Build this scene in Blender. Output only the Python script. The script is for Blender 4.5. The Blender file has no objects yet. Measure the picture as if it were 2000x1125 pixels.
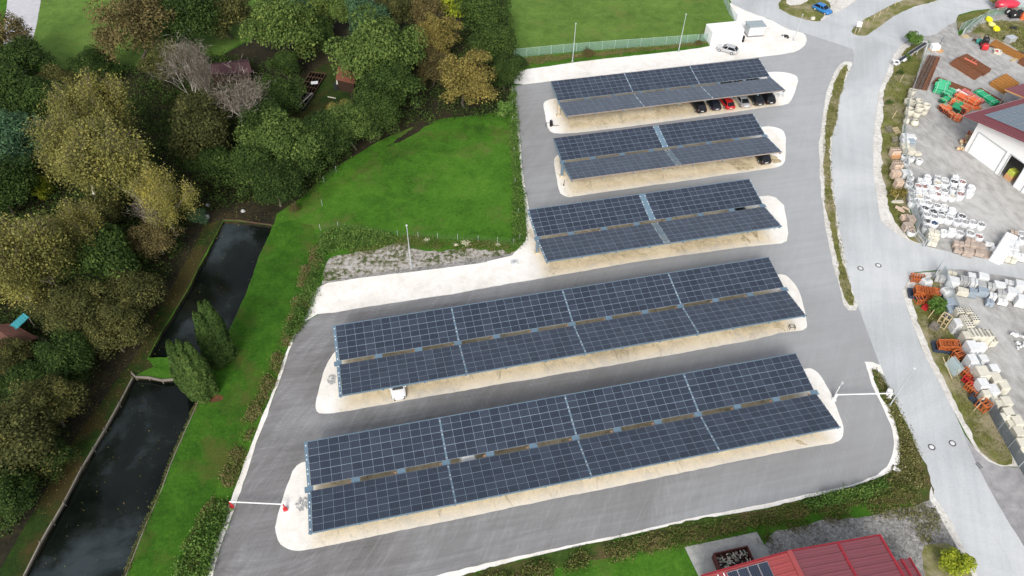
import bpy, math, random
import numpy as np
from mathutils import Vector, Matrix, noise
from mathutils.geometry import tessellate_polygon

R = math.radians
scene = bpy.context.scene
COL = scene.collection

# ------------------------------------------------------------------ camera model (drone, 79 m up)
CF, CP, CR, CH = 1500.74, 0.820867, 0.0251676, 79.394
TH = 0.2432934                       # direction of the carport rows
_fw = Vector((0, math.cos(CP), -math.sin(CP)))
_rt = Vector((1, 0, 0))
_up = _rt.cross(_fw)
RT = _rt * math.cos(CR) + _up * math.sin(CR)
UP = -_rt * math.sin(CR) + _up * math.cos(CR)
CAM = Vector((0, 0, CH))

def G(u, v, z=0.0):
    """surveyed map position: the point at height z seen at photo position u, v"""
    d = _fw + RT * ((u - 1000) / CF) - UP * ((v - 562.5) / CF)
    t = (z - CH) / d.z
    return CAM + d * t

def G2(p, z=0.0):
    q = G(p[0], p[1], z)
    return (q.x, q.y)

def mpp(u, v, z=0.0):
    """metres per photo pixel at that place"""
    return (G(u + 5, v, z) - G(u - 5, v, z)).length / 10

# ------------------------------------------------------------------ objects
def tag(o, label=None, cat=None, group=None, kind=None):
    if label: o['label'] = label
    if cat: o['category'] = cat
    if group: o['group'] = group
    if kind: o['kind'] = kind
    return o

def empty(name, loc=(0, 0, 0), rz=0.0, label=None, cat=None, group=None, scale=None):
    o = bpy.data.objects.new(name, None)
    o.empty_display_size = 0.5
    COL.objects.link(o)
    o.location = loc
    o.rotation_euler = (0, 0, rz)
    if scale: o.scale = scale
    return tag(o, label, cat, group)

def copy_tree(o, parent=None):
    c = o.copy(); COL.objects.link(c)
    if parent is not None: c.parent = parent
    for ch in list(o.children):
        copy_tree(ch, c)
    return c

class MB:
    """collects faces of several shapes for ONE mesh"""
    def __init__(s):
        s.v = []; s.f = []; s.m = []; s.sm = []
    def add(s, vs, fs, m=0, smooth=False):
        o = len(s.v)
        s.v.extend([tuple(x) for x in vs])
        for f in fs:
            s.f.append([o + i for i in f]); s.m.append(m); s.sm.append(smooth)
        return s
    def box(s, c, d, rz=0.0, m=0, taper=1.0, tilt=None):
        x, y, z = d[0] / 2, d[1] / 2, d[2]
        vs = []
        for k, t in ((0, 1), (z, taper)):
            for a, b in ((-x, -y), (x, -y), (x, y), (-x, y)):
                vs.append(Vector((a * t, b * t, k)))
        M = Matrix.Rotation(rz, 3, 'Z')
        if tilt: M = M @ Matrix.Rotation(tilt[1], 3, tilt[0])
        vs = [M @ p + Vector(c) for p in vs]
        return s.add(vs, [(3, 2, 1, 0), (4, 5, 6, 7), (0, 1, 5, 4), (1, 2, 6, 5), (2, 3, 7, 6), (3, 0, 4, 7)], m)
    def cbox(s, c, d, ch=0.06, rz=0.0, m=0, taper=1.0):
        """box with chamfered vertical edges and chamfered top"""
        x, y, z = d[0] / 2, d[1] / 2, d[2]
        def ring(ix, k, t):
            a, b = (x - ix) * t, (y - ix) * t
            h = ch * .9
            return [(-a + h, -b, k), (a - h, -b, k), (a, -b + h, k), (a, b - h, k), (a - h, b, k), (-a + h, b, k), (-a, b - h, k), (-a, -b + h, k)]
        rs = [ring(0, 0, 1), ring(0, z - ch, taper), ring(ch * .7, z, taper)]
        M = Matrix.Rotation(rz, 3, 'Z')
        vs = [M @ Vector(p) + Vector(c) for r in rs for p in r]
        fs = [tuple(range(7, -1, -1)), tuple(range(16, 24))]
        for r in range(2):
            for i in range(8):
                j = (i + 1) % 8
                fs.append((r * 8 + i, r * 8 + j, r * 8 + 8 + j, r * 8 + 8 + i))
        return s.add(vs, fs, m)
    def tube(s, p, q, r0, r1=None, n=6, m=0, caps=True, smooth=True):
        p, q = Vector(p), Vector(q)
        r1 = r0 if r1 is None else r1
        d = (q - p)
        if d.length < 1e-6: return s
        d.normalize()
        a = d.orthogonal().normalized(); b = d.cross(a)
        vs = []
        for c, r in ((p, r0), (q, r1)):
            for i in range(n):
                t = 2 * math.pi * i / n
                vs.append(c + (a * math.cos(t) + b * math.sin(t)) * r)
        fs = [(i, (i + 1) % n, n + (i + 1) % n, n + i) for i in range(n)]
        s.add(vs, fs, m, smooth)
        if caps:
            s.add(vs, [tuple(range(n - 1, -1, -1)), tuple(range(n, 2 * n))], m)
        return s
    def beam(s, p, q, w, h, m=0):
        """square section from p to q (h upwards)"""
        p, q = Vector(p), Vector(q)
        d = (q - p).normalized()
        sx = d.cross(Vector((0, 0, 1)))
        if sx.length < 1e-4: sx = Vector((1, 0, 0))
        sx.normalize(); sz = sx.cross(d)
        vs = []
        for c in (p, q):
            for a, b in ((-1, -1), (1, -1), (1, 1), (-1, 1)):
                vs.append(c + sx * (a * w / 2) + sz * (b * h / 2))
        return s.add(vs, [(3, 2, 1, 0), (4, 5, 6, 7), (0, 1, 5, 4), (1, 2, 6, 5), (2, 3, 7, 6), (3, 0, 4, 7)], m)
    def lathe(s, c, prof, n=16, m=0, smooth=True, sx=1, sy=1):
        """prof: list of (r, z)"""
        vs = []
        for r, z in prof:
            for i in range(n):
                t = 2 * math.pi * i / n
                vs.append((c[0] + r * sx * math.cos(t), c[1] + r * sy * math.sin(t), c[2] + z))
        fs = []
        for k in range(len(prof) - 1):
            for i in range(n):
                j = (i + 1) % n
                fs.append((k * n + i, k * n + j, k * n + n + j, k * n + n + i))
        return s.add(vs, fs, m, smooth)
    def quad(s, a, b, c, d, m=0):
        return s.add([a, b, c, d], [(0, 1, 2, 3)], m)
    def loft(s, rings, m=0, smooth=True, cap=True):
        n = len(rings[0]); vs = [p for r in rings for p in r]; fs = []
        for k in range(len(rings) - 1):
            for i in range(n):
                j = (i + 1) % n
                fs.append((k * n + i, k * n + j, k * n + n + j, k * n + n + i))
        s.add(vs, fs, m, smooth)
        if cap:
            s.add(rings[0], [tuple(range(n - 1, -1, -1))], m); s.add(rings[-1], [tuple(range(n))], m)
        return s
    def mesh(s, name, mats):
        me = bpy.data.meshes.new(name)
        me.from_pydata(s.v, [], s.f)
        if not isinstance(mats, (list, tuple)): mats = [mats]
        for mt in mats: me.materials.append(mt)
        me.polygons.foreach_set('material_index', s.m)
        me.polygons.foreach_set('use_smooth', s.sm)
        me.update()
        return me
    def build(s, name, mats, parent=None, loc=None, rz=None):
        o = bpy.data.objects.new(name, s.mesh(name, mats))
        COL.objects.link(o)
        if parent is not None: o.parent = parent
        if loc is not None: o.location = loc
        if rz is not None: o.rotation_euler = (0, 0, rz)
        return o

def mobj(name, me, parent=None, loc=None, rz=None, scale=None):
    o = bpy.data.objects.new(name, me); COL.objects.link(o)
    if parent is not None: o.parent = parent
    if loc is not None: o.location = loc
    if rz is not None: o.rotation_euler = (0, 0, rz)
    if scale is not None: o.scale = scale
    return o

ORD = ['first', 'second', 'third', 'fourth', 'fifth', 'sixth', 'seventh', 'eighth', 'ninth', 'tenth', 'eleventh', 'twelfth',
       'thirteenth', 'fourteenth', 'fifteenth', 'sixteenth']

# ------------------------------------------------------------------ materials
MATS = {}
def srgb(h):
    h = h.lstrip('#'); c = [int(h[i:i + 2], 16) / 255 for i in (0, 2, 4)]
    return tuple((x / 12.92 if x <= .04045 else ((x + .055) / 1.055) ** 2.4) for x in c) + (1,)

class NT:
    def __init__(s, name):
        s.m = bpy.data.materials.new(name); s.m.use_nodes = True
        s.t = s.m.node_tree; s.n = s.t.nodes; s.l = s.t.links
        s.b = s.n['Principled BSDF']; s.out = s.n['Material Output']
        s.x = 0
    def node(s, typ, **kw):
        nd = s.n.new(typ)
        for k, v in kw.items():
            if k.startswith('i_'):
                nd.inputs[k[2:].replace('_', ' ')].default_value = v
            else: setattr(nd, k, v)
        return nd
    def link(s, a, b): s.l.new(a, b)
    def pos(s, kind='world'):
        if kind == 'world': return s.node('ShaderNodeNewGeometry').outputs['Position']
        return s.node('ShaderNodeTexCoord').outputs['Object']
    def map(s, vec, scale=(1, 1, 1), rot=0.0, loc=(0, 0, 0)):
        # rotate first so that the stretched axes follow the rows
        r = s.node('ShaderNodeVectorRotate'); r.rotation_type = 'Z_AXIS'; r.inputs['Angle'].default_value = -rot
        s.link(vec, r.inputs['Vector'])
        mp = s.node('ShaderNodeMapping'); mp.inputs['Scale'].default_value = scale; mp.inputs['Location'].default_value = loc
        s.link(r.outputs[0], mp.inputs['Vector'])
        return mp.outputs[0]
    def noise(s, vec, scale, detail=4, rough=.55, dist=0):
        nd = s.node('ShaderNodeTexNoise'); nd.inputs['Scale'].default_value = scale
        nd.inputs['Detail'].default_value = detail; nd.inputs['Roughness'].default_value = rough
        nd.inputs['Distortion'].default_value = dist
        s.link(vec, nd.inputs['Vector']); return nd.outputs['Fac']
    def ramp(s, fac, stops, interp='LINEAR'):
        nd = s.node('ShaderNodeValToRGB'); nd.color_ramp.interpolation = interp
        e = nd.color_ramp.elements
        while len(e) < len(stops): e.new(.5)
        for i, (p, c) in enumerate(stops):
            e[i].position = p
            e[i].color = c if isinstance(c, tuple) and len(c) == 4 else ((c, c, c, 1) if isinstance(c, (int, float)) else srgb(c))
        s.link(fac, nd.inputs[0]); return nd.outputs[0]
    def mix(s, fac, a, b, mode='MIX'):
        nd = s.node('ShaderNodeMix'); nd.data_type = 'RGBA'; nd.blend_type = mode
        for inp, val in ((nd.inputs[0], fac), (nd.inputs[6], a), (nd.inputs[7], b)):
            if isinstance(val, (int, float)): inp.default_value = val
            elif isinstance(val, tuple): inp.default_value = val
            else: s.link(val, inp)
        return nd.outputs[2]
    def math(s, op, a, b=None, c=None, clamp=False):
        nd = s.node('ShaderNodeMath'); nd.operation = op; nd.use_clamp = clamp
        for i, val in enumerate((a, b, c)):
            if val is None: continue
            if isinstance(val, (int, float)): nd.inputs[i].default_value = val
            else: s.link(val, nd.inputs[i])
        return nd.outputs[0]
    def bump(s, h, strength=.4, dist=.05):
        nd = s.node('ShaderNodeBump'); nd.inputs['Strength'].default_value = strength; nd.inputs['Distance'].default_value = dist
        s.link(h, nd.inputs['Height']); s.link(nd.outputs[0], s.b.inputs['Normal'])
    def col(s, c):
        if isinstance(c, tuple): s.b.inputs['Base Color'].default_value = c
        else: s.link(c, s.b.inputs['Base Color'])
    def set(s, rough=.8, metal=0, spec=.5):
        s.b.inputs['Roughness'].default_value = rough; s.b.inputs['Metallic'].default_value = metal
        s.b.inputs['Specular IOR Level'].default_value = spec
        return s.m

def rgb(r, g=None, b=None):
    return (r, r if g is None else g, r if b is None else b, 1)

def plain(name, c, rough=.6, metal=0, var=.12, scale=3.0, spec=.4, coat=0):
    """painted / cast surface with slight uneven tone and dirt"""
    if name in MATS: return MATS[name]
    t = NT(name)
    p = t.pos('object')
    n = t.noise(p, scale, 5, .6)
    info = t.node('ShaderNodeObjectInfo').outputs['Random']
    f = t.math('ADD', t.math('MULTIPLY', n, .75), t.math('MULTIPLY', info, .25))
    lo = tuple(x * (1 - var) for x in c[:3]) + (1,); hi = tuple(min(1, x * (1 + var)) for x in c[:3]) + (1,)
    t.col(t.ramp(f, [(.25, lo), (.75, hi)]))
    if coat: t.b.inputs['Coat Weight'].default_value = coat
    MATS[name] = t.set(rough, metal, spec)
    return MATS[name]

def world_noise_mat(name, stops, s1=.15, s2=1.2, s3=5, w=(.3, .35, .35), rough=.9, bump=.3, bd=.05, spec=.25, stretch=None):
    stops = [(.5 + (a_ - .5) * .62, b_) for a_, b_ in stops]
    t = NT(name); p = t.pos()
    q = p if stretch is None else t.map(p, stretch, TH)
    a = t.noise(q, s1, 4); b = t.noise(q, s2, 5); c = t.noise(p, s3, 6, .7)
    f = t.math('ADD', t.math('ADD', t.math('MULTIPLY', a, w[0]), t.math('MULTIPLY', b, w[1])), t.math('MULTIPLY', c, w[2]))
    t.col(t.ramp(f, stops))
    if bump: t.bump(t.math('ADD', b, c), bump, bd)
    MATS[name] = t.set(rough, 0, spec)
    return MATS[name]

def grass_mat(name, dark, mid, light, brown, bf=.62, s=1.0):
    t = NT(name); p = t.pos()
    a = t.noise(p, .07 * s, 4, .6); b = t.noise(p, .45 * s, 5, .65, .6); c = t.noise(p, 2.0, 7, .8)
    c2 = t.noise(t.map(p, (1, 1, .3), .5), 5, 4, .8)
    f = t.math('ADD', t.math('ADD', t.math('MULTIPLY', a, .24), t.math('MULTIPLY', b, .24)), t.math('ADD', t.math('MULTIPLY', c, .30), t.math('MULTIPLY', c2, .22)))
    g = t.ramp(f, [(.41, dark), (.5, mid), (.59, light)])
    n2 = t.noise(t.map(p, (1, 1, 1), 0, (31, 17, 5)), .16, 6, .7)
    m = t.ramp(n2, [(bf - .04, 0.0), (bf + .1, 1.0)])
    t.col(t.mix(t.math('MULTIPLY', m, .8), g, brown))
    t.bump(t.math('ADD', c, b), .8, .12)
    MATS[name] = t.set(.95, 0, .15)
    return MATS[name]

M_meadow = grass_mat('bright meadow grass', rgb(.024, .070, .006), rgb(.046, .132, .010), rgb(.078, .180, .018), rgb(.090, .118, .026), .57)
M_lawn = grass_mat('mown lawn grass', rgb(.015, .046, .004), rgb(.032, .100, .007), rgb(.060, .150, .012), rgb(.072, .082, .018), .56)
M_lawn2 = grass_mat('dark garden grass', rgb(.009, .018, .004), rgb(.018, .040, .006), rgb(.035, .065, .010), rgb(.055, .038, .014), .47)  # darker grass tone with brown leaf cover mixed in
M_field = grass_mat('field grass', rgb(.055, .105, .018), rgb(.092, .165, .028), rgb(.14, .225, .045), rgb(.13, .155, .04), .60)
M_verge = grass_mat('dry verge grass', rgb(.065, .075, .02), rgb(.13, .14, .035), rgb(.21, .21, .07), rgb(.33, .28, .19), .5)
M_rough = grass_mat('rough bank grass', rgb(.02, .04, .006), rgb(.04, .075, .012), rgb(.08, .11, .022), rgb(.10, .07, .035), .5)
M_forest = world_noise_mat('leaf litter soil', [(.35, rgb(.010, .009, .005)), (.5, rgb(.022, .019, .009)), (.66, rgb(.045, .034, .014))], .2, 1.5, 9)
M_soil = world_noise_mat('brown leaf soil', [(.35, rgb(.02, .016, .008)), (.5, rgb(.045, .032, .014)), (.66, rgb(.085, .055, .024))], .2, 1.5, 9)

# asphalt of the new car park: fresh grey with tyre-swept streaks
t = NT('parking asphalt'); p = t.pos()
a = t.noise(p, .05, 4, .6, 1.2); b = t.noise(t.map(p, (.07, 1.1, 1), TH), .9, 5, .65, .6)
b2 = t.noise(t.map(p, (.25, 1.6, 1), TH + .9), .5, 5, .7, 1.0)
c = t.noise(p, 5, 6, .85); big = t.noise(t.map(p, (.5, 1, 1), TH), .035, 3)
f = t.math('ADD', t.math('ADD', t.math('MULTIPLY', a, .34), t.math('MULTIPLY', b, .26)), t.math('ADD', t.math('MULTIPLY', b2, .20), t.math('MULTIPLY', c, .20)))
cc = t.ramp(f, [(.40, rgb(.125, .123, .122)), (.5, rgb(.198, .199, .202)), (.58, rgb(.27, .276, .284)), (.66, rgb(.37, .375, .38))])
# warmer, darker where it is damp beside the islands; paler towards the road
sx = t.node('ShaderNodeSeparateXYZ'); t.link(t.map(p, (1, 1, 1), TH), sx.inputs[0])
east = t.ramp(t.math('ADD', t.math('MULTIPLY', sx.outputs[0], .010), t.math('ADD', t.math('MULTIPLY', sx.outputs[1], .0018), t.math('MULTIPLY', big, .4))), [(.28, 0.0), (.98, 1.0)])
damp = t.ramp(big, [(.4, 1.0), (.58, 0.0)])
cc = t.mix(t.math('MULTIPLY', damp, .75), cc, t.mix(.62, cc, rgb(.125, .110, .104)))
cc = t.mix(t.math('MULTIPLY', east, .6), cc, rgb(.41, .425, .435))
spots = t.ramp(t.noise(t.map(p, (1, 1, 1), 0, (9, 3, 1)), .33, 6, .75, 1.5), [(.66, 0.0), (.74, 1.0)])
cc = t.mix(t.math('MULTIPLY', spots, .35), cc, rgb(.38, .38, .37))
# turning tyre marks, faint arcs
wv = t.node('ShaderNodeTexWave'); wv.wave_type = 'RINGS'; wv.rings_direction = 'SPHERICAL'
wv.inputs['Scale'].default_value = .55; wv.inputs['Distortion'].default_value = 5; wv.inputs['Detail'].default_value = 3; wv.inputs['Detail Scale'].default_value = .5
t.link(t.map(p, (1, 1, 1), 0, (27, -42, 0)), wv.inputs['Vector'])
arc = t.ramp(wv.outputs['Fac'], [(.72, 0.0), (.98, 1.0)])
cc = t.mix(t.math('MULTIPLY', t.math('MULTIPLY', arc, t.ramp(b2, [(.48, 0.0), (.62, 1.0)])), .20), cc, rgb(.36, .37, .38))
t.col(cc); t.bump(c, .25, .01); M_asphalt = t.set(.85, 0, .3)

t = NT('old road asphalt'); p = t.pos()
a = t.noise(p, .06, 4, .6, .8); b = t.noise(t.map(p, (1.4, .07, 1), -.25), .8, 5, .6, .4); c = t.noise(p, 4, 6, .85)
f = t.math('ADD', t.math('ADD', t.math('MULTIPLY', a, .50), t.math('MULTIPLY', b, .16)), t.math('MULTIPLY', c, .34))
cc = t.ramp(f, [(.40, rgb(.36, .373, .38)), (.5, rgb(.44, .456, .465)), (.60, rgb(.52, .535, .54))])
vor = t.node('ShaderNodeTexVoronoi'); vor.feature = 'DISTANCE_TO_EDGE'; vor.inputs['Scale'].default_value = .055
nz = t.node('ShaderNodeTexNoise'); nz.inputs['Scale'].default_value = .5; t.link(p, nz.inputs['Vector'])
vm = t.node('ShaderNodeVectorMath'); vm.operation = 'MULTIPLY_ADD'; vm.inputs[1].default_value = (2.2, 2.2, 0); t.link(nz.outputs['Color'], vm.inputs[0]); t.link(p, vm.inputs[2])
t.link(vm.outputs[0], vor.inputs['Vector'])
crack = t.ramp(vor.outputs['Distance'], [(.0, 1.0), (.0045, 0.0)])
cc = t.mix(t.math('MULTIPLY', crack, .10), cc, rgb(.2))
t.col(cc); t.bump(c, .2, .01); M_road = t.set(.85, 0, .3)

M_yard = world_noise_mat('yard asphalt', [(.34, rgb(.24, .23, .22)), (.5, rgb(.36, .355, .34)), (.64, rgb(.46, .455, .44))], .09, .9, 9, stretch=(1, .5, 1))
M_side = world_noise_mat('side lane asphalt', [(.34, rgb(.20, .195, .20)), (.5, rgb(.27, .265, .27)), (.66, rgb(.36, .35, .35))], .1, .9, 12)
M_path = world_noise_mat('field path surface', [(.3, rgb(.36, .36, .38)), (.7, rgb(.5, .5, .52))], .1, .9, 12)
M_pale = world_noise_mat('pale verge gravel', [(.34, rgb(.42, .39, .35)), (.5, rgb(.56, .54, .50)), (.66, rgb(.68, .67, .64))], .3, 2, 14, w=(.3, .4, .3))
M_cgravel = world_noise_mat('coarse grey gravel', [(.36, rgb(.11, .105, .095)), (.5, rgb(.225, .218, .205)), (.62, rgb(.34, .33, .315)), (.74, rgb(.48, .47, .45))], .3, 2.2, 4.5, w=(.22, .3, .48), bump=.7, bd=.1)
M_mgravel = world_noise_mat('gravel with weeds', [(.40, rgb(.05, .075, .02)), (.47, rgb(.16, .15, .10)), (.53, rgb(.30, .28, .25)), (.68, rgb(.46, .44, .42))], .25, 1.6, 5, w=(.3, .45, .25), bump=.6, bd=.08)
M_conc = world_noise_mat('stained concrete slab', [(.3, rgb(.26, .26, .25)), (.5, rgb(.36, .36, .34)), (.7, rgb(.46, .45, .41))], .4, 1.5, 7)

def gravel_mat(name, cen=None, hx=1, hy=1, white=1.0):
    """crushed limestone; bleached in the open, still tan and dirty where the roof keeps it dry"""
    t = NT(name); p = t.pos()
    a = t.noise(p, .12, 5, .65, .6); c = t.noise(p, 6, 6, .8); b = t.noise(p, .8, 6, .7, .8)
    f = t.math('ADD', t.math('ADD', t.math('MULTIPLY', a, .35), t.math('MULTIPLY', b, .35)), t.math('MULTIPLY', c, .3))
    w = t.ramp(f, [(.40, rgb(.62 * white, .59 * white, .535 * white)), (.49, rgb(.72 * white, .69 * white, .64 * white)), (.58, rgb(.80 * white, .785 * white, .76 * white))])
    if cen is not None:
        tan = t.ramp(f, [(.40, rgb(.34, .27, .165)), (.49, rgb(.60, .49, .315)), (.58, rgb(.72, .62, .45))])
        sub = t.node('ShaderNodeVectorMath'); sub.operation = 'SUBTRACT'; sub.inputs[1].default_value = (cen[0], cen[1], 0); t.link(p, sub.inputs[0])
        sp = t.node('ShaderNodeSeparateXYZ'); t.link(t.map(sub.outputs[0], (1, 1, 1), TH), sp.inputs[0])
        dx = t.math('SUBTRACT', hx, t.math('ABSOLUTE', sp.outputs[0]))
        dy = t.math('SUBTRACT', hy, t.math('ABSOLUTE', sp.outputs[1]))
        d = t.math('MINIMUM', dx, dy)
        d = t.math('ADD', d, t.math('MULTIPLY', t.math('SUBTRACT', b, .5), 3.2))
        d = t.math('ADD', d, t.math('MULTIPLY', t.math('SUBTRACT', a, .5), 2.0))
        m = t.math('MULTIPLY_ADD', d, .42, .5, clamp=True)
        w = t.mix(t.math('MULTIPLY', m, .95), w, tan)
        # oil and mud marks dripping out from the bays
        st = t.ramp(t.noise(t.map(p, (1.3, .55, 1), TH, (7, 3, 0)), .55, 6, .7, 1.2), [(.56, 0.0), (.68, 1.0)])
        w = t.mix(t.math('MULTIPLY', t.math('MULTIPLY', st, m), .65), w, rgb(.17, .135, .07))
    t.col(w); t.bump(c, .35, .03)
    m = t.set(.9, 0, .2); MATS[name] = m
    return m
M_gravel = gravel_mat('white crushed gravel')

# pond water
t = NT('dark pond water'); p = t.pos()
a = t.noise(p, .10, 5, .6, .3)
t.col(t.ramp(a, [(.42, rgb(.003, .0045, .0035)), (.54, rgb(.007, .010, .008)), (.66, rgb(.032, .042, .046))]))  # pale patches: cloud reflections painted into the water colour
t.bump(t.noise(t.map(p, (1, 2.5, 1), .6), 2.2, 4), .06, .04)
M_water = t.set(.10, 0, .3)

M_wood = plain('weathered timber', rgb(.19, .17, .14), .85, var=.3)
M_newwood = plain('pale timber', rgb(.50, .40, .24), .8, var=.2)
M_darkwood = plain('dark timber', rgb(.075, .045, .028), .85, var=.3)
M_steel = plain('galvanised steel', rgb(.50, .54, .56), .5, .3, var=.1)
M_grey = plain('light grey steel', rgb(.42, .44, .45), .5, 0)
M_dark = plain('dark rubber', rgb(.018, .018, .02), .7)
M_black = plain('black plastic', rgb(.015, .015, .017), .4)
M_white = plain('white coated sheet', rgb(.80, .81, .81), .5, var=.04)
M_whiteplast = plain('white woven plastic', rgb(.66, .675, .69), .7, var=.14, scale=3)
M_red = plain('red paint', rgb(.50, .025, .03), .4)
M_bluesteel = plain('blue grey painted steel', rgb(.13, .20, .26), .45, .1, var=.12)
M_rust = plain('rusty steel', rgb(.19, .075, .035), .85, var=.35, scale=2)
M_rust2 = plain('orange rust steel', rgb(.36, .16, .035), .85, var=.3, scale=2)
M_orange = plain('orange plastic pipe', rgb(.62, .13, .045), .5, var=.15)
M_green = plain('green plastic pipe', rgb(.03, .36, .17), .45, var=.15)
M_orack = plain('orange lacquered steel', rgb(.44, .12, .035), .5, var=.2)
M_cream = plain('cream limestone', rgb(.55, .525, .44), .85, var=.16, scale=2.5)
M_ston = plain('brown natural stone', rgb(.38, .31, .26), .9, var=.25, scale=4)
M_gston = plain('grey concrete block', rgb(.36, .365, .36), .9, var=.2, scale=3)
M_wston = plain('white concrete block', rgb(.60, .61, .61), .85, var=.16, scale=2.5)
M_bluewrap = plain('blue grey foil wrap', rgb(.27, .32, .37), .4, var=.2, scale=3)
M_brick = plain('pale brick', rgb(.56, .43, .33), .9, var=.15, scale=5)
M_obrick = plain('orange brick', rgb(.55, .30, .14), .9, var=.2, scale=5)
M_hole = plain('dark cavity', rgb(.03, .03, .032), .95)
M_gmesh = None
# ================================================================== GROUND
rng = random.Random(5)
def chaikin(pts, n=1):
    for _ in range(n):
        out = []
        for i in range(len(pts)):
            a, b = pts[i], pts[(i + 1) % len(pts)]
            out.append((a[0] * .75 + b[0] * .25, a[1] * .75 + b[1] * .25))
            out.append((a[0] * .25 + b[0] * .75, a[1] * .25 + b[1] * .75))
        pts = out
    return pts

def jitter(pts, amp, step=.6):
    out = []
    for i in range(len(pts)):
        a, b = Vector(pts[i]), Vector(pts[(i + 1) % len(pts)])
        L = (b - a).length; n = max(1, min(400, int(L / step)))
        nrm = Vector((-(b - a).y, (b - a).x)); nrm = nrm / (L + 1e-9)
        for k in range(n):
            q = a.lerp(b, k / n)
            d = noise.noise(Vector((q.x * .9, q.y * .9, 3))) * amp + noise.noise(Vector((q.x * .22, q.y * .22, 9))) * amp * 1.3
            out.append((q.x + nrm.x * d, q.y + nrm.y * d))
    return out

def poly(px, smooth=1, amp=0.0, step=.6):
    p = [G2(q) for q in px]
    if smooth: p = chaikin(p, smooth)
    if amp: p = jitter(p, amp, step)
    return p

def sheet(name, pts, z, mat, holes=(), label=None):
    loops = [[Vector((x, y, 0)) for x, y in pts]] + [[Vector((x, y, 0)) for x, y in h] for h in holes]
    tris = tessellate_polygon(loops)
    flat = [v for l in loops for v in l]
    me = bpy.data.meshes.new(name)
    fs = []
    for t3 in tris:
        a, b, c = (flat[i] for i in t3)
        if (b - a).cross(c - a).z < 0: t3 = (t3[0], t3[2], t3[1])
        fs.append(tuple(t3))
    me.from_pydata([(v.x, v.y, z) for v in flat], [], fs)
    me.materials.append(mat)
    me.update()
    o = bpy.data.objects.new(name, me); COL.objects.link(o)
    o['kind'] = 'structure'
    if label: o['label'] = label
    return o

pondA_px = [(437,431),(468,433),(500,437),(533,442),(505,505),(485,562),(465,607),(447,650),(428,697),(380,699),(337,698),(290,698),(310,660),(332,625),(370,562),(402,497),(425,456)]
pondB_px = [(261,737),(290,738),(317,743),(352,742),(390,776),(376,810),(361,843),(351,866),(333,908),(318,951),(288,1018),(266,1074),(246,1125),(215,1195),(150,1195),(12,1195),(48,1125),(80,1061),(125,983),(160,916),(205,840),(233,790)]
pondA = jitter([G2(q) for q in pondA_px], .12)
pondB = jitter([G2(q) for q in pondB_px], .12)

M_lawn2b = grass_mat('leafy lawn margin', rgb(.022, .062, .006), rgb(.043, .118, .009), rgb(.074, .160, .016), rgb(.085, .088, .024), .54)
base = sheet('ground', [(-900, -300), (900, -300), (900, 1500), (-900, 1500)], 0, M_meadow, [pondA, pondB])
forest_px = [(-700,1500),(-700,90),(30,125),(70,140),(110,150),(200,150),(330,110),(430,110),(520,60),(560,-60),(600,-160),(985,-160),(992,60),(1003,100),(1005,160),(1000,215),(930,225),(860,232),(800,250),(740,275),(700,300),(640,335),(590,385),(540,418),(536,436),
  (533,440),(500,435),(468,431),(436,429),(424,454),(401,495),(368,560),(330,624),(308,659),(287,700),(300,716),(262,734),(258,737),(231,789),(202,840),(157,916),(122,983),(77,1061),(45,1125),(8,1195),(0,1300)]
forest = sheet('forest_floor', [G2(q) for q in forest_px], .004, M_forest)
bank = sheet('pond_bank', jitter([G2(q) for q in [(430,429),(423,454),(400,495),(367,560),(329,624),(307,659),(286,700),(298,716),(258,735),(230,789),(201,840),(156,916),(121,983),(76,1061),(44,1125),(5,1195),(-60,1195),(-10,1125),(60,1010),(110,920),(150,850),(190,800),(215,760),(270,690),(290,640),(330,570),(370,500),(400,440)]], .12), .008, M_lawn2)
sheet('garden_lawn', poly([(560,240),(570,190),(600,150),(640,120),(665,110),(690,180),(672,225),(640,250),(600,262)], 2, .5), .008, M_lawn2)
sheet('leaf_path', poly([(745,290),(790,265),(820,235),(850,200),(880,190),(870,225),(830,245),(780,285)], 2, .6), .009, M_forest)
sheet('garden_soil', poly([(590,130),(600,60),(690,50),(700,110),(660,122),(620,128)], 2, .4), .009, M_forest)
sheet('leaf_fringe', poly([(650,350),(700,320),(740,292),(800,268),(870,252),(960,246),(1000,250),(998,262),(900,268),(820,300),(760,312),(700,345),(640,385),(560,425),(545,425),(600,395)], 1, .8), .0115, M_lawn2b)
sheet('lawn', poly([(534,443),(506,505),(486,562),(466,607),(448,650),(430,698),(380,701),(300,718),(350,738),(392,776),(362,843),(352,866),(334,908),(319,951),(289,1018),(267,1074),(247,1125),(215,1196),(330,1196),(345,1125),(380,1060),(400,990),(440,930),(470,850),(500,790),(530,740),(548,670),(570,620),(590,560),(615,505),(625,470),(610,440),(560,430)], 0, .1), .008, M_lawn)
sheet('field', [G2(q) for q in [(1003,108),(1200,97),(1385,84),(1440,45),(1424,2),(1400,-60),(1330,-200),(960,-200),(985,-60),(998,50)]], .012, M_field)
sheet('far_field', [G2(q) for q in [(62,90),(80,0),(110,-160),(400,-160),(560,-100),(520,50),(430,110),(330,112),(200,152),(105,152)]], .013, M_field)
sheet('path', poly([(-20,140),(5,100),(10,40),(14,0),(28,-120),(120,-120),(80,0),(72,45),(60,95),(50,150)], 0, .05), .018, M_path)

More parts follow.
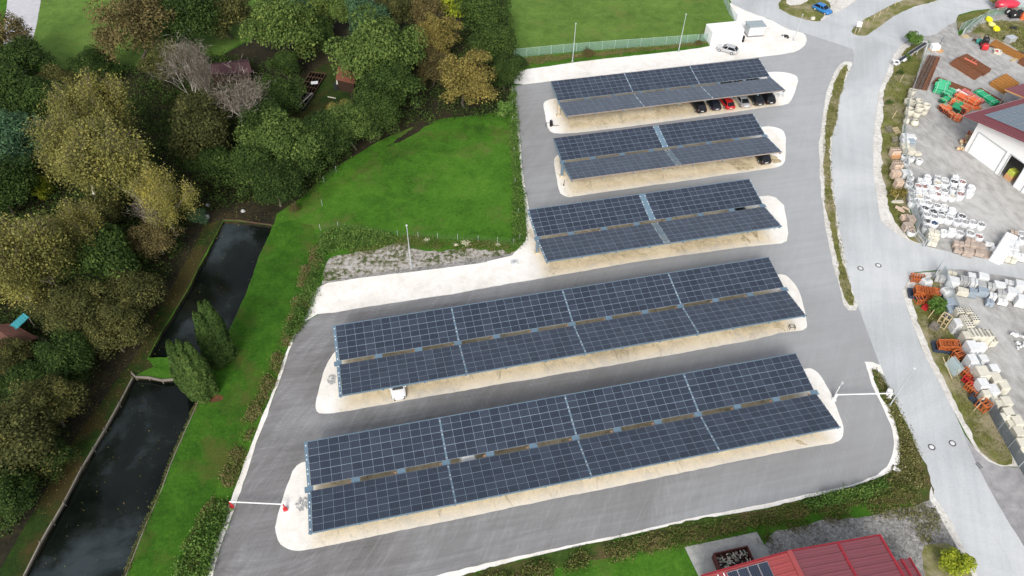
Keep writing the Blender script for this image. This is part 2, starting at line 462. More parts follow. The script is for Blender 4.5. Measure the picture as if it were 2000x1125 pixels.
# parking
asph_px = [(415,1125),(426,1079),(441,1041),(451,1016),(466,973),(500,868),(511,837),(545,749),(565,687),(582,644),(600,626),(640,606),(725,592),(1000,550),(1031,500),(1033,430),(1032,411),(1026,375),(1019,331),(1014,281),(1008,220),(1004,168),(1075,157),(1482,110),(1560,60),(1572,65),(1605,76),(1640,87),(1665,96),(1690,103),(1690,130),(1668,120),(1655,300),(1700,606),(1730,700),(1745,760),(1760,860),(1744,905),(1700,945),(1638,960),(1501,990),(1376,1012),(1190,1054),(1001,1096),(841,1131),(700,1162),(500,1215),(385,1215)]
sheet('road', [G2(q) for q in [(1430,8),(1465,25),(1500,36),(1537,57),(1560,62),(1572,65),(1605,76),(1640,87),(1665,96),(1668,108),(1665,130),(1650,155),(1636,205),(1625,250),(1621,331),(1626,368),(1634,421),(1644,481),(1654,531),(1663,562),(1679,606),(1695,650),(1718,712),(1740,770),(1778,843),(1791,881),(1806,908),(1818,943),(1823,968),(1851,1006),(1876,1056),(1906,1119),(1945,1200),(2090,1200),(2000,1061),(1976,1023),(1951,983),(1913,908),(1896,870),(1881,843),(1860,797),(1837,752),(1800,682),(1775,612),(1762,570),(1776,543),(1787,532),(1835,527),(1875,527),(2000,546),(2300,590),(2300,555),(2000,513),(1875,496),(1812,481),(1775,471),(1750,456),(1720,431),(1712,381),(1706,343),(1705,281),(1710,225),(1717,180),(1730,145),(1745,107),(1762,87),(1782,75),(1830,68),(1867,42),(1872,29),(1900,21),(1935,17),(2000,15),(2300,18),(2300,-180),(1330,-180)]], .020, M_road)
sheet('parking_asphalt', [G2(q) for q in asph_px], .016, M_asphalt)
sheet('side_lane', poly([(1880,843),(1905,878),(1928,900),(1955,911),(1990,913),(2120,960),(2300,1250),(2100,1250),(1998,1063),(1973,1025),(1948,985),(1909,910),(1892,872)], 0, .06), .0235, M_side)
sheet('yard', [G2(q) for q in [(1776,80),(1830,66),(1850,50),(1868,42),(1872,70),(1880,70),(1935,17),(2300,10),(2300,575),(2000,514),(1875,497),(1812,482),(1790,450),(1776,400),(1770,350),(1766,262),(1774,200),(1794,150),(1816,80)]], .024, M_yard)
sheet('yard_lower', [G2(q) for q in [(1835,527),(1875,526),(2000,545),(2300,590),(2300,1100),(2100,960),(1992,913),(1960,850),(1932,798),(1908,745),(1882,690),(1858,640),(1838,560)]], .024, M_yard)
sheet('grass_island', poly([(1520,10),(1525,19),(1550,32),(1582,41),(1600,42),(1612,37),(1630,25),(1675,0),(1720,-40),(1560,-50),(1527,0)], 1, .25), .022, M_verge)
sheet('dirt_patch', poly([(1600,42),(1612,37),(1630,25),(1675,0),(1760,-60),(1640,-60),(1600,-10),(1625,8),(1615,25)], 1, .3), .026, M_pale)
sheet('dirt_patch', poly([(1535,5),(1545,12),(1570,8),(1590,-10),(1600,-40),(1545,-40)], 1, .3), .026, M_pale)
sheet('grass_island', poly([(1662,64),(1675,70),(1690,71),(1700,65),(1725,45),(1762,22),(1800,9),(1850,-4),(1900,-22),(1850,-22),(1765,0),(1750,6),(1725,19),(1700,30),(1675,47),(1664,56)], 1, .2), .022, M_verge)
sheet('grass_corner', poly([(1867,42),(1872,31),(1900,23),(1935,19),(1960,22),(1935,26),(1915,36),(1895,46),(1878,60),(1870,58)], 1, .15), .030, M_verge)
sheet('yard_grass', poly([(1885,68),(1915,45),(1960,40),(2060,40),(2060,130),(2000,108),(1960,80),(1925,75),(1900,75)], 1, .6), .030, M_verge)

M_isl = {}
ROWS = {5: (-11.3126, 44.5861, 60.998), 4: (-7.00236, 61.2131, 60.918), 3: (22.7868, 77.9386, 35.745), 2: (31.1468, 94.4584, 35.671), 1: (35.1198, 111.0766, 40.574)}
def RW(a, b, z=0):
    return Vector((a * math.cos(TH) - b * math.sin(TH), a * math.sin(TH) + b * math.cos(TH), z))
for k, (s0, c0, L0) in ROWS.items():
    c = RW(s0 + L0 / 2, c0)
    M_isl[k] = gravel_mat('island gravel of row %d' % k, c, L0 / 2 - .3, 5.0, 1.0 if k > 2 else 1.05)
isl = {
5: [(576,1076.6),(557.6,1072),(545,1061),(537.6,1036),(541,1013),(550,983),(560,948),(575,911),(594,901),(1575,719.5),(1587,719.5),(1602,732),(1612,749),(1625,774),(1640,812),(1647,829),(1648,843),(1645,855),(1635,865),(1600,870),(1500,888),(1351,920),(1175,956),(1000,991),(901,1013),(725,1048),(600,1075)],
4: [(625,809),(617,802),(616,787),(625,749),(637,712),(655,685),(670,676),(1505,538),(1532,535),(1545,546),(1557,562),(1565,582),(1572,607),(1576,627),(1575,644),(1550,648),(1525,650),(1500,658),(1375,682),(1175,717),(1000,747),(875,768),(725,794),(660,807)],
2: [(1112,386),(1100,382),(1092,376),(1086,343),(1081,313),(1086,305),(1096,301),(1495,246),(1517,249),(1530,255),(1535,267),(1534,281),(1534,306),(1531,321),(1515,328),(1500,330),(1375,348),(1125,383)],
1: [(1085,262),(1072,255),(1065,230),(1061,205),(1065,197),(1085,192),(1490,142),(1525,140),(1550,145),(1559,152),(1556,170),(1547,195),(1537,205),(1500,209),(1400,224),(1250,245),(1125,260)]}
for k in isl:
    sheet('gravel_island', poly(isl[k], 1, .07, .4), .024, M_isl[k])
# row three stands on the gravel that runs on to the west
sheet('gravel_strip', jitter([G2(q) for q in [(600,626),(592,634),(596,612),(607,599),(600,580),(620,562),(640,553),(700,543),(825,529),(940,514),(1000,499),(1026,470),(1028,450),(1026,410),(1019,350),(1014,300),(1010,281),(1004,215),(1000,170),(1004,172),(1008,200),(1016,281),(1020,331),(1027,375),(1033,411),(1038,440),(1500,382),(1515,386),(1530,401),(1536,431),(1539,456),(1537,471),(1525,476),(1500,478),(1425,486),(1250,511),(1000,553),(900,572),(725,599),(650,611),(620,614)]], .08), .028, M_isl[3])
sheet('gravel_forecourt', poly([(1002,152),(1015,137),(1075,129),(1140,119),(1325,100),(1385,91),(1410,82),(1437,50),(1428,18),(1425,5),(1430,8),(1465,25),(1500,36),(1537,57),(1560,62),(1572,66),(1577,78),(1567,95),(1545,104),(1500,110),(1482,112),(1075,159),(1005,167)], 1, .1), .028, M_gravel)
sheet('gravel_patch', poly([(625,560),(632,520),(650,500),(680,495),(720,490),(760,478),(790,474),(805,490),(850,490),(920,486),(960,489),(1000,494),(1028,480),(1035,490),(1028,504),(1000,503),(825,534),(700,547),(640,557)], 1, .5), .024, M_mgravel)
sheet('gravel_shoulder', poly([(622,562),(640,548),(700,537),(825,522),(940,505),(1000,496),(1030,488),(1036,498),(1010,508),(940,518),(825,534),(700,547),(640,557)], 1, .3), .026, M_cgravel)
# edge strip along the south side of the car park, and the verges beside the road
sheet('gravel_edging', poly([(841,1126),(1000,1089),(1190,1049),(1376,1007),(1501,983),(1575,966),(1638,953),(1680,942),(1713,927),(1731,911),(1742,888),(1746,868),(1744,843),(1740,830),(1720,787),(1702,750),(1688,706),(1703,707),(1720,713),(1727,735),(1712,722),(1704,722),(1704,730),(1725,775),(1740,800),(1750,824),(1756,843),(1759,875),(1758,905),(1740,921),(1718,932),(1675,947),(1575,973),(1501,992),(1351,1017),(1195,1054),(1133,1065),(1000,1097),(880,1131),(700,1175),(500,1225),(420,1225),(500,1208),(700,1158)], 0, .07, .4), .028, M_gravel)
sheet('gravel_edging', poly([(415,1128),(426,1079),(441,1041),(451,1016),(466,973),(500,868),(511,837),(545,749),(565,687),(582,644),(596,628),(590,625),(577,640),(560,684),(541,740),(506,830),(492,865),(455,965),(436,1012),(430,1040),(415,1079),(405,1125),(385,1200),(398,1200)], 0, .1, .4), .028, M_gravel)
verge1 = [(1665,120),(1645,121),(1632,135),(1620,163),(1612,190),(1606,230),(1601,275),(1600,281),(1602,363),(1610,431),(1625,506),(1639,562),(1651,607),(1679,606),(1664,562),(1655,531),(1645,481),(1635,421),(1627,368),(1622,331),(1624,281),(1626,250),(1636,205),(1651,155),(1664,130)]
sheet('gravel_verge', poly(verge1, 1, .1, .4), .028, M_pale)
sheet('verge_grass', poly([(1650,125),(1656,129),(1648,155),(1637,205),(1631,250),(1621,281),(1622,331),(1625,370),(1632,430),(1642,490),(1652,531),(1658,562),(1672,597),(1655,597),(1647,562),(1635,520),(1623,460),(1612,400),(1608,331),(1610,270),(1617,215),(1627,165),(1644,142)], 1, .3, .4), .032, M_verge)
sheet('verge_grass', poly([(1703,720),(1712,722),(1727,745),(1735,765),(1752,800),(1775,843),(1791,881),(1806,908),(1818,943),(1823,968),(1835,990),(1800,985),(1740,985),(1680,985),(1600,1000),(1540,1010),(1501,1020),(1400,1040),(1200,1085),(1040,1120),(930,1150),(700,1200),(850,1240),(500,1240),(700,1176),(880,1132),(1000,1098),(1133,1066),(1195,1055),(1351,1018),(1501,993),(1575,974),(1675,948),(1718,933),(1740,922),(1757,906),(1758,875),(1755,843),(1749,824),(1738,800),(1722,775),(1704,733)], 0, .25), .032, M_rough)
sheet('gravel_lot', poly([(1500,1060),(1510,1040),(1600,1018),(1700,1008),(1760,990),(1800,985),(1823,975),(1838,1010),(1862,1060),(1880,1075),(1900,1125),(1930,1190),(1780,1200),(1500,1260),(1350,1260),(1480,1100)], 0, .35), .036, M_cgravel)
sheet('pale_shoulder', poly([(1818,950),(1823,968),(1851,1006),(1876,1056),(1906,1119),(1945,1200),(1930,1200),(1892,1119),(1862,1056),(1838,1010),(1815,975)], 0, .12), .038, M_pale)
sheet('lot_grass', poly([(1800,1067),(1820,1062),(1858,1060),(1880,1090),(1895,1125),(1930,1200),(1800,1200),(1806,1125)], 1, .25), .040, M_verge)
sheet('concrete_pad', [G2(q) for q in [(1337,1069),(1478,1039),(1510,1095),(1540,1160),(1400,1200)]], .044, M_conc)
# verges beside the yards
v2 = [(1705,281),(1710,225),(1717,180),(1730,145),(1745,107),(1762,87),(1782,77),(1812,80),(1814,86),(1792,150),(1773,200),(1764,262),(1768,350),(1774,400),(1788,450),(1812,481),(1775,471),(1750,456),(1720,431),(1712,381),(1706,343)]
sheet('gravel_verge', poly(v2, 0, .05), .030, M_pale)
sheet('verge_grass', poly([(1722,281),(1722,225),(1728,180),(1740,148),(1752,118),(1770,95),(1785,84),(1811,83),(1810,90),(1790,150),(1771,200),(1762,262),(1766,350),(1772,400),(1786,450),(1808,478),(1778,470),(1764,450),(1745,430),(1732,390),(1726,343)], 1, .35), .034, M_verge)
v3 = [(1762,570),(1775,545),(1790,533),(1836,530),(1838,560),(1856,640),(1880,690),(1906,745),(1930,798),(1958,850),(1989,912),(1955,911),(1930,901),(1905,878),(1884,843),(1860,797),(1837,752),(1800,682),(1775,612)]
sheet('gravel_verge', poly(v3, 0, .05), .030, M_pale)
sheet('verge_grass', poly([(1779,590),(1782,560),(1800,545),(1834,540),(1836,560),(1854,640),(1878,690),(1904,745),(1928,798),(1956,850),(1985,909),(1956,909),(1933,898),(1912,878),(1898,850),(1875,797),(1852,750),(1818,690),(1795,640)], 1, .3), .034, M_verge)

# ponds: sunken water with vertical banks
def pond(poly_, edge_rows, label, zl=-.55):
    holes = poly_
    me = MB()
    n = len(poly_)
    for i in range(n):
        a, b = poly_[i], poly_[(i + 1) % n]
        me.quad((a[0], a[1], 0), (a[0], a[1], -1.4), (b[0], b[1], -1.4), (b[0], b[1], 0))
    o = me.build('pond_side', M_forest); o['kind'] = 'structure'
    cen = Vector((sum(p[0] for p in poly_) / n, sum(p[1] for p in poly_) / n))
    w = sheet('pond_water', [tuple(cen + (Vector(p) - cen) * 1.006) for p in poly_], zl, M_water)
    bt = sheet('pond_bed', [tuple(cen + (Vector(p) - cen) * 1.01) for p in poly_], -1.4, M_forest)
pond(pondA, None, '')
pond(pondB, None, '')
def planks(name, px, label, w=.16, h=.3, z=.05, mat=M_wood, posts=True):
    m = MB(); pts = [Vector(G2(q)) for q in px]
    st = []
    for a, b in zip(pts[:-1], pts[1:]):
        L = (b - a).length; n = max(1, round(L / 3.0))
        for k in range(n):
            p, q = a.lerp(b, k / n), a.lerp(b, (k + .985) / n)
            dz = rng.uniform(-.03, .03)
            m.beam((p.x, p.y, z + dz), (q.x, q.y, z + dz + rng.uniform(-.03, .03)), w * rng.uniform(.8, 1.1), h)
            st.append(p)
    root = empty(name, (0, 0, 0), 0, label, 'edging')
    m.build('plank', mat, root)
    if posts:
        for p in st:
            pm = MB(); pm.tube((p.x, p.y, -.9), (p.x + rng.uniform(-.04, .04), p.y, z + h / 2 + rng.uniform(.05, .25)), .07, .06, 7)
            pm.build('post', mat, root)
planks('timber_edging', [(48,1125),(80,1061),(125,983),(160,916),(205,840),(233,790),(260,738)], 'long weathered plank edge along the left side of the lower pond')
planks('timber_edging', [(258,730),(265,737),(290,738),(317,744),(353,741)], 'short grey plank edge across the upper end of the lower pond', .2, .3, .1)
planks('timber_edging', [(246,1125),(266,1074),(288,1018),(318,951),(333,908),(351,866),(361,843),(376,810),(389,780)], 'thin low plank edge along the lawn side of the lower pond', .08, .15, .0, posts=False)
planks('timber_edging', [(437,429),(468,431),(500,436),(531,440)], 'dark plank edge across the top end of the upper pond', .14, .25, .05, M_darkwood)

# mud dragged out of the bays at the right ends
M_mud = world_noise_mat('dried mud on gravel', [(.36, rgb(.26, .21, .125)), (.5, rgb(.45, .37, .235)), (.62, rgb(.60, .51, .35))], .9, 2.5, 6)
for px in ([(1478,292),(1500,296),(1528,310),(1522,322),(1505,318),(1490,304)], [(1400,310),(1440,316),(1478,326),(1470,332),(1430,326),(1405,318)], [(1438,448),(1452,452),(1468,474),(1460,478),(1446,468)], [(1468,450),(1476,450),(1488,470),(1482,476),(1472,464)],
           [(1502,628),(1520,634),(1540,648),(1528,650),(1508,640)], [(1538,852),(1556,854),(1584,870),(1570,873),(1548,862)]):
    sheet('mud_patch', poly(px, 2, .9, .2), .0325, M_mud)
# ================================================================== SOLAR CARPORTS
HO, HI, GAP, WS = 3.61, 2.90, .303, 5.25
TILT = math.asin((HO - HI) / WS)
# photovoltaic glass: cells with fine vertical busbar stripes, each module a little different
t = NT('photovoltaic glass')
geo = t.node('ShaderNodeNewGeometry'); p = t.pos('object')
sp = t.node('ShaderNodeSeparateXYZ'); t.link(p, sp.inputs[0])
fr = t.math('FRACT', t.math('MULTIPLY', sp.outputs[0], 1 / .1917))
line = t.ramp(t.math('ABSOLUTE', t.math('SUBTRACT', fr, .5)), [(.36, 0.0), (.5, 1.0)])
rnd = geo.outputs['Random Per Island']
basec = t.ramp(t.math('ADD', t.math('MULTIPLY', rnd, .5), t.math('MULTIPLY', t.noise(p, .35, 3), .5)), [(.2, rgb(.007, .011, .023)), (.5, rgb(.013, .020, .037)), (.8, rgb(.026, .035, .056))])
t.col(t.mix(t.math('MULTIPLY', line, .55), basec, rgb(.085, .11, .15)))
M_pv = t.set(.20, 0, .9)
t.b.inputs['IOR'].default_value = 1.6
M_pvframe = plain('module frame aluminium', rgb(.235, .30, .36), .4, .1, var=.1)
M_orangeprimer = plain('rust primer bracket', rgb(.34, .22, .14), .7, var=.2)
M_concpost = plain('cast post foot', rgb(.52, .45, .33), .9, var=.15)
M_whitecap = plain('white clamp cap', rgb(.75, .80, .84), .4)

MODP = 1.15
def block_mesh(ncol):
    """one field of modules; local x along row, y down-slope to the outside, lying on z=0"""
    fr_, pv = MB(), MB()
    W = ncol * MODP
    fr_.box((W / 2, WS / 2, -.035), (W, WS, .04), m=0)
    mod = WS / 3
    for c in range(ncol):
        for r in range(3):
            for h in range(2):
                x0 = c * MODP + .018; x1 = (c + 1) * MODP - .018
                y0 = r * mod + .028 + h * (mod / 2 - .028 + .019); y1 = y0 + (mod - .056 - .038) / 2
                z = .0125
                fr_.add([(x0, y0, z), (x1, y0, z), (x1, y1, z), (x0, y1, z), (x0, y0, .004), (x1, y0, .004), (x1, y1, .004), (x0, y1, .004)],
                        [(0, 1, 2, 3), (4, 5, 1, 0), (5, 6, 2, 1), (6, 7, 3, 2), (7, 4, 0, 3)], 1)
    return fr_.mesh('module_field', [M_pvframe, M_pv])
_bm = {}
def block(ncol):
    if ncol not in _bm: _bm[ncol] = block_mesh(ncol)
    return _bm[ncol]

def side_matrix(sgn, x0, z=0.0, L=0):
    """places a module field on the north (+1) or south (-1) wing"""
    if sgn > 0:
        M = Matrix.Translation((x0, GAP, HI + z)) @ Matrix.Rotation(TILT, 4, 'X')
    else:
        M = Matrix.Translation((x0 + L, -GAP, HI + z)) @ Matrix.Rotation(math.pi, 4, 'Z') @ Matrix.Rotation(TILT, 4, 'X')
    return M

ROWSPEC = {5: ([13] * 4, .17, .40, .12), 4: ([13] * 4, .17, .40, .12), 3: ([15, 15], .96, .22, .12), 2: ([15, 15], .96, .12, .12), 1: ([12, 11, 12], .14, .06, .06)}
ROWLAB = {5: 'nearest and lowest of the solar carport roofs, beside the wide lower asphalt lane',
          4: 'long solar carport roof with a white car parked under its front edge',
          3: 'middle solar carport roof beside the meadow corner, with a wide plate across its centre',
          2: 'short solar carport roof with one black car under its right end',
          1: 'farthest solar carport roof, sheltering the row of black, red and silver cars'}
for k in (1, 2, 3, 4, 5):
    s0, c0, L0 = ROWS[k]
    cols, sep, e0, e1 = ROWSPEC[k]
    o = RW(s0, c0)
    root = empty('solar_carport', o, TH, ROWLAB[k], 'solar carport', 'solar carports of the car park')
    W = WS * math.cos(TILT)
    x = e0; seps = []
    tot = e0 + sum(c * MODP for c in cols) + sep * (len(cols) - 1)
    for i, nc in enumerate(cols):
        for sg in (1, -1):
            b = mobj('solar_panel', block(nc), root)
            b.matrix_local = side_matrix(sg, x, .05, nc * MODP)
        x += nc * MODP
        if i < len(cols) - 1: seps.append((x, x + sep)); x += sep
    Lr = x + e1
    # gutter edge and purlins
    for sg in (1, -1):
        m = MB()
        for sfrac in (.17, .34, .5, .67, .84, .996):
            y = sg * (GAP + W * sfrac); z = HI + (HO - HI) * sfrac - .075
            m.beam((0, y, z), (Lr, y, z), .08, .14)
        m.build('purlin', M_bluesteel, root)
        m = MB()
        y = sg * (GAP + W + .05); z = HO - .02
        m.beam((-.02, y, z), (Lr + .02, y, z), .05, .2 if k > 2 else .1)
        m.build('edge_beam', M_bluesteel if k > 2 else M_orangeprimer, root)
    # rafters, posts
    nb = max(1, round(Lr / 5.05)); xs = [.18 + i * (Lr - .36) / nb for i in range(nb + 1)]
    for i, bx in enumerate(xs):
        for sg in (1, -1):
            m = MB()
            m.beam((bx, sg * .15, HI - .30), (bx, sg * (GAP + W - .02), HO - .29), .22, .28)
            m.build('rafter', M_bluesteel, root)
        m = MB(); m.box((bx, 0, HI - .13), (.95 if k != 1 else .5, GAP * 2 + .1, .09)); m.build('gap_plate', M_bluesteel, root)
        m = MB(); m.cbox((bx, 0, .02), (.34, .34, HI - .18), .03); m.build('post', M_bluesteel if k != 1 else M_concpost, root)
        m = MB(); m.cbox((bx, 0, .02), (.8, .8, .25), .05); m.build('post_foot', M_concpost, root)
        if k >= 1 and i > 0:
            m = MB(); m.box((bx - .66, 0, HI - .3), (.3, GAP * 1.1, .12)); m.build('bracket', M_orangeprimer, root)
    # strips between the fields with their white clamp caps
    strips = seps + ([(0.02, e0 - .03)] if e0 > .2 else []) + ([(Lr - .1, Lr)] if k < 4 else [])
    for (xa, xb) in strips:
        for sg in (1, -1):
            m = MB()
            solid = (xb - xa) > .5
            if solid and sg < 0:
                for xx in (xa + .12, xa + .42, xb - .42, xb - .12):
                    m.beam((xx, sg * GAP, HI + .05), (xx, sg * (GAP + W), HO + .05), .12, .06)
            else:
                m.beam(((xa + xb) / 2, sg * GAP, HI + .0), ((xa + xb) / 2, sg * (GAP + W), HO + .0), xb - xa, .05)
            for row in range(3):
                for yy in (.13, .82):
                    fr2 = (row + yy) / 3 * .97
                    y = sg * (GAP + W * fr2 + .06); z = HI + (HO - HI) * fr2 + .035
                    xl = [xa + .07, xb - .07] if xb - xa > .15 and (xa > .1) else [(xa + xb) / 2]
                    if k == 2 and xa < .5: xl = []
                    for xx in xl: m.box((xx, y, z), (.11, .13, .05), m=1)
            m.build('clamp_strip', [M_bluesteel, M_whitecap], root)

# ================================================================== CARS
t = NT('car window glass'); t.col(rgb(.010, .012, .015)); M_glass = t.set(.2, 0, .25)
M_plate = plain('white plate', rgb(.8, .8, .78), .5, var=.02)
M_lampred = plain('red lamp glass', rgb(.35, .01, .01), .25)
M_lampwhite = plain('clear lamp glass', rgb(.16, .17, .18), .15)
def paint(name, c, metal=.2):
    m = plain(name, c, .28, metal, var=.05, coat=.6); return m
PAINTS = {'black': paint('black car paint', rgb(.008, .008, .010)), 'dark': paint('dark grey car paint', rgb(.022, .026, .028)), 'red': paint('red car paint', rgb(.55, .018, .018)),
          'silver': paint('silver car paint', rgb(.55, .56, .57), .5), 'white': paint('white car paint', rgb(.82, .83, .84), 0), 'blue': paint('blue car paint', rgb(.03, .20, .52), .2), 'navy': paint('deep blue black car paint', rgb(.012, .014, .028))}
CARK = {  # length, width, height, belt, (bonnet end, roof start, roof end, tail end) fractions from the nose
 'hatch': (4.25, 1.80, 1.50, .92, .27, .44, .84, .975), 'wagon': (4.75, 1.84, 1.50, .93, .27, .43, .86, .985),
 'sedan': (4.75, 1.84, 1.44, .92, .28, .45, .70, .87), 'suv': (4.60, 1.90, 1.68, 1.05, .26, .40, .86, .98), 'van': (5.2, 1.95, 2.1, 1.15, .14, .26, .95, .985)}
_cm = {}
def car_meshes(kind, col):
    key = (kind, col)
    if key in _cm: return _cm[key]
    L, W, H, B, f1, f2, f3, f4 = CARK[kind]
    out = []
    hw = W / 2
    # lower body, lofted from nose to tail (nose at +x)
    def ring(x, w, zb, zt, r=.12):
        return [(x, -w + .08, zb), (x, w - .08, zb), (x, w, zb + .14), (x, w, zt - r), (x, w - .06, zt - .04), (x, w - .2, zt), (x, -w + .2, zt), (x, -w + .06, zt - .04), (x, -w, zt - r), (x, -w, zb + .14)]
    m = MB()
    st = [(0.0, .52, .36, .52), (.012, .68, .30, .62), (.035, .82, .26, .70), (.075, .93, .24, .77), (.14, .985, .22, B * .90), (f1, 1, .22, B * .985), (.5, 1, .22, B), (.8, 1, .22, B), (.93, .975, .25, B * .985), (.98, .93, .30, B * .93), (1.0, .86, .40, B * .80)]
    if kind in ('hatch', 'wagon', 'suv', 'van'): st[-1] = (1.0, .88, .36, B * .9); st[-2] = (.985, .95, .3, B * .99)
    rings = [ring(L / 2 - f * L, hw * w, zb, zt) for f, w, zb, zt in st]
    m.loft(rings, 0, True)
    # cabin
    X = lambda f: L / 2 - f * L
    cw, rw = hw * .93, hw * .76
    z0, z1 = B - .05, H
    def cring(x, w, z): return (x, w, z)
    base = [(X(f1) - .02, cw * .93), (X(.5), cw), (X(f4), cw * .93)]
    top = [(X(f2), rw * .93), (X(.58), rw), (X(f3), rw * .93)]
    lo = [(base[0][0], -base[0][1], z0), (base[1][0], -base[1][1], z0), (base[2][0], -base[2][1], z0), (base[2][0], base[2][1], z0), (base[1][0], base[1][1], z0), (base[0][0], base[0][1], z0)]
    hi = [(top[0][0], -top[0][1], z1 - .06), (top[1][0], -top[1][1], z1 - .02), (top[2][0], -top[2][1], z1 - .07), (top[2][0], top[2][1], z1 - .07), (top[1][0], top[1][1], z1 - .02), (top[0][0], top[0][1], z1 - .06)]
    ctr = [(top[0][0] - .12, -rw * .6, z1 - .01), (X(.58), -rw * .62, z1 + .02), (top[2][0] + .12, -rw * .6, z1 - .02), (top[2][0] + .12, rw * .6, z1 - .02), (X(.58), rw * .62, z1 + .02), (top[0][0] - .12, rw * .6, z1 - .01)]
    m.loft([lo, hi, ctr], 0, True, cap=False); m.add(ctr, [(0, 1, 4, 5), (1, 2, 3, 4)], 0, True)
    for sy in (-1, 1):
        m.box((X(f1) - .32, sy * (hw + .06), B - .02), (.14, .18, .13))
    out.append(('body', m.mesh('car_body', PAINTS[col]), (0, 0, 0)))
    def lerp3(a, b, k): return tuple(a[i] + (b[i] - a[i]) * k for i in range(3))
    def pane(a, b, c, d, off):
        # a,b bottom; c,d top; inset
        a, b, c, d = Vector(a), Vector(b), Vector(c), Vector(d)
        n = (b - a).cross(d - a).normalized() * off
        ce = (a + b + c + d) / 4
        q = [ce + (p - ce) * .9 + n for p in (a, b, c, d)]
        mm = MB(); mm.quad(*q); mm.quad(*[x - n * 2 for x in reversed(q)]); return mm
    M = pane(lo[5], lo[0], hi[0], hi[5], -.018); out.append(('windscreen', M.mesh('windscreen', M_glass), (0, 0, 0)))
    M = pane(lo[2], lo[3], hi[3], hi[2], -.018); out.append(('rear_window', M.mesh('rear_window', M_glass), (0, 0, 0)))
    for (a, b) in ((0, 1), (1, 2), (3, 4), (4, 5)):
        if kind == 'van' and (a, b) in ((1, 2), (3, 4)): continue
        M = pane(lo[a], lo[b], hi[b], hi[a], -.018); out.append(('side_window', M.mesh('side_window', M_glass), (0, 0, 0)))
    for fx in (.19, .79):
        for sy in (-1, 1):
            w = MB(); r = .33
            w.tube((0, -.11, 0), (0, .11, 0), r, r, 18, 0)
            w.tube((0, -.125, 0), (0, .125, 0), r * .62, r * .62, 12, 1)
            out.append(('wheel', w.mesh('wheel', [M_dark, M_steel]), (X(fx), sy * (hw - .10), r)))
    for sy in (-1, 1):
        h = MB(); h.cbox((0, 0, 0), (.14, .36, .12), .03, rz=-sy * .55); out.append(('headlight', h.mesh('headlight', M_lampwhite), (L / 2 - .20, sy * hw * .62, .60)))
        h = MB(); h.cbox((0, 0, 0), (.10, .30, .18), .03, rz=sy * .3); out.append(('tail_light', h.mesh('tail_light', M_lampred), (-L / 2 + .07, sy * hw * .74, B * .72)))
    h = MB(); h.box((0, 0, 0), (.03, .52, .12)); out.append(('number_plate', h.mesh('number_plate', M_plate), (-L / 2 - .012, 0, B * .55)))
    h = MB(); h.box((0, 0, 0), (.06, hw * 1.5, .2), m=0); out.append(('bumper_grille', h.mesh('grille', M_black), (L / 2 - .05, 0, .36)))
    _cm[key] = out
    return out
def car(kind, col, loc, rz, label, group=None):
    root = empty('parked_car' if kind != 'van' else 'parked_van', loc, rz, label, 'car' if kind != 'van' else 'van', group)
    for nm, me, l in car_meshes(kind, col):
        mobj(nm, me, root, l)
    return root
Zg = .03
# six cars nose in under the far carport, tails to the camera
CG = 'cars parked under the far solar carport'
for (u, v, kind, col, lab) in [
    (1371, 221.5, 'suv', 'black', 'black estate with white plate, leftmost of the six cars under the far carport'),
    (1400, 216.5, 'wagon', 'navy', 'blue black hatchback between the leftmost black estate and the red car'),
    (1427, 214.5, 'hatch', 'red', 'bright red hatchback parked under the far carport'),
    (1458, 211.5, 'sedan', 'silver', 'silver saloon with dark rear window beside the red hatchback'),
    (1484, 207, 'hatch', 'dark', 'dark green grey hatchback right of the silver saloon'),
    (1506, 204.5, 'suv', 'black', 'black car at the right end of the row under the far carport')]:
    L = CARK[kind][0]
    P = G(u, v, .25); d = RW(0, 1)
    P = P + d * (L / 2)
    P.z = Zg
    car(kind, col, P, TH + math.pi / 2, lab, CG)
def gapcar(row, u, v, kind, col, lab, side=1, off=.2, z=1.2, nose_out=True):
    s0, c0, L0 = ROWS[row]; L = CARK[kind][0]
    P = G(u, v, z); a = P.x * math.cos(TH) + P.y * math.sin(TH)
    loc = RW(a, c0 + side * (L / 2 - off)); loc.z = Zg
    car(kind, col, loc, TH + math.pi / 2 * (1 if nose_out else -1), lab, 'cars parked under the far solar carport' if row == 1 else None)
gapcar(1, 1422, 161, 'suv', 'black', 'black car showing in the roof gap of the far carport, left of the three there', off=.6)
gapcar(1, 1441, 158.5, 'suv', 'dark', 'dark car showing in the roof gap of the far carport, middle of the three there', off=.6)
gapcar(1, 1472, 154, 'suv', 'navy', 'blue black car showing in the roof gap at the right end of the far carport', off=.6)
gapcar(3, 1443, 407, 'suv', 'black', 'black car showing as a dark strip in the roof gap of the middle carport', off=.6)
gapcar(5, 915, 895, 'van', 'white', 'white van whose roof shows in the roof gap of the nearest carport', off=.7, z=2.0)
P = G(780, 779, .25) + RW(0, 1.85); P.z = Zg
car('hatch', 'white', P, TH - math.pi / 2, 'white car with its bonnet out of the front edge of the long carport')
P = G(1496, 322, .25) + RW(0, 2.3); P.z = Zg
car('suv', 'black', P, TH + math.pi / 2, 'black off road car at the right end of the short second carport')
a_, b_ = G(1404, 101, 0), G(1429, 108, 0)
d = (a_ - b_).normalized(); ang = math.atan2(d.y, d.x)
P = (a_ + b_) / 2 + Vector((-d.y, d.x, 0)) * -.85; P.z = Zg
car('hatch', 'silver', P, ang, 'silver hatchback standing alone on the white gravel forecourt')
a_, b_ = G(1611, 30, 0), G(1590, 20, 0)
d = (a_ - b_).normalized(); ang = math.atan2(d.y, d.x)
P = (a_ + b_) / 2 + Vector((-d.y, d.x, 0)) * .85; P.z = Zg
car('hatch', 'blue', P, ang, 'bright blue car parked on the grass island at the top edge')

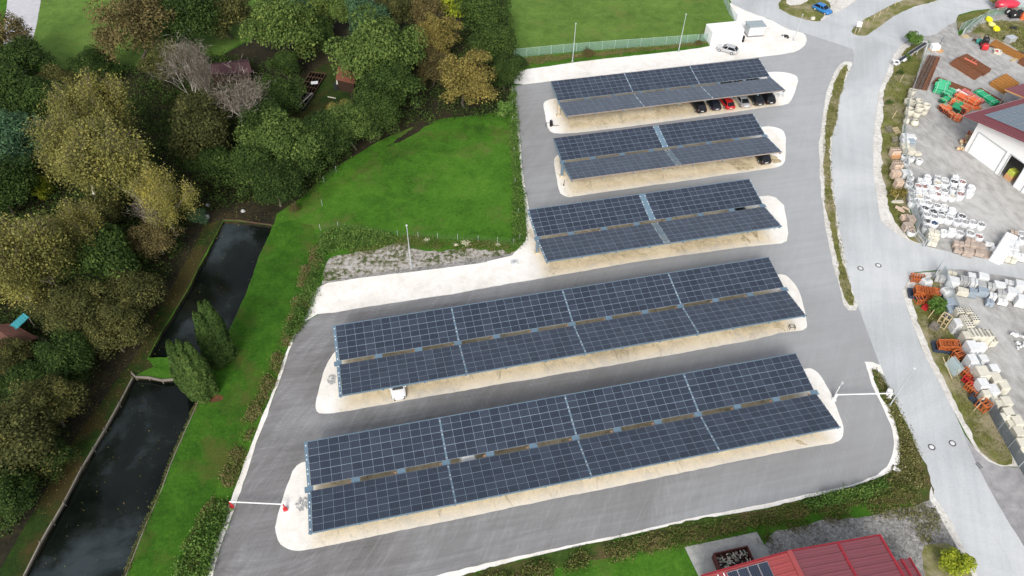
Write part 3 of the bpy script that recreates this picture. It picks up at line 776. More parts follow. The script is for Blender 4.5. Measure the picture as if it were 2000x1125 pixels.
# ================================================================== LAMP POSTS
def lamp_post(u, v, h, lean, label, head=False):
    P = G(u, v); root = empty('lamp_post', P, 0, label, 'lamp post', 'slim grey lamp posts')
    m = MB(); m.tube((0, 0, 0), (lean[0], lean[1], h), .085, .045, 8); m.build('pole', M_steel, root)
    m = MB(); m.cbox((0, 0, .0), (.4, .4, .12), .04); m.build('base', M_gston, root)
    m = MB(); m.cbox((lean[0], lean[1], h), (.24, .2, .1), .03); m.build('lamp_head', M_whiteplast if head else M_steel, root)
lamp_post(1118, 120, 7.9, (.05, 0), 'left of the two lamp posts in front of the green mesh fence')
lamp_post(1325, 101, 7.9, (.1, 0), 'right of the two lamp posts in front of the green mesh fence')
lamp_post(1550, 79, 5.6, (.25, 0), 'lamp post at the round tip of the white gravel forecourt beside the debris')
lamp_post(803.5, 524, 8.3, (.0, 0), 'lamp post with a blue tip standing at the meadow edge on coarse gravel', True)
lamp_post(1737, 793, 7.6, (.1, .1), 'lamp post on the verge between the road and the right barrier', True)

# ================================================================== FENCES
def mesh_mat(name, c, alpha):
    t = NT(name); t.col(c); t.set(.6)
    tr = t.node('ShaderNodeBsdfTransparent'); mx = t.node('ShaderNodeMixShader')
    mx.inputs[0].default_value = alpha
    t.link(tr.outputs[0], mx.inputs[1]); t.link(t.b.outputs[0], mx.inputs[2]); t.link(mx.outputs[0], t.out.inputs['Surface'])
    return t.m
M_slat = plain('slate grey fence slat', rgb(.13, .15, .165), .5)
M_gmesh = mesh_mat('green wire mesh', rgb(.22, .36, .30), .45)
M_bmesh = mesh_mat('galvanised wire mesh', rgb(.50, .60, .62), .5)
M_wmesh = mesh_mat('thin wire mesh', rgb(.3, .36, .28), .03)
M_postgreen = plain('pale green fence post', rgb(.38, .48, .43), .5)
def fence(px, h, sp, mat, pmat, label, cat='fence', group=None, pr=.035, slats=0, top=True, thin=False):
    pts = [G(*q) for q in px]
    root = empty('wire_fence' if not slats else 'slatted_fence', pts[0], 0, label, cat, group)
    o = pts[0]; pts = [p - o for p in pts]
    mesh, rails = MB(), MB(); posts = []
    for a, b in zip(pts[:-1], pts[1:]):
        L = (b - a).length; n = max(1, round(L / sp))
        for i in range(n):
            p, q = a.lerp(b, i / n), a.lerp(b, (i + 1) / n); posts.append(p)
            if slats:
                for s_ in range(slats):
                    z = .12 + (h - .2) * s_ / (slats - 1)
                    mesh.beam((p.x, p.y, z), (q.x, q.y, z), .03, (h - .2) / slats * .72)
            else:
                mesh.quad((p.x, p.y, .05), (q.x, q.y, .05), (q.x, q.y, h - .05), (p.x, p.y, h - .05))
                if top: rails.tube((p.x, p.y, h - .04), (q.x, q.y, h - .04), .02, .02, 5)
    posts.append(pts[-1])
    mesh.build('mesh_panel' if not slats else 'slat_panel', mat, root)
    if rails.v: rails.build('top_rail', pmat, root)
    pm = MB(); pm.tube((0, 0, 0), (0, 0, h + .05), pr, pr, 6); me = pm.mesh('post', pmat)
    for p in posts[:100]: mobj('post', me, root, p)
fence([(1004, 113), (1100, 103.5), (1200, 95.5), (1300, 88.5), (1382, 82)], 1.9, 2.5, M_gmesh, M_postgreen, 'long green wire mesh fence along the field behind the gravel forecourt')
fence([(1412, 0), (1424, 28), (1437, 44)], 1.8, 2.5, M_bmesh, M_steel, 'short mesh fence at the field corner behind the white container')
fence([(1812, 84), (1803, 104), (1791, 150), (1778, 185), (1770, 210), (1762, 262), (1764, 320), (1770, 362), (1776, 402), (1790, 450)], 1.9, 2.5, M_bmesh, M_steel, 'curved wire mesh fence between the road verge and the upper storage yard')
fence([(1872, 62), (1880, 58), (1912, 45), (1925, 36), (1960, 28), (2010, 22)], 1.9, 2.4, M_gmesh, M_steel, 'dark green fence panels round the corner by the yellow spools')
fence([(1989, 912), (1968, 875), (1948, 840), (1930, 805)], 1.85, 2.3, M_slat, M_steel, 'grey slatted fence at the lower right corner beside the cream block stacks', slats=11)
fence([(2075, 1080), (2030, 985), (1990, 912.5)], 1.85, 2.3, M_slat, M_steel, 'grey slatted fence running on to the right edge', slats=11)
fence([(1836, 536), (1844, 560), (1862, 612), (1880, 660), (1895, 706), (1912, 748), (1928, 795)], 1.9, 2.5, M_bmesh, M_steel, 'wire mesh fence between the orange racks and the cream block stacks')
fence([(657, 336), (633, 357), (626, 450), (661, 445), (777, 462), (817, 465), (855, 467), (894, 469), (934, 472), (972, 475), (1003, 478)], 1.2, 7, M_wmesh, M_steel, 'low wire fence with thin pale posts across the lower side of the meadow', top=False, pr=.03)
fence([(1000, 180), (1001, 240), (1004, 300), (1006, 360), (1012, 420), (1015, 470)], 1.3, 6, M_wmesh, M_steel, 'thin wire fence between the meadow and the car park hedge', top=False, pr=.03)

# gates and gantries
def gate_frame(name, px, h, label, bars=2, mat=M_steel):
    pts = [G(*q) for q in px]; o = pts[0]; root = empty(name, o, 0, label, 'gate')
    a, b = pts[0] - o, pts[-1] - o
    m = MB()
    for z in np.linspace(.15, h, bars): m.tube((a.x, a.y, z), (b.x, b.y, z), .04, .04, 6)
    m.build('rail', mat, root)
    m = MB(); n = 14
    for i in range(1, n):
        p = a.lerp(b, i / n); m.tube((p.x, p.y, .15), (p.x, p.y, h), .015, .015, 4)
    m.build('bars', mat, root)
    for p in (a, b):
        m = MB(); m.tube((p.x, p.y, 0), (p.x, p.y, h + .1), .07, .07, 8); m.build('post', mat, root)
gate_frame('sliding_gate', [(1785, 411), (1809, 482)], 1.9, 'grey sliding gate leaf at the lower end of the upper yard fence')
gate_frame('sliding_gate', [(1786, 463), (1803, 482)], 1.4, 'small dark grid gate lying against the fence end by the junction')
gate_frame('sliding_gate', [(1877, 72), (1880, 60), (1908, 46)], 1.9, 'grey sliding gate at the far yard entrance beside the pale timber')
gate_frame('sliding_gate', [(1880, 70), (1915, 49)], 1.7, 'second gate rail leading to the yellow spools')
gate_frame('sliding_gate', [(1822, 545), (1831, 527)], 1.9, 'gate post frame at the lower yard entrance behind the orange racks')

def barrier(pa, pb, h, label, hh=.12, ca=M_red, cb=M_red, bigpost=False):
    a, b = G(*pa), G(*pb); root = empty('height_barrier', a, 0, label, 'barrier'); b = b - a
    for p, c in ((Vector((0, 0, 0)), ca), (b, cb)):
        m = MB()
        if bigpost:
            m.cbox((p.x, p.y, 0), (.5, .5, .25), .05); m.cbox((p.x, p.y, .2), (.28, .28, h - .1), .03)
        else:
            m.tube((p.x + .25, p.y - .25, .02), (p.x, p.y, h), .10, .08, 8); m.box((p.x + .15, p.y - .2, .0), (.45, .32, .35), .4)
        m.build('post', c, root)
    m = MB(); m.beam((0, 0, h), (b.x, b.y, h), .09, hh * .8); m.build('bar', M_white, root)
barrier((452, 988), (556, 993), .95, 'white barrier pole with red feet across the left lane')
barrier((1628, 781), (1735, 778), 1.1, 'white height barrier across the lane at the right end of the nearest carport', .14, M_white, M_white, True)
# signal arm beside the right barrier
P = G(1629, 775); root = empty('traffic_camera_mast', P, 0, 'small mast with angled arm at the left end of the right barrier', 'mast')
m = MB(); m.tube((0, 0, 0), (0, 0, 2.2), .05, .05, 6); m.build('pole', M_white, root)
m = MB(); m.beam((0, 0, 2.1), (.4, .5, 2.2), .08, .12); m.build('arm', M_steel, root)
m = MB(); m.cbox((.4, .5, 2.15), (.3, .3, .3), .04); m.build('signal_box', M_grey, root)
P = G(1732, 772); root = empty('control_cabinet', P, .3, 'white round topped cabinet at the road end of the right barrier', 'cabinet')
m = MB(); m.cbox((0, 0, 0), (.5, .45, 1.1), .08); m.build('cabinet_body', M_white, root)
m = MB(); m.lathe((0, 0, 1.1), [(.34, 0), (.3, .1), (.01, .16)], 12); m.build('cabinet_cap', M_white, root)

# ================================================================== small things of the car park
def manhole(u, v, r, label, z=.026):
    P = G(u, v); root = empty('manhole_cover', (P.x, P.y, z), 0, label, 'manhole cover', 'manhole covers in the road')
    m = MB(); m.tube((0, 0, 0), (0, 0, .012), r, r, 28); m.build('frame', plain('manhole ring', rgb(.10, .095, .095), .8), root)
    m = MB(); m.tube((0, 0, .012), (0, 0, .02), r * .62, r * .62, 24); m.build('lid', M_wston, root)
manhole(1680.5, 524.5, .46, 'round manhole cover, left one of the upper pair in the road')
manhole(1715.5, 518.5, .46, 'round manhole cover, right one of the upper pair in the road')
manhole(1819.5, 873.5, .44, 'round manhole cover, left one of the lower pair in the road')
manhole(1860, 866, .44, 'round manhole cover, right one of the lower pair in the road')
P = G(1912, 909.5); m = MB(); m.box((0, 0, 0), (.5, .75, .012)); 
for i in range(5): m.box((0, -.28 + i * .14, .012), (.42, .05, .01), m=1)
o = m.build('storm_drain', [M_dark, M_grey], None, (P.x, P.y, .028), .45); tag(o, 'dark grated storm drain at the right edge of the road', 'drain')

# container and transformer
P0, P1 = G(1386.5, 90.5), G(1447, 84.5)
d = (P1 - P0); d.z = 0; rz = math.atan2(d.y, d.x); W0 = d.length
Ht = 2.9; Dp = 3.5
root = empty('white_container', (P0.x, P0.y, .03), rz, 'large plain white container beside the silver hatchback', 'container')
m = MB(); m.box((W0 / 2, Dp / 2, .1), (W0, Dp, Ht - .1)); m.build('shell', M_white, root)
m = MB(); m.box((W0 / 2, Dp / 2, Ht), (W0 + .06, Dp + .06, .06)); m.build('roof', M_white, root)
m = MB()
for x in (.2, W0 / 2, W0 - .2): m.box((x, Dp / 2, 0), (.3, Dp, .1))
m.build('skid', M_grey, root)
m = MB(); m.box((W0 + .02, Dp * .5, .9), (.05, .5, 1.2)); m.build('vent', M_grey, root)
m = MB()
for k in range(2): m.box((W0 * (.3 + .4 * k), -.015, .15), (.03, .03, Ht - .3))
m.build('seam', M_whiteplast, root)
P = G(1450.5, 82); m = MB(); m.cbox((0, 0, 0), (.28, .5, 1.3), .04); m.box((0, 0, .5), (.3, .3, .15), m=1)
o = m.build('meter_post', [M_dark, M_steel], None, (P.x, P.y, .03), rz); tag(o, 'narrow dark post beside the right end of the white container', 'meter post')
C0, C1 = G(1460, 73), G(1490, 71)
d = C1 - C0; rz2 = math.atan2(d.y, d.x); L2 = d.length
root = empty('transformer_station', (C0.x, C0.y, .03), rz2, 'grey transformer cabin with a sheet metal roof on the gravel', 'transformer')
m = MB(); m.box((L2 / 2, 1.1, 0), (L2 + .1, 2.3, .22)); m.build('plinth', plain('dark plinth', rgb(.16, .15, .15), .9), root)
m = MB(); m.box((L2 / 2, 1.1, .22), (L2, 2.2, 1.95)); m.build('wall', plain('cabin wall paint', rgb(.52, .55, .56), .6), root)
m = MB(); m.box((L2 / 2, 1.1, 2.17), (L2 + .35, 2.6, .1))
for i in range(6): m.box((.0 + L2 * i / 5, 1.1, 2.27), (.05, 2.6, .05))
m.build('roof', plain('cabin roof sheet', rgb(.30, .35, .37), .5), root)
m = MB(); m.box((L2 * .5, -.02, .3), (1.3, .04, 1.25)); m.build('door', plain('cabin door', rgb(.46, .50, .51), .5), root)

# debris and odd items on the gravel
def debris(u, v, r, label, seed=1, mats=(M_white, M_dark)):
    rg = random.Random(seed); P = G(u, v); m = MB()
    n = 26
    for i in range(n):
        a = rg.uniform(0, 6.28); q = r * rg.uniform(.3, 1)
        x, y = math.cos(a) * q, math.sin(a) * q * .8
        m.box((x, y, 0), (rg.uniform(.1, .6), rg.uniform(.06, .2), rg.uniform(.04, .2)), rg.uniform(0, 3), m=rg.choice((0, 1)))
    for i in range(22):
        a0, a1 = i / 22 * 6.28, (i + 1) / 22 * 6.28; rr = r * .45
        m.tube((math.cos(a0) * rr, math.sin(a0) * rr, .2), (math.cos(a1) * rr, math.sin(a1) * rr, .2), .05, .05, 5, m=1)
    o = m.build('rubble_heap', list(mats), None, (P.x, P.y, .04)); tag(o, label, 'rubble')
debris(1535, 72, .95, 'round wire ring and scattered scraps on the white forecourt near its tip', 3)
# dark cable bundle with a loop by the first carport
P = G(1077, 246); root = empty('cable_bundle', (P.x, P.y, .03), .3, 'black upright cable bundle with a wire loop on the gravel island of the far carport', 'cable bundle')
m = MB(); rg = random.Random(8)
for i in range(18):
    x, y = rg.uniform(-.3, .3), rg.uniform(-.3, .3)
    m.tube((x, y, 0), (x * .6 + rg.uniform(-.2, .2), y * .6, rg.uniform(.7, 1.3)), .07, .05, 5)
m.build('bundle', M_black, root)
m = MB()
for i in range(16):
    a0, a1 = i / 16 * 5.2 + 1, (i + 1) / 16 * 5.2 + 1
    m.tube((-.55 + .55 * math.cos(a0), .1 + .3 * math.sin(a0), .2 + .3 * math.sin(a0)), (-.55 + .55 * math.cos(a1), .1 + .3 * math.sin(a1), .2 + .3 * math.sin(a1)), .03, .03, 5)
m.build('loop', M_black, root)
m = MB(); m.tube((.2, -.1, .1), (1.3, -.35, .05), .06, .04, 5); m.build('tail', M_darkwood, root)
# small frames at the island ends
def small_frame(u, v, w, h, mat, label, rz=0):
    P = G(u, v); root = empty('equipment_frame', (P.x, P.y, .03), rz, label, 'frame')
    for x in (-w / 2, w / 2):
        for y in (-w / 3, w / 3):
            m = MB(); m.tube((x, y, 0), (x, y, h), .04, .04, 5); m.build('leg', mat, root)
    m = MB()
    for a, b in (((-w/2,-w/3),(w/2,-w/3)), ((w/2,-w/3),(w/2,w/3)), ((w/2,w/3),(-w/2,w/3)), ((-w/2,w/3),(-w/2,-w/3))): m.tube((*a, h), (*b, h), .04, .04, 5)
    m.build('top_frame', mat, root)
small_frame(1524, 188, .9, .5, M_steel, 'small grey tube frame at the right tip of the far carport island')
small_frame(1506, 447.5, .9, .4, M_steel, 'small grey tube frame at the right front of the middle carport', .2)
small_frame(1546, 642, .7, .5, M_dark, 'small dark frame at the right tip of the long carport island')
P = G(1750.5, 918.5); root = empty('notice_board', (P.x, P.y, .03), -.55, 'low white board with a dark frame on the gravel bend', 'board')
m = MB(); m.box((0, 0, .12), (.85, .62, .04)); m.build('panel', M_white, root)
m = MB()
for a, b in (((-.47,-.36),(.47,-.36)), ((.47,-.36),(.47,.36)), ((.47,.36),(-.47,.36)), ((-.47,.36),(-.47,-.36))): m.beam((*a, .13), (*b, .13), .08, .1)
m.build('frame', M_darkwood, root)
m = MB(); m.box((-.3, 0, 0), (.08, .5, .12)); m.box((.3, 0, 0), (.08, .5, .12)); m.build('leg', M_darkwood, root)
P = G(1004.5, 513.5); m = MB(); m.cbox((0, 0, 0), (1.0, .9, .25), .05); m.box((.0, 0, .25), (.5, .4, .02), m=1)
o = m.build('cable_shaft', [M_wston, M_gston], None, (P.x, P.y, .03), TH); tag(o, 'square pale concrete shaft lid on the gravel left of the middle carport', 'shaft cover')
for u, v, lab in ((1101, 354, 'thin dark stake on the gravel tip left of the second carport'), ):
    P = G(u, v + 8); m = MB(); m.tube((0, 0, 0), (.05, 0, 1.0), .05, .04, 6); m.box((0, 0, 0), (.25, .2, .06))
    o = m.build('marker_stake', M_dark, None, (P.x, P.y, .03)); tag(o, lab, 'stake')
P = G(592, 985); m = MB(); rg = random.Random(2)
for i in range(60):
    a = rg.uniform(0, 6.28); q = .75 * math.sqrt(rg.random()); m.cbox((math.cos(a) * q, math.sin(a) * q * 1.1, 0), (rg.uniform(.08, .3), rg.uniform(.08, .25), rg.uniform(.03, .12)), .02, rg.uniform(0, 3))
o = m.build('stone_heap', M_gston, None, (P.x, P.y, .03)); tag(o, 'small heap of grey stones at the left end of the nearest carport', 'stone heap')
P = G(648, 742); m = MB()
for i in range(40):
    a = rg.uniform(0, 6.28); q = .55 * math.sqrt(rg.random()); m.cbox((math.cos(a) * q, math.sin(a) * q * 1.3, 0), (rg.uniform(.08, .3), rg.uniform(.08, .25), rg.uniform(.03, .1)), .02, rg.uniform(0, 3))
o = m.build('stone_heap', M_gston, None, (P.x, P.y, .03)); tag(o, 'small heap of grey stones at the left end of the long carport', 'stone heap')
# signs at the road fork
P = G(1674, 62); root = empty('road_sign', (P.x, P.y, .03), -.2, 'white road sign on the point of the grass island at the fork', 'road sign')
m = MB(); m.tube((-.35, 0, 0), (-.35, 0, 2), .04, .04, 6); m.tube((.35, 0, 0), (.35, 0, 2), .04, .04, 6); m.build('pole', M_steel, root)
m = MB(); m.box((0, -.04, 1.1), (.95, .05, 1.0), tilt=('X', -.25)); m.build('panel', M_white, root)
for i, (u, v) in enumerate([(1668, 69), (1675, 66), (1692, 50), (1705, 40), (1716, 33), (1731, 24), (1747, 12)]):
    P = G(u, v); m = MB(); m.tube((0, 0, 0), (.06, .02, 1.3), .05, .045, 6)
    o = m.build('marker_post', M_newwood, None, (P.x, P.y, .03)); tag(o, '%s pale stake from the tip of the grass island at the fork' % ORD[i], 'stake', 'pale stakes on the island')
P = G(1587, 38); m = MB(); m.cbox((0, 0, 0), (.8, .5, .5), .05); o = m.build('salt_bin', M_cream, None, (P.x, P.y, .03), .2); tag(o, 'small cream box on the grass below the blue car', 'box')
# ================================================================== STORAGE YARDS
FA = math.atan2((G(1948, 840) - G(1989, 912)).y, (G(1948, 840) - G(1989, 912)).x)   # lower fence direction
YB = math.atan2((G(1945, 342) - G(1882, 293)).y, (G(1945, 342) - G(1882, 293)).x)   # yard hall wall direction

# ---- big bags
def bag_mesh(seed, fill):
    rg = random.Random(seed); m = MB(); n = 14
    def ring(r, z, sq=.35, jit=.03):
        out = []
        for i in range(n):
            a = 2 * math.pi * i / n
            q = 1 / max(abs(math.cos(a)), abs(math.sin(a))) ** sq
            rr = r * q * (1 + rg.uniform(-jit, jit))
            out.append((rr * math.cos(a), rr * math.sin(a), z + rg.uniform(-jit, jit)))
        return out
    h = rg.uniform(.82, 1.0)
    m.loft([ring(.44, .0, .6), ring(.50, .15, .5), ring(.53, .5), ring(.51, h - .1), ring(.50, h), ring(.46, h + .02), ring(.44, h - .16)], 0, True, cap=False)
    for i in range(4):   # lifting loops
        a = math.pi / 4 + i * math.pi / 2; x, y = .46 * math.cos(a), .46 * math.sin(a)
        if rg.random() < .7:
            tx, ty = x * rg.uniform(.8, 1.3), y * rg.uniform(.8, 1.3)
            m.tube((x - .08 * math.sin(a), y + .08 * math.cos(a), h), (tx, ty, h + .28), .025, .025, 4)
            m.tube((tx, ty, h + .28), (x + .08 * math.sin(a), y - .08 * math.cos(a), h), .025, .025, 4)
    body = m.mesh('bag_body', M_whiteplast)
    f = MB(); rings = []
    vs = []; k = 0
    for i in range(26):
        a = rg.uniform(0, 6.28); q = .40 * math.sqrt(rg.random())
        f.cbox((q * math.cos(a), q * math.sin(a), h - .17 + rg.uniform(0, .05)), (rg.uniform(.08, .2), rg.uniform(.08, .16), rg.uniform(.08, .15)), .02, rg.uniform(0, 3), m=0)
    f.tube((0, 0, h - .22), (0, 0, h - .10), .40, .40, 12, 0)
    fm = f.mesh('bag_filling', fill)
    return body, fm
FILL = {'pale': plain('pale gravel fill', rgb(.62, .62, .61), .95, var=.3, scale=9), 'grey': plain('grey gravel fill', rgb(.33, .33, .33), .95, var=.3, scale=9), 'dark': plain('dark basalt fill', rgb(.085, .085, .09), .95, var=.3, scale=9),
        'beige': plain('beige sand fill', rgb(.52, .48, .38), .95, var=.2), 'pink': plain('reddish gravel fill', rgb(.33, .19, .17), .95, var=.3, scale=9), 'blue': plain('dark blue fill', rgb(.05, .08, .16), .8, var=.3, scale=9)}
_bag = {}
def bag(u, v, fill, label, group):
    rg = random.Random(int(u * 7 + v * 13)); sd = rg.randrange(3)
    if (sd, fill) not in _bag: _bag[(sd, fill)] = bag_mesh(sd, FILL[fill])
    P = G(u, v, .9)
    s = rg.uniform(1.04, 1.18)
    root = empty('bulk_bag', (P.x, P.y, .03), FA + rg.uniform(-.25, .25), label, 'bulk bag', group, (s * 1.06, s * 1.06, s * rg.uniform(.9, 1.08)))
    b, f = _bag[(sd, fill)]
    mobj('bag_body', b, root); mobj('filling', f, root)
Z6 = lambda x, y: (1740 + x / 9.073, 330 + y / 9.073)
Z7 = lambda x, y: (1740 + x / 7.692, 400 + y / 7.692)
Z8 = lambda x, y: (1740 + x / 7.692, 510 + y / 7.692)
rowsA = [
 ('farthest row of the upper block', [(320,275,'grey'),(540,215,'pale'),(655,150,'pale'),(830,175,'grey'),(965,185,'pale'),(1150,160,'pale'),(1270,235,'pink'),(1435,320,'pale')]),
 ('second row of the upper block', [(490,305,'pink'),(640,235,'pale'),(825,250,'beige'),(965,260,'grey'),(1115,245,'dark'),(1270,345,'pale'),(1400,420,'pale')]),
 ('third row of the upper block', [(360,380,'grey'),(600,320,'pink'),(700,350,'pale'),(800,350,'pink'),(955,375,'grey'),(1110,370,'grey')]),
 ('fourth row of the upper block', [(500,385,'pale'),(625,440,'pale'),(735,440,'pale'),(825,455,'pink'),(960,470,'pale'),(1095,485,'beige'),(1225,465,'pink')]),
 ('worn last row of upper block', [(385,490,'grey'),(500,505,'beige'),(620,520,'grey')])]
rowsB = [
 ('top row of the lower block', [(385,590,'grey'),(535,595,'pale'),(665,610,'grey'),(825,650,'grey'),(965,670,'pale'),(1090,745,'pale')]),
 ('second row of the lower block', [(605,700,'dark'),(755,755,'dark'),(915,790,'dark'),(1070,805,'pale'),(1260,840,'dark')]),
 ('third row of the lower block', [(630,820,'grey'),(765,850,'grey'),(895,865,'grey'),(1030,890,'grey'),(1180,915,'grey'),(1320,940,'grey'),(1455,955,'grey'),(1605,985,'grey')]),
 ('fence row of the lower block', [(645,925,'dark'),(770,955,'blue'),(640,1035,'grey')])]
FN = {'pale': 'pale gravel', 'grey': 'grey gravel', 'dark': 'dark stones', 'beige': 'beige sand', 'pink': 'reddish gravel', 'blue': 'dark blue stones'}
for rl in rowsA + rowsB:
    for i, (x, y, f) in enumerate(rl[1]):
        u, v = Z6(x, y)
        bag(u, v, f, 'bulk bag of %s, %s from left in %s' % (FN[f], ORD[i], rl[0]), 'white bulk bags in the upper yard')
for i, (x, y, f) in enumerate([(805,405,'pale'),(920,410,'pale'),(1040,430,'grey'),(1190,435,'grey'),(1325,480,'pink')]):
    u, v = Z7(x, y)
    bag(u, v, f, 'white bulk bag, %s from left in the row above the brown gabions' % ORD[i], 'white bulk bags in the upper yard')
for x, y, l in ((1975, 420, 'white bulk bag at the right edge above the white block stack'), (1990, 510, 'second white bulk bag at the right edge below another')):
    u, v = Z7(x, y); bag(u, v, 'grey', l, 'white bulk bags in the upper yard')

# ---- concrete rings
def ring_stack(u, v, D, h, tiers, label, cone=False):
    z = h * tiers; P = G(u, v, z)
    root = empty('concrete_ring', (P.x, P.y, .03), 0, label, 'concrete ring', 'concrete pipes along the yard fence')
    for k in range(tiers):
        m = MB(); r = D / 2; z0 = k * h + (.02 if k else 0)
        rt = r * (.62 if cone and k == tiers - 1 else 1)
        m.lathe((0, 0, z0), [(r * .84, h * .12), (r * .84, 0), (r, 0), (r, h * .55), (rt, h * .93), (rt * .98, h), (rt * .82, h), (rt * .80, h * .9), (r * .84, h * .5), (r * .84, h * .12)], 24)
        m.build('ring_section', M_cream, root)
    m = MB(); m.tube((0, 0, .02), (0, 0, .06), D * .42, D * .42, 16); m.build('floor_disc', M_gston, root)
Zr = lambda x, y: (1720 + x / 11.11, 160 + y / 11.11)
for x, y, D, h, t_, c, l in [
    (695,175,1.30,1.0,1,0,'tall flared pale concrete pipe, topmost of the pipes by the fence'),
    (655,305,1.15,.6,1,0,'low pale concrete ring right below the topmost flared pipe'),
    (600,390,1.2,.9,1,0,'pale concrete ring hard against the fence, between the low ring and the barrel'),
    (690,430,1.35,1.1,1,0,'wide pale concrete ring on the fence side of the stacked pairs'),
    (845,395,1.3,1.0,1,0,'pale concrete ring farthest back in the middle column of pipes'),
    (860,455,1.3,1.1,1,0,'pale concrete ring half hidden behind the tallest stacked pair'),
    (1010,495,1.35,1.05,2,0,'stacked pair of pale concrete rings farthest from the fence'),
    (860,525,1.45,1.15,2,0,'tallest stacked pair of pale concrete rings in the middle column'),
    (650,585,1.55,1.4,1,0,'barrel sized pale concrete ring with thick rim by the fence'),
    (580,790,1.1,1.0,1,1,'narrow necked concrete cone by the fence below the barrel'),
    (765,830,1.4,1.0,1,1,'wide concrete cone, lowest of the pipes')]:
    u, v = Zr(x, y); ring_stack(u, v, D, h, t_, l, bool(c))

# ---- generic stacks on pallets
_bk = {}
def blocks_mesh(w, d, h, nl, mat, holes=0, gapz=.05, seed=0, cols=1, rows=1):
    rg = random.Random(seed); m = MB(); lh = h / nl
    for k in range(nl):
        for i in range(cols):
            for j in range(rows):
                cw, cd = w / cols, d / rows
                m.cbox((-w / 2 + cw * (i + .5) + rg.uniform(-.02, .02), -d / 2 + cd * (j + .5) + rg.uniform(-.02, .02), k * lh), (cw - .035, cd - .035, lh - gapz), .04, rg.uniform(-.015, .015))
    if holes:
        z = h - gapz + .012
        nx, ny = holes
        for i in range(nx):
            for j in range(ny):
                m.box((-w / 2 + w * (i + .5) / nx, -d / 2 + d * (j + .5) / ny, z - .01), (w / nx * .45, d / ny * .5, .02), m=1)
    return m.mesh('blocks', [mat, M_hole])
def stack(u, v, w, d, h, nl, mat, label, group=None, cat='block stack', name='block_stack', rz=None, holes=0, pallet=True, cols=1, rows=1, z0=.03, part='blocks'):
    P = G(u, v, h + .1)
    root = empty(name, (P.x, P.y, z0), FA if rz is None else rz, label, cat, group)
    key = (round(w, 2), round(d, 2), round(h, 2), nl, mat.name, holes, cols, rows)
    if key not in _bk: _bk[key] = blocks_mesh(w, d, h, nl, mat, holes, .05, len(_bk), cols, rows)
    mobj(part, _bk[key], root, (0, 0, .12 if pallet else 0))
    if pallet:
        pk = ('pal', round(w, 2), round(d, 2))
        if pk not in _bk:
            m = MB()
            for i in range(5): m.box((-w / 2 + w * (i + .5) / 5, 0, .09), (w / 5 * .7, d, .03))
            for y in (-d * .4, 0, d * .4): m.box((0, y, 0), (w, .1, .09))
            _bk[pk] = m.mesh('pallet', M_wood)
        mobj('pallet', _bk[pk], root)
    return root
GC = 'cream block stacks beside the lower yard fence'
Z1 = lambda x, y: (1800 + x / 10, 640 + y / 10)
Z2 = lambda x, y: (1840 + x / 12.5, 740 + y / 12.5)
Z3 = lambda x, y: (1860 + x / 11.84, 820 + y / 11.84)
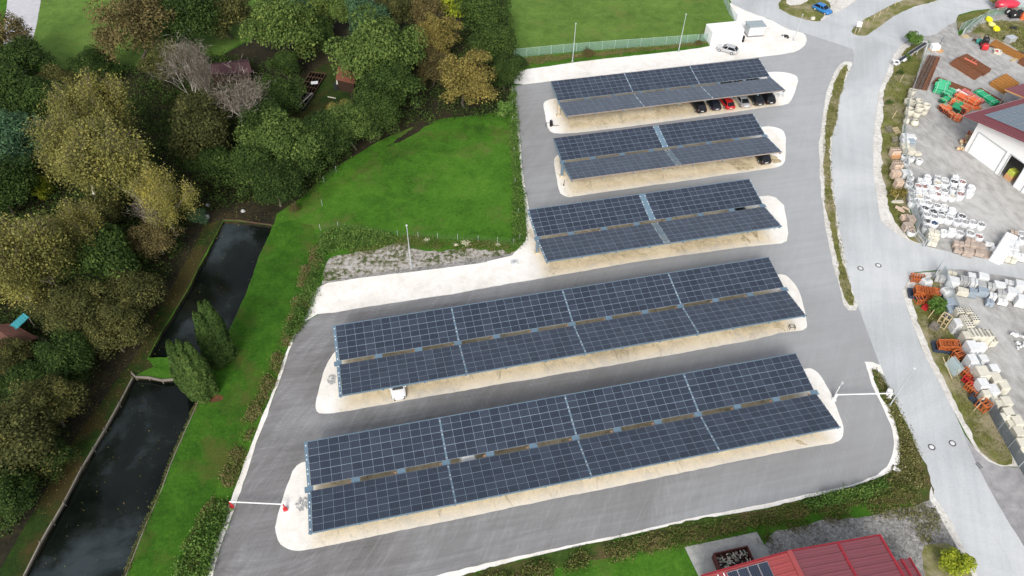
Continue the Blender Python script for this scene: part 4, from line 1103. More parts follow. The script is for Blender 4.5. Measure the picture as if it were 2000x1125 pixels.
lower = [
 (Z8, 905, 600, 1.3, 1.3, 1.5, 1, M_bluewrap, 0, 1, 'pale blue wrapped stack next to the round green tree'),
 (Z8, 910, 700, 1.3, 1.1, 1.4, 1, M_bluewrap, 0, 1, 'second pale blue wrapped stack just below the one by the green tree'),
 (Z8, 1055, 720, 1.0, 1.0, 2.3, 3, M_cream, (3, 3), 1, 'tall cream stack with square holes, left one of the topmost pair'),
 (Z8, 1180, 725, 1.0, 1.0, 2.3, 3, M_cream, (3, 3), 1, 'tall cream stack with square holes, right one of the topmost pair'),
 (Z8, 1130, 830, 1.1, 1.0, 2.4, 3, M_cream, (3, 3), 1, 'tall cream stack with square holes, left in the second row'),
 (Z8, 1275, 840, 1.1, 1.0, 2.2, 3, M_cream, (3, 3), 1, 'tall cream stack with square holes, right in the second row'),
 (Z8, 1190, 930, 1.1, 1.1, 2.4, 3, M_cream, (3, 3), 1, 'tall cream stack with square holes in front of the second row'),
 (Z8, 1040, 900, 1.3, 1.3, 1.9, 2, M_wston, 0, 1, 'pale plain stack left of the hollow block stacks'),
 (Z1, 1030, 80, 1.5, 1.1, 2.3, 3, M_cream, (7, 2), 1, 'cream stack with fine slots, left in the slotted row'),
 (Z1, 1180, 80, 1.5, 1.1, 2.3, 3, M_cream, (7, 2), 1, 'cream stack with fine slots, middle of the slotted row'),
 (Z1, 1330, 90, 1.3, 1.1, 2.3, 3, M_cream, (6, 2), 1, 'cream stack with fine slots, right end of the slotted row'),
 (Z1, 1410, 210, 1.1, 1.0, 1.3, 3, M_cream, (6, 2), 1, 'lower cream slatted stack at the right end below the slotted row'),
 (Z1, 910, 120, 1.2, 1.1, 2.1, 2, M_cream, 0, 1, 'plain cream stack at the left end of the slotted row'),
 (Z1, 1020, 330, 1.7, 1.3, 2.2, 2, M_wston, 0, 1, 'broad plain white block stack under the slotted row'),
 (Z1, 1190, 320, 1.0, 1.3, 2.0, 2, M_wston, 0, 1, 'narrow white block stack right of the broad one under the slotted row'),
 (Z1, 1020, 580, 1.4, 1.1, 2.1, 2, M_wston, 0, 1, 'white block stack left of the small one with a dark shadow joint'),
 (Z1, 1220, 580, 1.1, 1.1, 1.4, 2, M_wston, 0, 1, 'small square white stack standing free at the right'),
 (Z1, 1085, 710, 1.2, 1.1, 1.9, 2, M_wston, 0, 1, 'white block stack in front of the small square one, nearer the fence'),
 (Z1, 1220, 830, 1.7, 1.5, 2.2, 2, M_cream, 0, 1, 'large cream block stack half way down the row'),
 (Z1, 1430, 775, 1.2, 1.1, 1.5, 2, M_wston, 0, 1, 'square white stack right of the large cream one half way down'),
 (Z1, 1460, 950, 1.6, 1.3, 1.5, 2, M_cream, 0, 1, 'cream block stack under the square white stack'),
 (Z1, 1230, 1050, 1.4, 1.2, 2.0, 2, M_wston, 0, 1, 'pale block stack near the orange frames at the fence'),
 (Z2, 1270, 210, 1.4, 1.3, 1.9, 2, M_wston, 0, 1, 'bright white block stack third from the lower fence corner'),
 (Z2, 1100, 330, .9, 1.0, 1.6, 4, M_cream, 0, 1, 'thin layered cream stack beside the bright white one'),
 (Z2, 1290, 450, 1.4, .9, 1.1, 3, M_cream, 0, 1, 'low layered cream stack with straw coloured side'),
 (Z2, 1520, 120, 1.5, 1.2, 1.4, 2, M_cream, 0, 1, 'weathered cream stack with a dark hole in its side'),
 (Z2, 1590, 520, 1.3, 1.2, 1.5, 2, M_cream, 0, 1, 'cream block stack above the small green weed'),
 (Z2, 1440, 590, 1.0, 1.2, 1.3, 2, M_cream, 0, 1, 'narrow cream stack behind the small green weed'),
 (Z2, 1650, 800, 1.3, 1.2, 1.6, 2, M_cream, 0, 1, 'cream block stack second from the right end of the slatted fence'),
 (Z2, 1530, 900, 1.0, 1.1, 1.4, 2, M_cream, 0, 1, 'narrow cream stack against the slatted fence'),
 (Z2, 1860, 990, 1.5, 1.2, 1.6, 2, M_cream, 0, 1, 'cream block stack near the right edge with a mossy top'),
 (Z2, 1720, 1080, 1.0, 1.0, 1.3, 2, M_cream, 0, 1, 'small cream stack tight behind the fence posts'),
 (Z3, 1560, 250, 1.4, 1.2, 1.4, 2, M_cream, 0, 1, 'lowest but one cream block stack at the right edge'),
 (Z3, 1640, 520, 1.4, 1.2, 1.3, 2, M_cream, 0, 1, 'lowest cream block stack at the right edge of the photo'),
]
for zf, x, y, w, d, h, nl, mt, ho, pal, lab in lower:
    u, v = zf(x, y); stack(u, v, w, d, h, nl, mt, lab, GC, holes=ho, pallet=False if h > 1.8 else True)

GS = 'stone and block pallets on the lower yard'
RZ2 = math.atan2((G(2000, 570) - G(1870, 540)).y, (G(2000, 570) - G(1870, 540)).x)
for x, y, w, d, h, nl, mt, cl, rw, lab in [
 (770, 230, 1.6, .9, .9, 2, M_gston, 3, 1, 'grey slab pallet with dark frame right of the gate posts'),
 (945, 270, 1.7, 1.3, 1.2, 1, M_wston, 1, 1, 'large white wrapped pallet, second from the yard entrance'),
 (930, 165, 1.3, .6, .7, 2, M_cream, 2, 1, 'small beige pallet behind the large white wrapped one'),
 (1125, 260, 1.4, 1.2, 1.3, 3, M_gston, 4, 1, 'ribbed grey block pallet in the back row'),
 (1225, 205, 1.1, 1.0, 1.0, 1, M_wston, 1, 1, 'white pallet topping the back row, left of the square white one'),
 (1270, 300, 1.2, 1.3, 1.1, 2, M_wston, 2, 1, 'white pallet joined in front of the back row white one'),
 (1405, 215, 1.4, 1.2, 1.3, 1, M_wston, 1, 1, 'square bright white pallet standing farthest back'),
 (1385, 340, 1.1, 1.1, 1.2, 1, M_gston, 1, 1, 'pale grey pallet in front of the square bright white one'),
 (1095, 430, 1.5, 1.0, .9, 4, M_cream, 1, 3, 'beige slatted pallet at the front by the dark wet asphalt'),
 (1250, 440, 1.1, 1.0, 1.1, 1, M_bluewrap, 1, 1, 'dark blue grey wrapped pallet in the front row'),
 (1400, 430, 1.4, 1.1, 1.1, 1, M_bluewrap, 1, 1, 'wide blue grey wrapped pallet right of the dark blue one'),
 (1525, 360, 1.1, 1.1, 1.3, 2, M_gston, 2, 1, 'plain grey pallet in the middle of the lower yard row'),
 (1650, 340, 1.6, 1.1, 1.2, 1, M_wston, 1, 1, 'white wrapped pallet with a flat sheet top'),
 (1800, 310, 1.5, .9, .9, 2, M_wston, 3, 1, 'ribbed white pallet at the back near the right edge'),
 (1680, 470, 1.2, 1.1, 1.2, 2, M_gston, 2, 1, 'speckled grey pallet below the flat sheet topped one'),
 (1690, 590, 1.3, .8, .7, 1, M_wston, 2, 1, 'low white pallet at the front, right of the blue cube'),
 (1545, 500, 1.0, .9, .9, 2, M_wston, 2, 1, 'small white pallet above the pale blue cube'),
 (1500, 600, 1.0, .9, .8, 2, M_bluewrap, 2, 1, 'pale blue cube pallet standing farthest forward'),
 (1850, 440, 1.6, 1.4, 1.5, 1, M_wston, 1, 1, 'largest bright white pallet near the right edge'),
 (1960, 330, 1.3, 1.3, 1.4, 1, M_wston, 1, 1, 'white pallet cut by the right edge, behind the largest one'),
 (1990, 540, 1.3, 1.2, 1.6, 2, M_wston, 1, 1, 'white pallet cut by the right edge, in front of the largest one')]:
    u, v = Z8(x, y); stack(u, v, w, d, h, nl, mt, lab, GS, 'pallet of stone', 'stone_pallet', RZ2, cols=cl, rows=rw)
# rubble pile of broken blocks at the right edge
P = G(1993, 668); m = MB(); rg = random.Random(4)
for i in range(26): m.cbox((rg.uniform(-1.1, 1.3), rg.uniform(-1.3, 1.1), rg.uniform(0, .3)), (rg.uniform(.3, .6), rg.uniform(.2, .4), rg.uniform(.2, .35)), .03, rg.uniform(0, 3))
o = m.build('block_pile', M_wston, None, (P.x, P.y, .03)); tag(o, 'loose pile of white hollow blocks by itself at the right edge', 'block pile')

# ---- upper yard: stones along the fence and gabions by the junction
def simple_stack(u, v, w, d, h, nl, mt, lab, grp, cat='pallet of stone', name='stone_pallet', rz=0, **kw):
    return stack(u, v, w, d, h, nl, mt, lab, grp, cat, name, rz, **kw)
UP_ = 'pallets along the inner side of the upper yard fence'
Z5 = lambda x, y: (1730 + x / 11.11, 260 + y / 11.11)
for x, y, w, d, h, nl, mt, lab in [
 (440, 40, 1.2, 1.3, 1.3, 1, M_wston, 'white wrapped pallet, first below the concrete cones on the fence side'),
 (580, 60, 1.2, 1.2, 1.2, 1, M_wston, 'white wrapped pallet, first below the concrete cones on the yard side'),
 (575, 150, 1.1, 1.1, 1.2, 1, M_bluewrap, 'pale grey blue wrapped pallet, second on the yard side'),
 (440, 150, 1.2, 1.0, 1.2, 1, M_wston, 'white wrapped pallet, second on the fence side'),
 (435, 250, 1.3, 1.0, 1.1, 2, M_cream, 'cream stone pallet, third on the fence side'),
 (570, 260, 1.0, .9, .9, 1, M_gston, 'small grey pallet, third on the yard side'),
 (430, 350, 1.1, .8, .7, 2, M_cream, 'low cream pallet, fourth on the fence side'),
 (560, 350, 1.3, 1.1, .9, 2, M_cream, 'cream slab pallet, fourth on the yard side'),
 (700, 420, 1.2, .8, .5, 1, M_cream, 'single low cream slab pallet jutting out into the yard'),
 (465, 830, 1.6, 1.3, 1.1, 1, M_wston, 'wide white wrapped pallet above the lone grey tub'),
 ]:
    u, v = Z5(x, y); simple_stack(u, v, w, d, h, nl, mt, lab, UP_, rz=.05)
for x, y, lab in [(415,495,'white tapered tub with dark opening by the fence, left of three'),(570,525,'white tapered tub, middle of three below the cream pallets'),(740,580,'white round tub farthest out into the yard'),(450,640,'white tapered tub on its own below the left tub'),(545,960,'lone ribbed grey tub above the bulk bags')]:
    u, v = Z5(x, y); P = G(u, v, 1.0); root = empty('concrete_tub', (P.x, P.y, .03), rng.uniform(-.3, .3), lab, 'tub', 'white tubs in the upper yard')
    m = MB(); m.lathe((0, 0, 0), [(.01, 0), (.42, 0), (.50, .3), (.56, .95), (.50, 1.02), (.34, 1.0), (.30, .6), (.01, .58)], 18); m.build('tub_body', M_wston, root)
    m = MB(); m.box((.0, .12, .97), (.5, .16, .08)); m.build('opening', M_hole, root)
# bricks outside the fence
BR = 'brick pallets on the verge outside the upper yard fence'
for u, v, w, d, h, mt, ho, lab in [
 (1751, 292, 1.5, 1.2, 1.4, M_brick, (5, 2), 'pale hollow brick pallet with orange bricks below, topmost on the verge'),
 (1755, 318, 1.5, 1.3, 1.6, M_brick, (5, 2), 'pale hollow brick pallet, second on the verge'),
 (1752, 335, 1.5, 1.0, 1.2, M_brick, 0, 'plain pale brick pallet, third on the verge'),
 (1758, 352, 1.2, 1.1, 1.4, M_brick, 0, 'pale brick pallet beside the yellow leaved sapling'),
 (1769, 421, 1.2, .8, .8, M_brick, 0, 'leaning brick pallet among broken stones near the sliding gate'),
 (1781, 424, 1.1, 1.2, 1.2, M_ston, 0, 'brown stone pallet next to the sliding gate'),
 (1775, 438, 1.3, 1.2, 1.1, M_ston, 0, 'brown split stone pallet just above the white sack')]:
    simple_stack(u, v, w, d, h, 3, mt, lab, BR, 'brick pallet', 'brick_pallet', .1, holes=ho, cols=3)
# orange bricks under first
u, v = 1751, 303
simple_stack(u, v, 1.5, .5, .7, 2, M_obrick, 'orange brick row at the foot of the topmost brick pallet', BR, 'brick pallet', 'brick_pallet', .1, cols=4)
P = G(1777, 459); root = empty('log_sack', (P.x, P.y, .035), .2, 'white sack stuffed with split stone posts at the junction corner', 'sack')
b, f = bag_mesh(77, FILL['pale']); mobj('sack_body', b, root, scale=(1.1, 1.1, .8))
m = MB()
for i in range(7): m.cbox((rng.uniform(-.3, .3), rng.uniform(-.3, .3), .3), (.14, .14, rng.uniform(.8, 1.1)), .02, rng.uniform(0, 2))
m.build('stone_posts', M_ston, root)
# flat stones
P = G(1760, 410); m = MB()
for i in range(8): m.cbox((rng.uniform(-.9, .9), rng.uniform(-.5, .5), rng.uniform(0, .15)), (rng.uniform(.5, 1.1), rng.uniform(.25, .4), .15), .03, -.7 + rng.uniform(-.2, .2))
o = m.build('stone_slabs', M_brick, None, (P.x, P.y, .035)); tag(o, 'scatter of pinkish stone slabs on the verge below the yellow sapling', 'stone slabs')
P = G(1752, 396); m = MB(); m.cbox((0, 0, 0), (1.9, .3, .25), .04); m.cbox((.2, .3, 0), (1.6, .25, .2), .04, .05)
o = m.build('stone_beam', M_cream, None, (P.x, P.y, .035), 0); tag(o, 'pair of pale stone beams lying right under the yellow sapling', 'stone beam')

GG = 'pallets and gabions along the yard entrance lane'
for x, y, w, d, h, nl, mt, lab in [
 (655, 395, 1.6, 1.0, 1.5, 3, M_cream, 'cream slab stack behind the sliding gate, topmost of three in line'),
 (650, 460, 1.6, .9, 1.1, 3, M_cream, 'cream slab stack behind the sliding gate, middle of three in line'),
 (630, 545, 1.4, .8, .8, 3, M_cream, 'cream slab stack behind the sliding gate, lowest of three in line'),
 (1035, 570, 1.6, 1.0, 1.0, 2, M_ston, 'brown gabion, upper left one of the brown group'),
 (1035, 665, 1.4, .7, .7, 2, M_ston, 'lower brown slab pallet under the upper left gabion'),
 (1205, 510, 1.3, .8, 1.4, 2, M_ston, 'brown pink wrapped pallet reaching up to the bulk bags'),
 (1200, 580, 1.6, .9, 1.2, 3, M_ston, 'layered beige brown pallet in the middle of the group'),
 (1180, 680, 1.5, 1.0, 1.0, 2, M_ston, 'brown block pallet lowest in the middle column'),
 (1345, 595, 1.5, 1.2, .8, 1, M_ston, 'dark grey brown gabion right of the layered pallet'),
 (1340, 705, 1.3, .9, .7, 1, M_ston, 'framed brown slab pallet below the dark gabion'),
 (1490, 575, 1.3, .6, .6, 1, M_wston, 'small white wrapped pallet left of the long white cover'),
 (1860, 400, 1.1, .8, .7, 2, M_ston, 'small brown stone pallet above the long white cover'),
 (1865, 560, 1.4, 1.1, 1.2, 2, M_wston, 'white and brown pallet right of the long white cover, uppermost'),
 (1860, 640, 1.4, .9, 1.2, 2, M_wston, 'white pallet right of the long white cover, second'),
 (1840, 720, 1.4, 1.0, 1.1, 1, M_wston, 'smooth white pallet right of the long white cover, third'),
 (1815, 800, 1.5, .7, .8, 2, M_cream, 'cream pallet right of the long white cover, nearest the lane'),
 (1965, 755, 1.4, 1.0, .9, 2, M_wston, 'white pallet with dark spots at the right edge of the lane')]:
    u, v = Z7(x, y); simple_stack(u, v, w, d, h, nl, mt, lab, GG, rz=RZ2, cols=2)
P = G(1930, 499); m = MB(); m.cbox((0, 0, 0), (1.5, 1.9, .12), .03)
o = m.build('stone_slab', M_ston, None, (P.x, P.y, .03), RZ2); tag(o, 'flat tan slab lying beside the long white cover', 'slab')
# concrete bay floor
m = MB(); pts = [G(*Z7(*q)) for q in ((690,500),(950,530),(955,690),(580,600))]
m.quad(*[(p.x, p.y, .045) for p in pts]); o = m.build('concrete_floor', M_conc); o['kind'] = 'structure'
# long white tarped stack
A, B = G(*Z7(1700, 500), .9), G(*Z7(1640, 760), .5)
A = G(1975, 462, 1.0); B = G(1953, 497, 1.0); d = B - A; L = d.length
root = empty('covered_stack', ((A.x + B.x) / 2, (A.y + B.y) / 2, .03), math.atan2(d.y, d.x), 'long stack wrapped in white sheet, stretching back from the lane', 'covered stack')
m = MB(); m.cbox((0, 0, 0), (L + 1.2, 1.9, 1.25), .12, taper=.93); m.cbox((L / 2 + .3, -.1, 0), (1.5, 1.6, 1.05), .12, taper=.9); m.cbox((L * .2, -1.1, 0), (1.0, .8, .6), .1, taper=.7); m.build('cover', M_white, root)
m = MB()
for k in (-.3, .05, .4): m.box((L * k, 0, 1.1), (.05, 1.95, .17))
m.build('strap', M_gston, root)

# ---- orange racks, skips and crates on the lower verge
def rack(u, v, w, d, h, mat, label, rz=None, bars=4, grp='orange lacquered steel racks', z0=.03, side=True):
    P = G(u, v, 0); root = empty('steel_rack', (P.x, P.y, z0), FA if rz is None else rz, label, 'rack', grp)
    for x in (-w / 2, w / 2):
        for y in (-d / 2, d / 2):
            m = MB(); m.beam((x, y, 0), (x, y + .001, h), .09, .09); m.build('upright', mat, root)
    for z in (.15, h):
        m = MB()
        for a, b in (((-w/2,-d/2),(w/2,-d/2)), ((w/2,-d/2),(w/2,d/2)), ((w/2,d/2),(-w/2,d/2)), ((-w/2,d/2),(-w/2,-d/2))): m.beam((*a, z), (*b, z), .10, .09)
        m.build('frame', mat, root)
    m = MB()
    for i in range(1, bars):
        x = -w / 2 + w * i / bars
        m.beam((x, -d / 2, h * .8), (x, d / 2, h * .8), .16, .05); m.beam((x, -d / 2, .2), (x, -d / 2 + .02, h), .08, .05); m.beam((x, d / 2, .2), (x, d / 2 + .02, h), .08, .05); m.beam((x, -d / 2, .3), (x, d / 2, .3), .2, .05)
    m.beam((-w / 2, -d / 2, .2), (w / 2, -d / 2, h), .05, .05)
    m.build('crossbars', mat, root)
    return root
def skip_box(u, v, w, d, h, label, rz=0, load=0):
    P = G(u, v, 0); root = empty('steel_skip', (P.x, P.y, .03), rz, label, 'skip')
    navy = plain('dark blue skip paint', rgb(.035, .05, .08), .5, var=.2)
    m = MB(); t_ = .06
    m.box((0, 0, 0), (w, d, .08)); 
    for y in (-d / 2, d / 2): m.box((0, y, .0), (w, t_, h))
    for x in (-w / 2, w / 2): m.box((x, 0, .0), (t_, d - .1, h))
    m.build('body', navy, root)
    m = MB()
    for x in (-w * .4, 0, w * .4): m.box((x, -d / 2 - .05, .0), (.08, .05, h)); m.box((x, d / 2 + .05, .0), (.08, .05, h))
    m.build('rib', navy, root)
    return root
RX = RZ2 + .12
skip_box(1806, 580, 4.6, 1.6, .5, 'long dark blue skip under the big orange racks', RX)
for i, (u, v, w, lab) in enumerate([(1791, 576, 1.3, 'orange steel rack on the long skip, leftmost'), (1802, 577.5, 1.1, 'orange steel rack on the long skip, second from left'), (1812, 579, 1.1, 'orange steel rack on the long skip, third from left'), (1822, 580, 1.0, 'orange steel rack on the long skip, right end')]):
    rack(u, v, w * .9, 1.2, .95, M_orack, lab, RX, 5, z0=.3)
rack(1790, 548, 1.8, 1.1, .8, M_orack, 'orange steel rack behind the long skip at the junction corner', RX, 5)
rack(1795, 589, 1.5, 1.2, .9, M_orack, 'low orange rack frame in the grass below the long skip', RX + .3, 3)
rack(1813, 592, 1.2, 1.0, .9, M_orack, 'orange frame tucked under the round green tree', RX + .9, 3)
rack(1806, 603, .8, .6, .4, M_red, 'small red frame lying in the grass left of the round green tree', RX + .9, 3)
skip_box(1848, 683, 3.7, 1.5, .55, 'short dark blue skip full of orange racks half way down the verge', RX + .05)
for i, (u, v, w, lab) in enumerate([(1837, 681, 1.2, 'orange rack in the short skip, left'), (1848, 681, 1.2, 'orange rack in the short skip, middle'), (1859, 681, 1.2, 'orange rack in the short skip, right')]):
    rack(u, v, w * .95, 1.2, .85, M_orack, lab, RX + .05, 5, z0=.3)
rack(1867, 699, 1.0, 1.0, 1.1, M_orack, 'rusty orange frame beside the glass panels below the short skip', FA + .3, 3)
rack(1885, 735, 1.3, .9, 1.0, M_orack, 'dark orange rack, first of three above the black skip', FA + .5, 4)
rack(1890, 748, 1.3, .9, .9, M_red, 'red brown rack, second of three above the black skip', FA + .5, 4)
rack(1896, 764, 1.6, 1.0, .9, M_orack, 'bright orange rack, third of three above the black skip', FA + .5, 5)
skip_box(1908, 783, 1.6, 1.4, .8, 'small black skip between orange frames', FA + .5)
rack(1917, 797, 1.3, 1.1, 1.2, M_orack, 'orange frame with autumn leaves at the upper end of the slatted fence', FA + .4, 3)
rack(1838, 636, 1.2, 1.0, 1.9, M_newwood, 'tall open timber frame below the round green tree', FA + .7, 2, grp=None)
rack(1823, 642, 1.0, .8, .8, M_wood, 'small grey slatted crate left of the tall timber frame', FA + .7, 6, grp=None)
P = G(1855, 724); root = empty('mesh_panel_stack', (P.x, P.y, .03), FA + .15, 'transparent grey mesh panels leaning on the verge', 'mesh panel')
for k in range(2):
    m = MB(); m.box((0, .35 * k - .2, 0), (2.1, .03, 1.7), tilt=('X', .25)); m.build('mesh', M_bmesh, root)
m = MB(); m.tube((-1.05, -.2, 0), (-1.05, .2, 1.7), .04, .04, 5); m.tube((1.05, -.2, 0), (1.05, .2, 1.7), .04, .04, 5); m.tube((-1.3, .6, .1), (1.3, .9, 1.5), .05, .05, 5); m.build('frame', M_newwood, root)
for u, v, mt, lab in ((1844, 575, M_wston, 'white open sack on the asphalt right of the long skip'), (1806, 556, M_wston, 'white crate standing behind the orange racks')):
    P = G(u, v); m = MB(); m.cbox((0, 0, 0), (1.5, 1.3, 1.0), .12, .3, taper=.85); m.box((.1, .1, 1.0), (.8, .5, .03), .3, m=1)
    o = m.build('open_sack', [mt, M_gston], None, (P.x, P.y, .03)); tag(o, lab, 'sack')
# wooden lattice pallets on the upper verge
for u, v, tl, mt, lab in ((1738, 257, .5, M_wood, 'grey lattice pallet leaning on the upper verge'), (1752, 258, .3, M_newwood, 'yellowish pallet stack right of the grey lattice pallet'), (1748, 278, .9, M_wood, 'broken pallet leaning at a steep angle above the brick pallets')):
    P = G(u, v); root = empty('wooden_pallet', (P.x, P.y, .04), .3, lab, 'pallet')
    root.rotation_euler = (tl, 0, .3)
    m = MB()
    for i in range(6): m.box((-.5 + i * .2, 0, .1), (.1, 1.9, .025))
    m.build('slats', mt, root)
    m = MB()
    for y in (-.85, -.28, .28, .85): m.box((0, y, .0), (1.15, .1, .09))
    m.build('bearers', mt, root)

# ---- rusty reinforcement steel
def rebar(px, h, mat, label, n=9, z0=.03, cross=5):
    pts = [G(u, v, h) for u, v in px]     # four corners, long side first
    root = empty('reinforcement_mesh', (pts[0].x, pts[0].y, z0), 0, label, 'reinforcement mesh', 'rusty reinforcement steel stacks')
    o = Vector((pts[0].x, pts[0].y, 0)); a, b, c, d = [Vector((p.x, p.y, 0)) - o for p in pts]
    m = MB(); m.add([(*p[:2], 0) for p in (a, b, c, d)] + [(*p[:2], h - .05) for p in (a, b, c, d)], [(3,2,1,0),(4,5,6,7),(0,1,5,4),(1,2,6,5),(2,3,7,6),(3,0,4,7)])
    m.build('stack', mat, root)
    m = MB()
    for i in range(n + 1):
        p, q = a.lerp(d, i / n), b.lerp(c, i / n); m.beam((p.x, p.y, h), (q.x, q.y, h), .05, .05)
    for i in range(cross + 1):
        p, q = a.lerp(b, i / cross), d.lerp(c, i / cross); m.beam((p.x, p.y, h + .03), (q.x, q.y, h + .03), .05, .04)
    m.build('wires', mat, root)
ZA = lambda x, y: (1720 + x / 11.11, 60 + y / 11.11)
ZB = lambda x, y: (1800 + x / 10, 140 + y / 10)
q4 = lambda x, y: (1500 + x / 4, y / 4)
rebar([q4(1425,490), q4(1620,612), q4(1675,575), q4(1480,450)], .45, M_rust, 'brown reinforcement mesh stack, left of the two joined ones in mid yard', 5, cross=10)
rebar([q4(1485,450), q4(1690,575), q4(1745,540), q4(1555,420)], .6, M_rust, 'brown reinforcement mesh stack with a red bar on top in mid yard', 5, cross=10)
rebar([q4(1740,640), q4(1850,710), q4(1965,650), q4(1860,575)], .7, M_rust2, 'orange rust stack partly under the small red roof', 6)
rebar([q4(1290,640), q4(1570,745), q4(1590,700), q4(1330,600)], .4, M_rust, 'long brown mesh stack behind the green bundles', 5, cross=12)
rebar([q4(1610,715), q4(1790,810), q4(1840,790), q4(1660,685)], .5, M_rust, 'dark brown stack right of the long green bundle', 5, cross=9)
rebar([q4(1730,345), q4(1990,475), q4(2040,450), q4(1780,310)], .3, M_rust2, 'long flat rust strip behind the forklift', 4, cross=12)
rebar([q4(1960,480), q4(2080,545), q4(2120,510), q4(2000,445)], .5, M_rust, 'brown steel stack cut by the right edge', 4)
# long rusted girders lying along the fence
pa = [ZA(1060,520), ZA(1290,560), ZA(1000,1290), ZA(680,1230)]
A, B, C, D = [G(u, v, .3) for u, v in pa]
root = empty('steel_girders', (A.x, A.y, .03), 0, 'long rusty girders and shuttering lying lengthwise along the upper fence', 'steel girders'); o = Vector((A.x, A.y, 0))
for i in range(9):
    p = (A.lerp(B, i / 8) - o); q = (D.lerp(C, i / 8) - o)
    n = 3
    for k in range(n):
        jf = .045 * ((i * 7) % 5 - 2); s_, e_ = p.lerp(q, max(0, k / n + .01 + (jf if k else 0))), p.lerp(q, min(1, (k + 1) / n - .012 + (jf if k < 2 else 0)))
        m = MB(); m.beam((s_.x, s_.y, .18 + .05 * (i % 2)), (e_.x, e_.y, .18 + .05 * (i % 2)), .16 if i % 3 else .26, .3); m.build('girder', M_rust if i > 5 else M_darkwood if i % 2 else plain('dull rust', rgb(.16, .10, .075), .9, var=.3), root)
for k in (.02, .33, .5, .68, .97):
    p, q = A.lerp(D, k) - o, B.lerp(C, k) - o; m = MB(); m.beam((p.x, p.y, .06), (q.x, q.y, .06), .25, .1); m.build('bearer', M_wood, root)
P = G(*q4(1545, 500), .5)
# red bar on stack
A, B = G(*q4(1535, 455), .75), G(*q4(1632, 505), .75); m = MB(); m.beam((0, 0, 0), (B.x - A.x, B.y - A.y, 0), .22, .2)
C_ = G(*q4(1585, 500), .75) - G(*q4(1600, 480), .75)
m.beam(((B.x - A.x) * .5, (B.y - A.y) * .5, .0), ((B.x - A.x) * .5 + 1.0, (B.y - A.y) * .5 + 1.1, 0), .08, .1); m.beam(((B.x - A.x) * .75, (B.y - A.y) * .75, .0), ((B.x - A.x) * .75 + 1.0, (B.y - A.y) * .75 + 1.1, 0), .08, .1)
o = m.build('red_bar', plain('salmon red bar', rgb(.62, .17, .11), .5), None, (A.x, A.y, .78)); tag(o, 'salmon red bar with two prongs lying on the brown mesh stack', 'bar')

# ---- pipe bundles
def pipes(px0, px1, n, r, mat, label, layers=2, mat2=None, straps=True, grp='plastic pipe bundles in the upper yard', sp=None, bandm=None):
    A, B = G(*px0, .3), G(*px1, .3); d = B - A; d.z = 0; L = d.length
    root = empty('pipe_bundle', ((A.x + B.x) / 2, (A.y + B.y) / 2, .03), math.atan2(d.y, d.x), label, 'pipe bundle', grp)
    rg = random.Random(int(px0[0] * 3)); sp = sp or 2 * r
    for l in range(layers):
        m = MB()
        for i in range(n - (l % 2)):
            y = (i - (n - 1) / 2 + .5 * (l % 2)) * sp; z = .12 + r + l * r * 1.75; e = rg.uniform(-.12, .12)
            m.tube((-L / 2 + e, y, z), (L / 2 + e, y, z), r, r, 9, 0, caps=False)
            m.tube((-L / 2 + e - .01, y, z), (-L / 2 + e + .02, y, z), r * .8, r * .8, 9, 1)
            m.tube((L / 2 + e - .02, y, z), (L / 2 + e + .01, y, z), r * .8, r * .8, 9, 1)
            m.tube((L / 2 + e - .25, y, z), (L / 2 + e, y, z), r * 1.12, r * 1.12, 9, 0, caps=False)
        m.build('pipe_layer', [mat if not (mat2 and l == layers - 1) else mat2, M_hole], root)
    if straps:
        m = MB(); W = n * sp + .08; H = .1 + r * 2 + (layers - 1) * r * 1.75
        for k in (-.36, 0, .36) if L > 3 else (-.3, .3):
            for y in (-W / 2, W / 2): m.box((L * k, y, 0), (.09, .05, H + .06))
            m.box((L * k, 0, H + .04), (.09, W, .05)); m.box((L * k, 0, .0), (.12, W, .1))
        m.build('timber_frame', bandm or M_newwood, root)
    return root
pale_g = plain('pale mint band', rgb(.35, .62, .48), .6)
pipes(ZB(230, 330), ZB(470, 390), 9, .13, M_green, 'bright green pipe bundle strapped into two blocks, leftmost', 5, bandm=pale_g, sp=.27)
pipes(ZB(290, 250), ZB(520, 310), 5, .13, M_green, 'green pipe bundle directly behind the leftmost one', 5, bandm=pale_g)
pipes(ZB(600, 390), ZB(430, 500), 5, .12, M_green, 'green pipe bundle with pale end frames in second place', 4, bandm=pale_g)
pipes(ZB(540, 500), ZB(390, 600), 5, .11, M_green, 'small dull green and tan pipe bundle lowest of the greens', 3)
pipes(ZB(1070, 400), ZB(1450, 650), 6, .13, M_green, 'long green pipe bundle beside the dark brown stack', 3, bandm=pale_g)
pipes(ZB(720, 640), ZB(640, 790), 6, .13, M_green, 'short green pipe bundle in the middle of the orange ones', 4, bandm=M_green)
pipes(ZB(680, 380), ZB(1090, 640), 5, .10, plain('pale pink pipe', rgb(.72, .58, .56), .5), 'long bundle of thin white and pink pipes', 3, bandm=M_red)
pipes(ZB(800, 370), ZB(1200, 610), 5, .10, plain('faded red pipe', rgb(.50, .16, .15), .5), 'long bundle of faded red pipes beside the white ones', 3, bandm=M_red)
pipes(ZB(660, 490), ZB(900, 610), 4, .19, M_orange, 'large orange pipe bundle, upper left of the two big ones', 3)
pipes(ZB(870, 590), ZB(1080, 700), 4, .20, M_orange, 'large orange pipe bundle, lower right of the two big ones', 4)
pipes(ZB(560, 590), ZB(700, 660), 4, .13, M_orange, 'orange pipe bundle between the green bundles', 4)
pipes(ZB(350, 730), ZB(440, 700), 4, .13, M_orange, 'small orange fitting bundle at the far left of the front line', 3)
pipes(ZB(420, 790), ZB(560, 720), 5, .13, M_orange, 'orange bundle with white caps, second in the front line', 3)
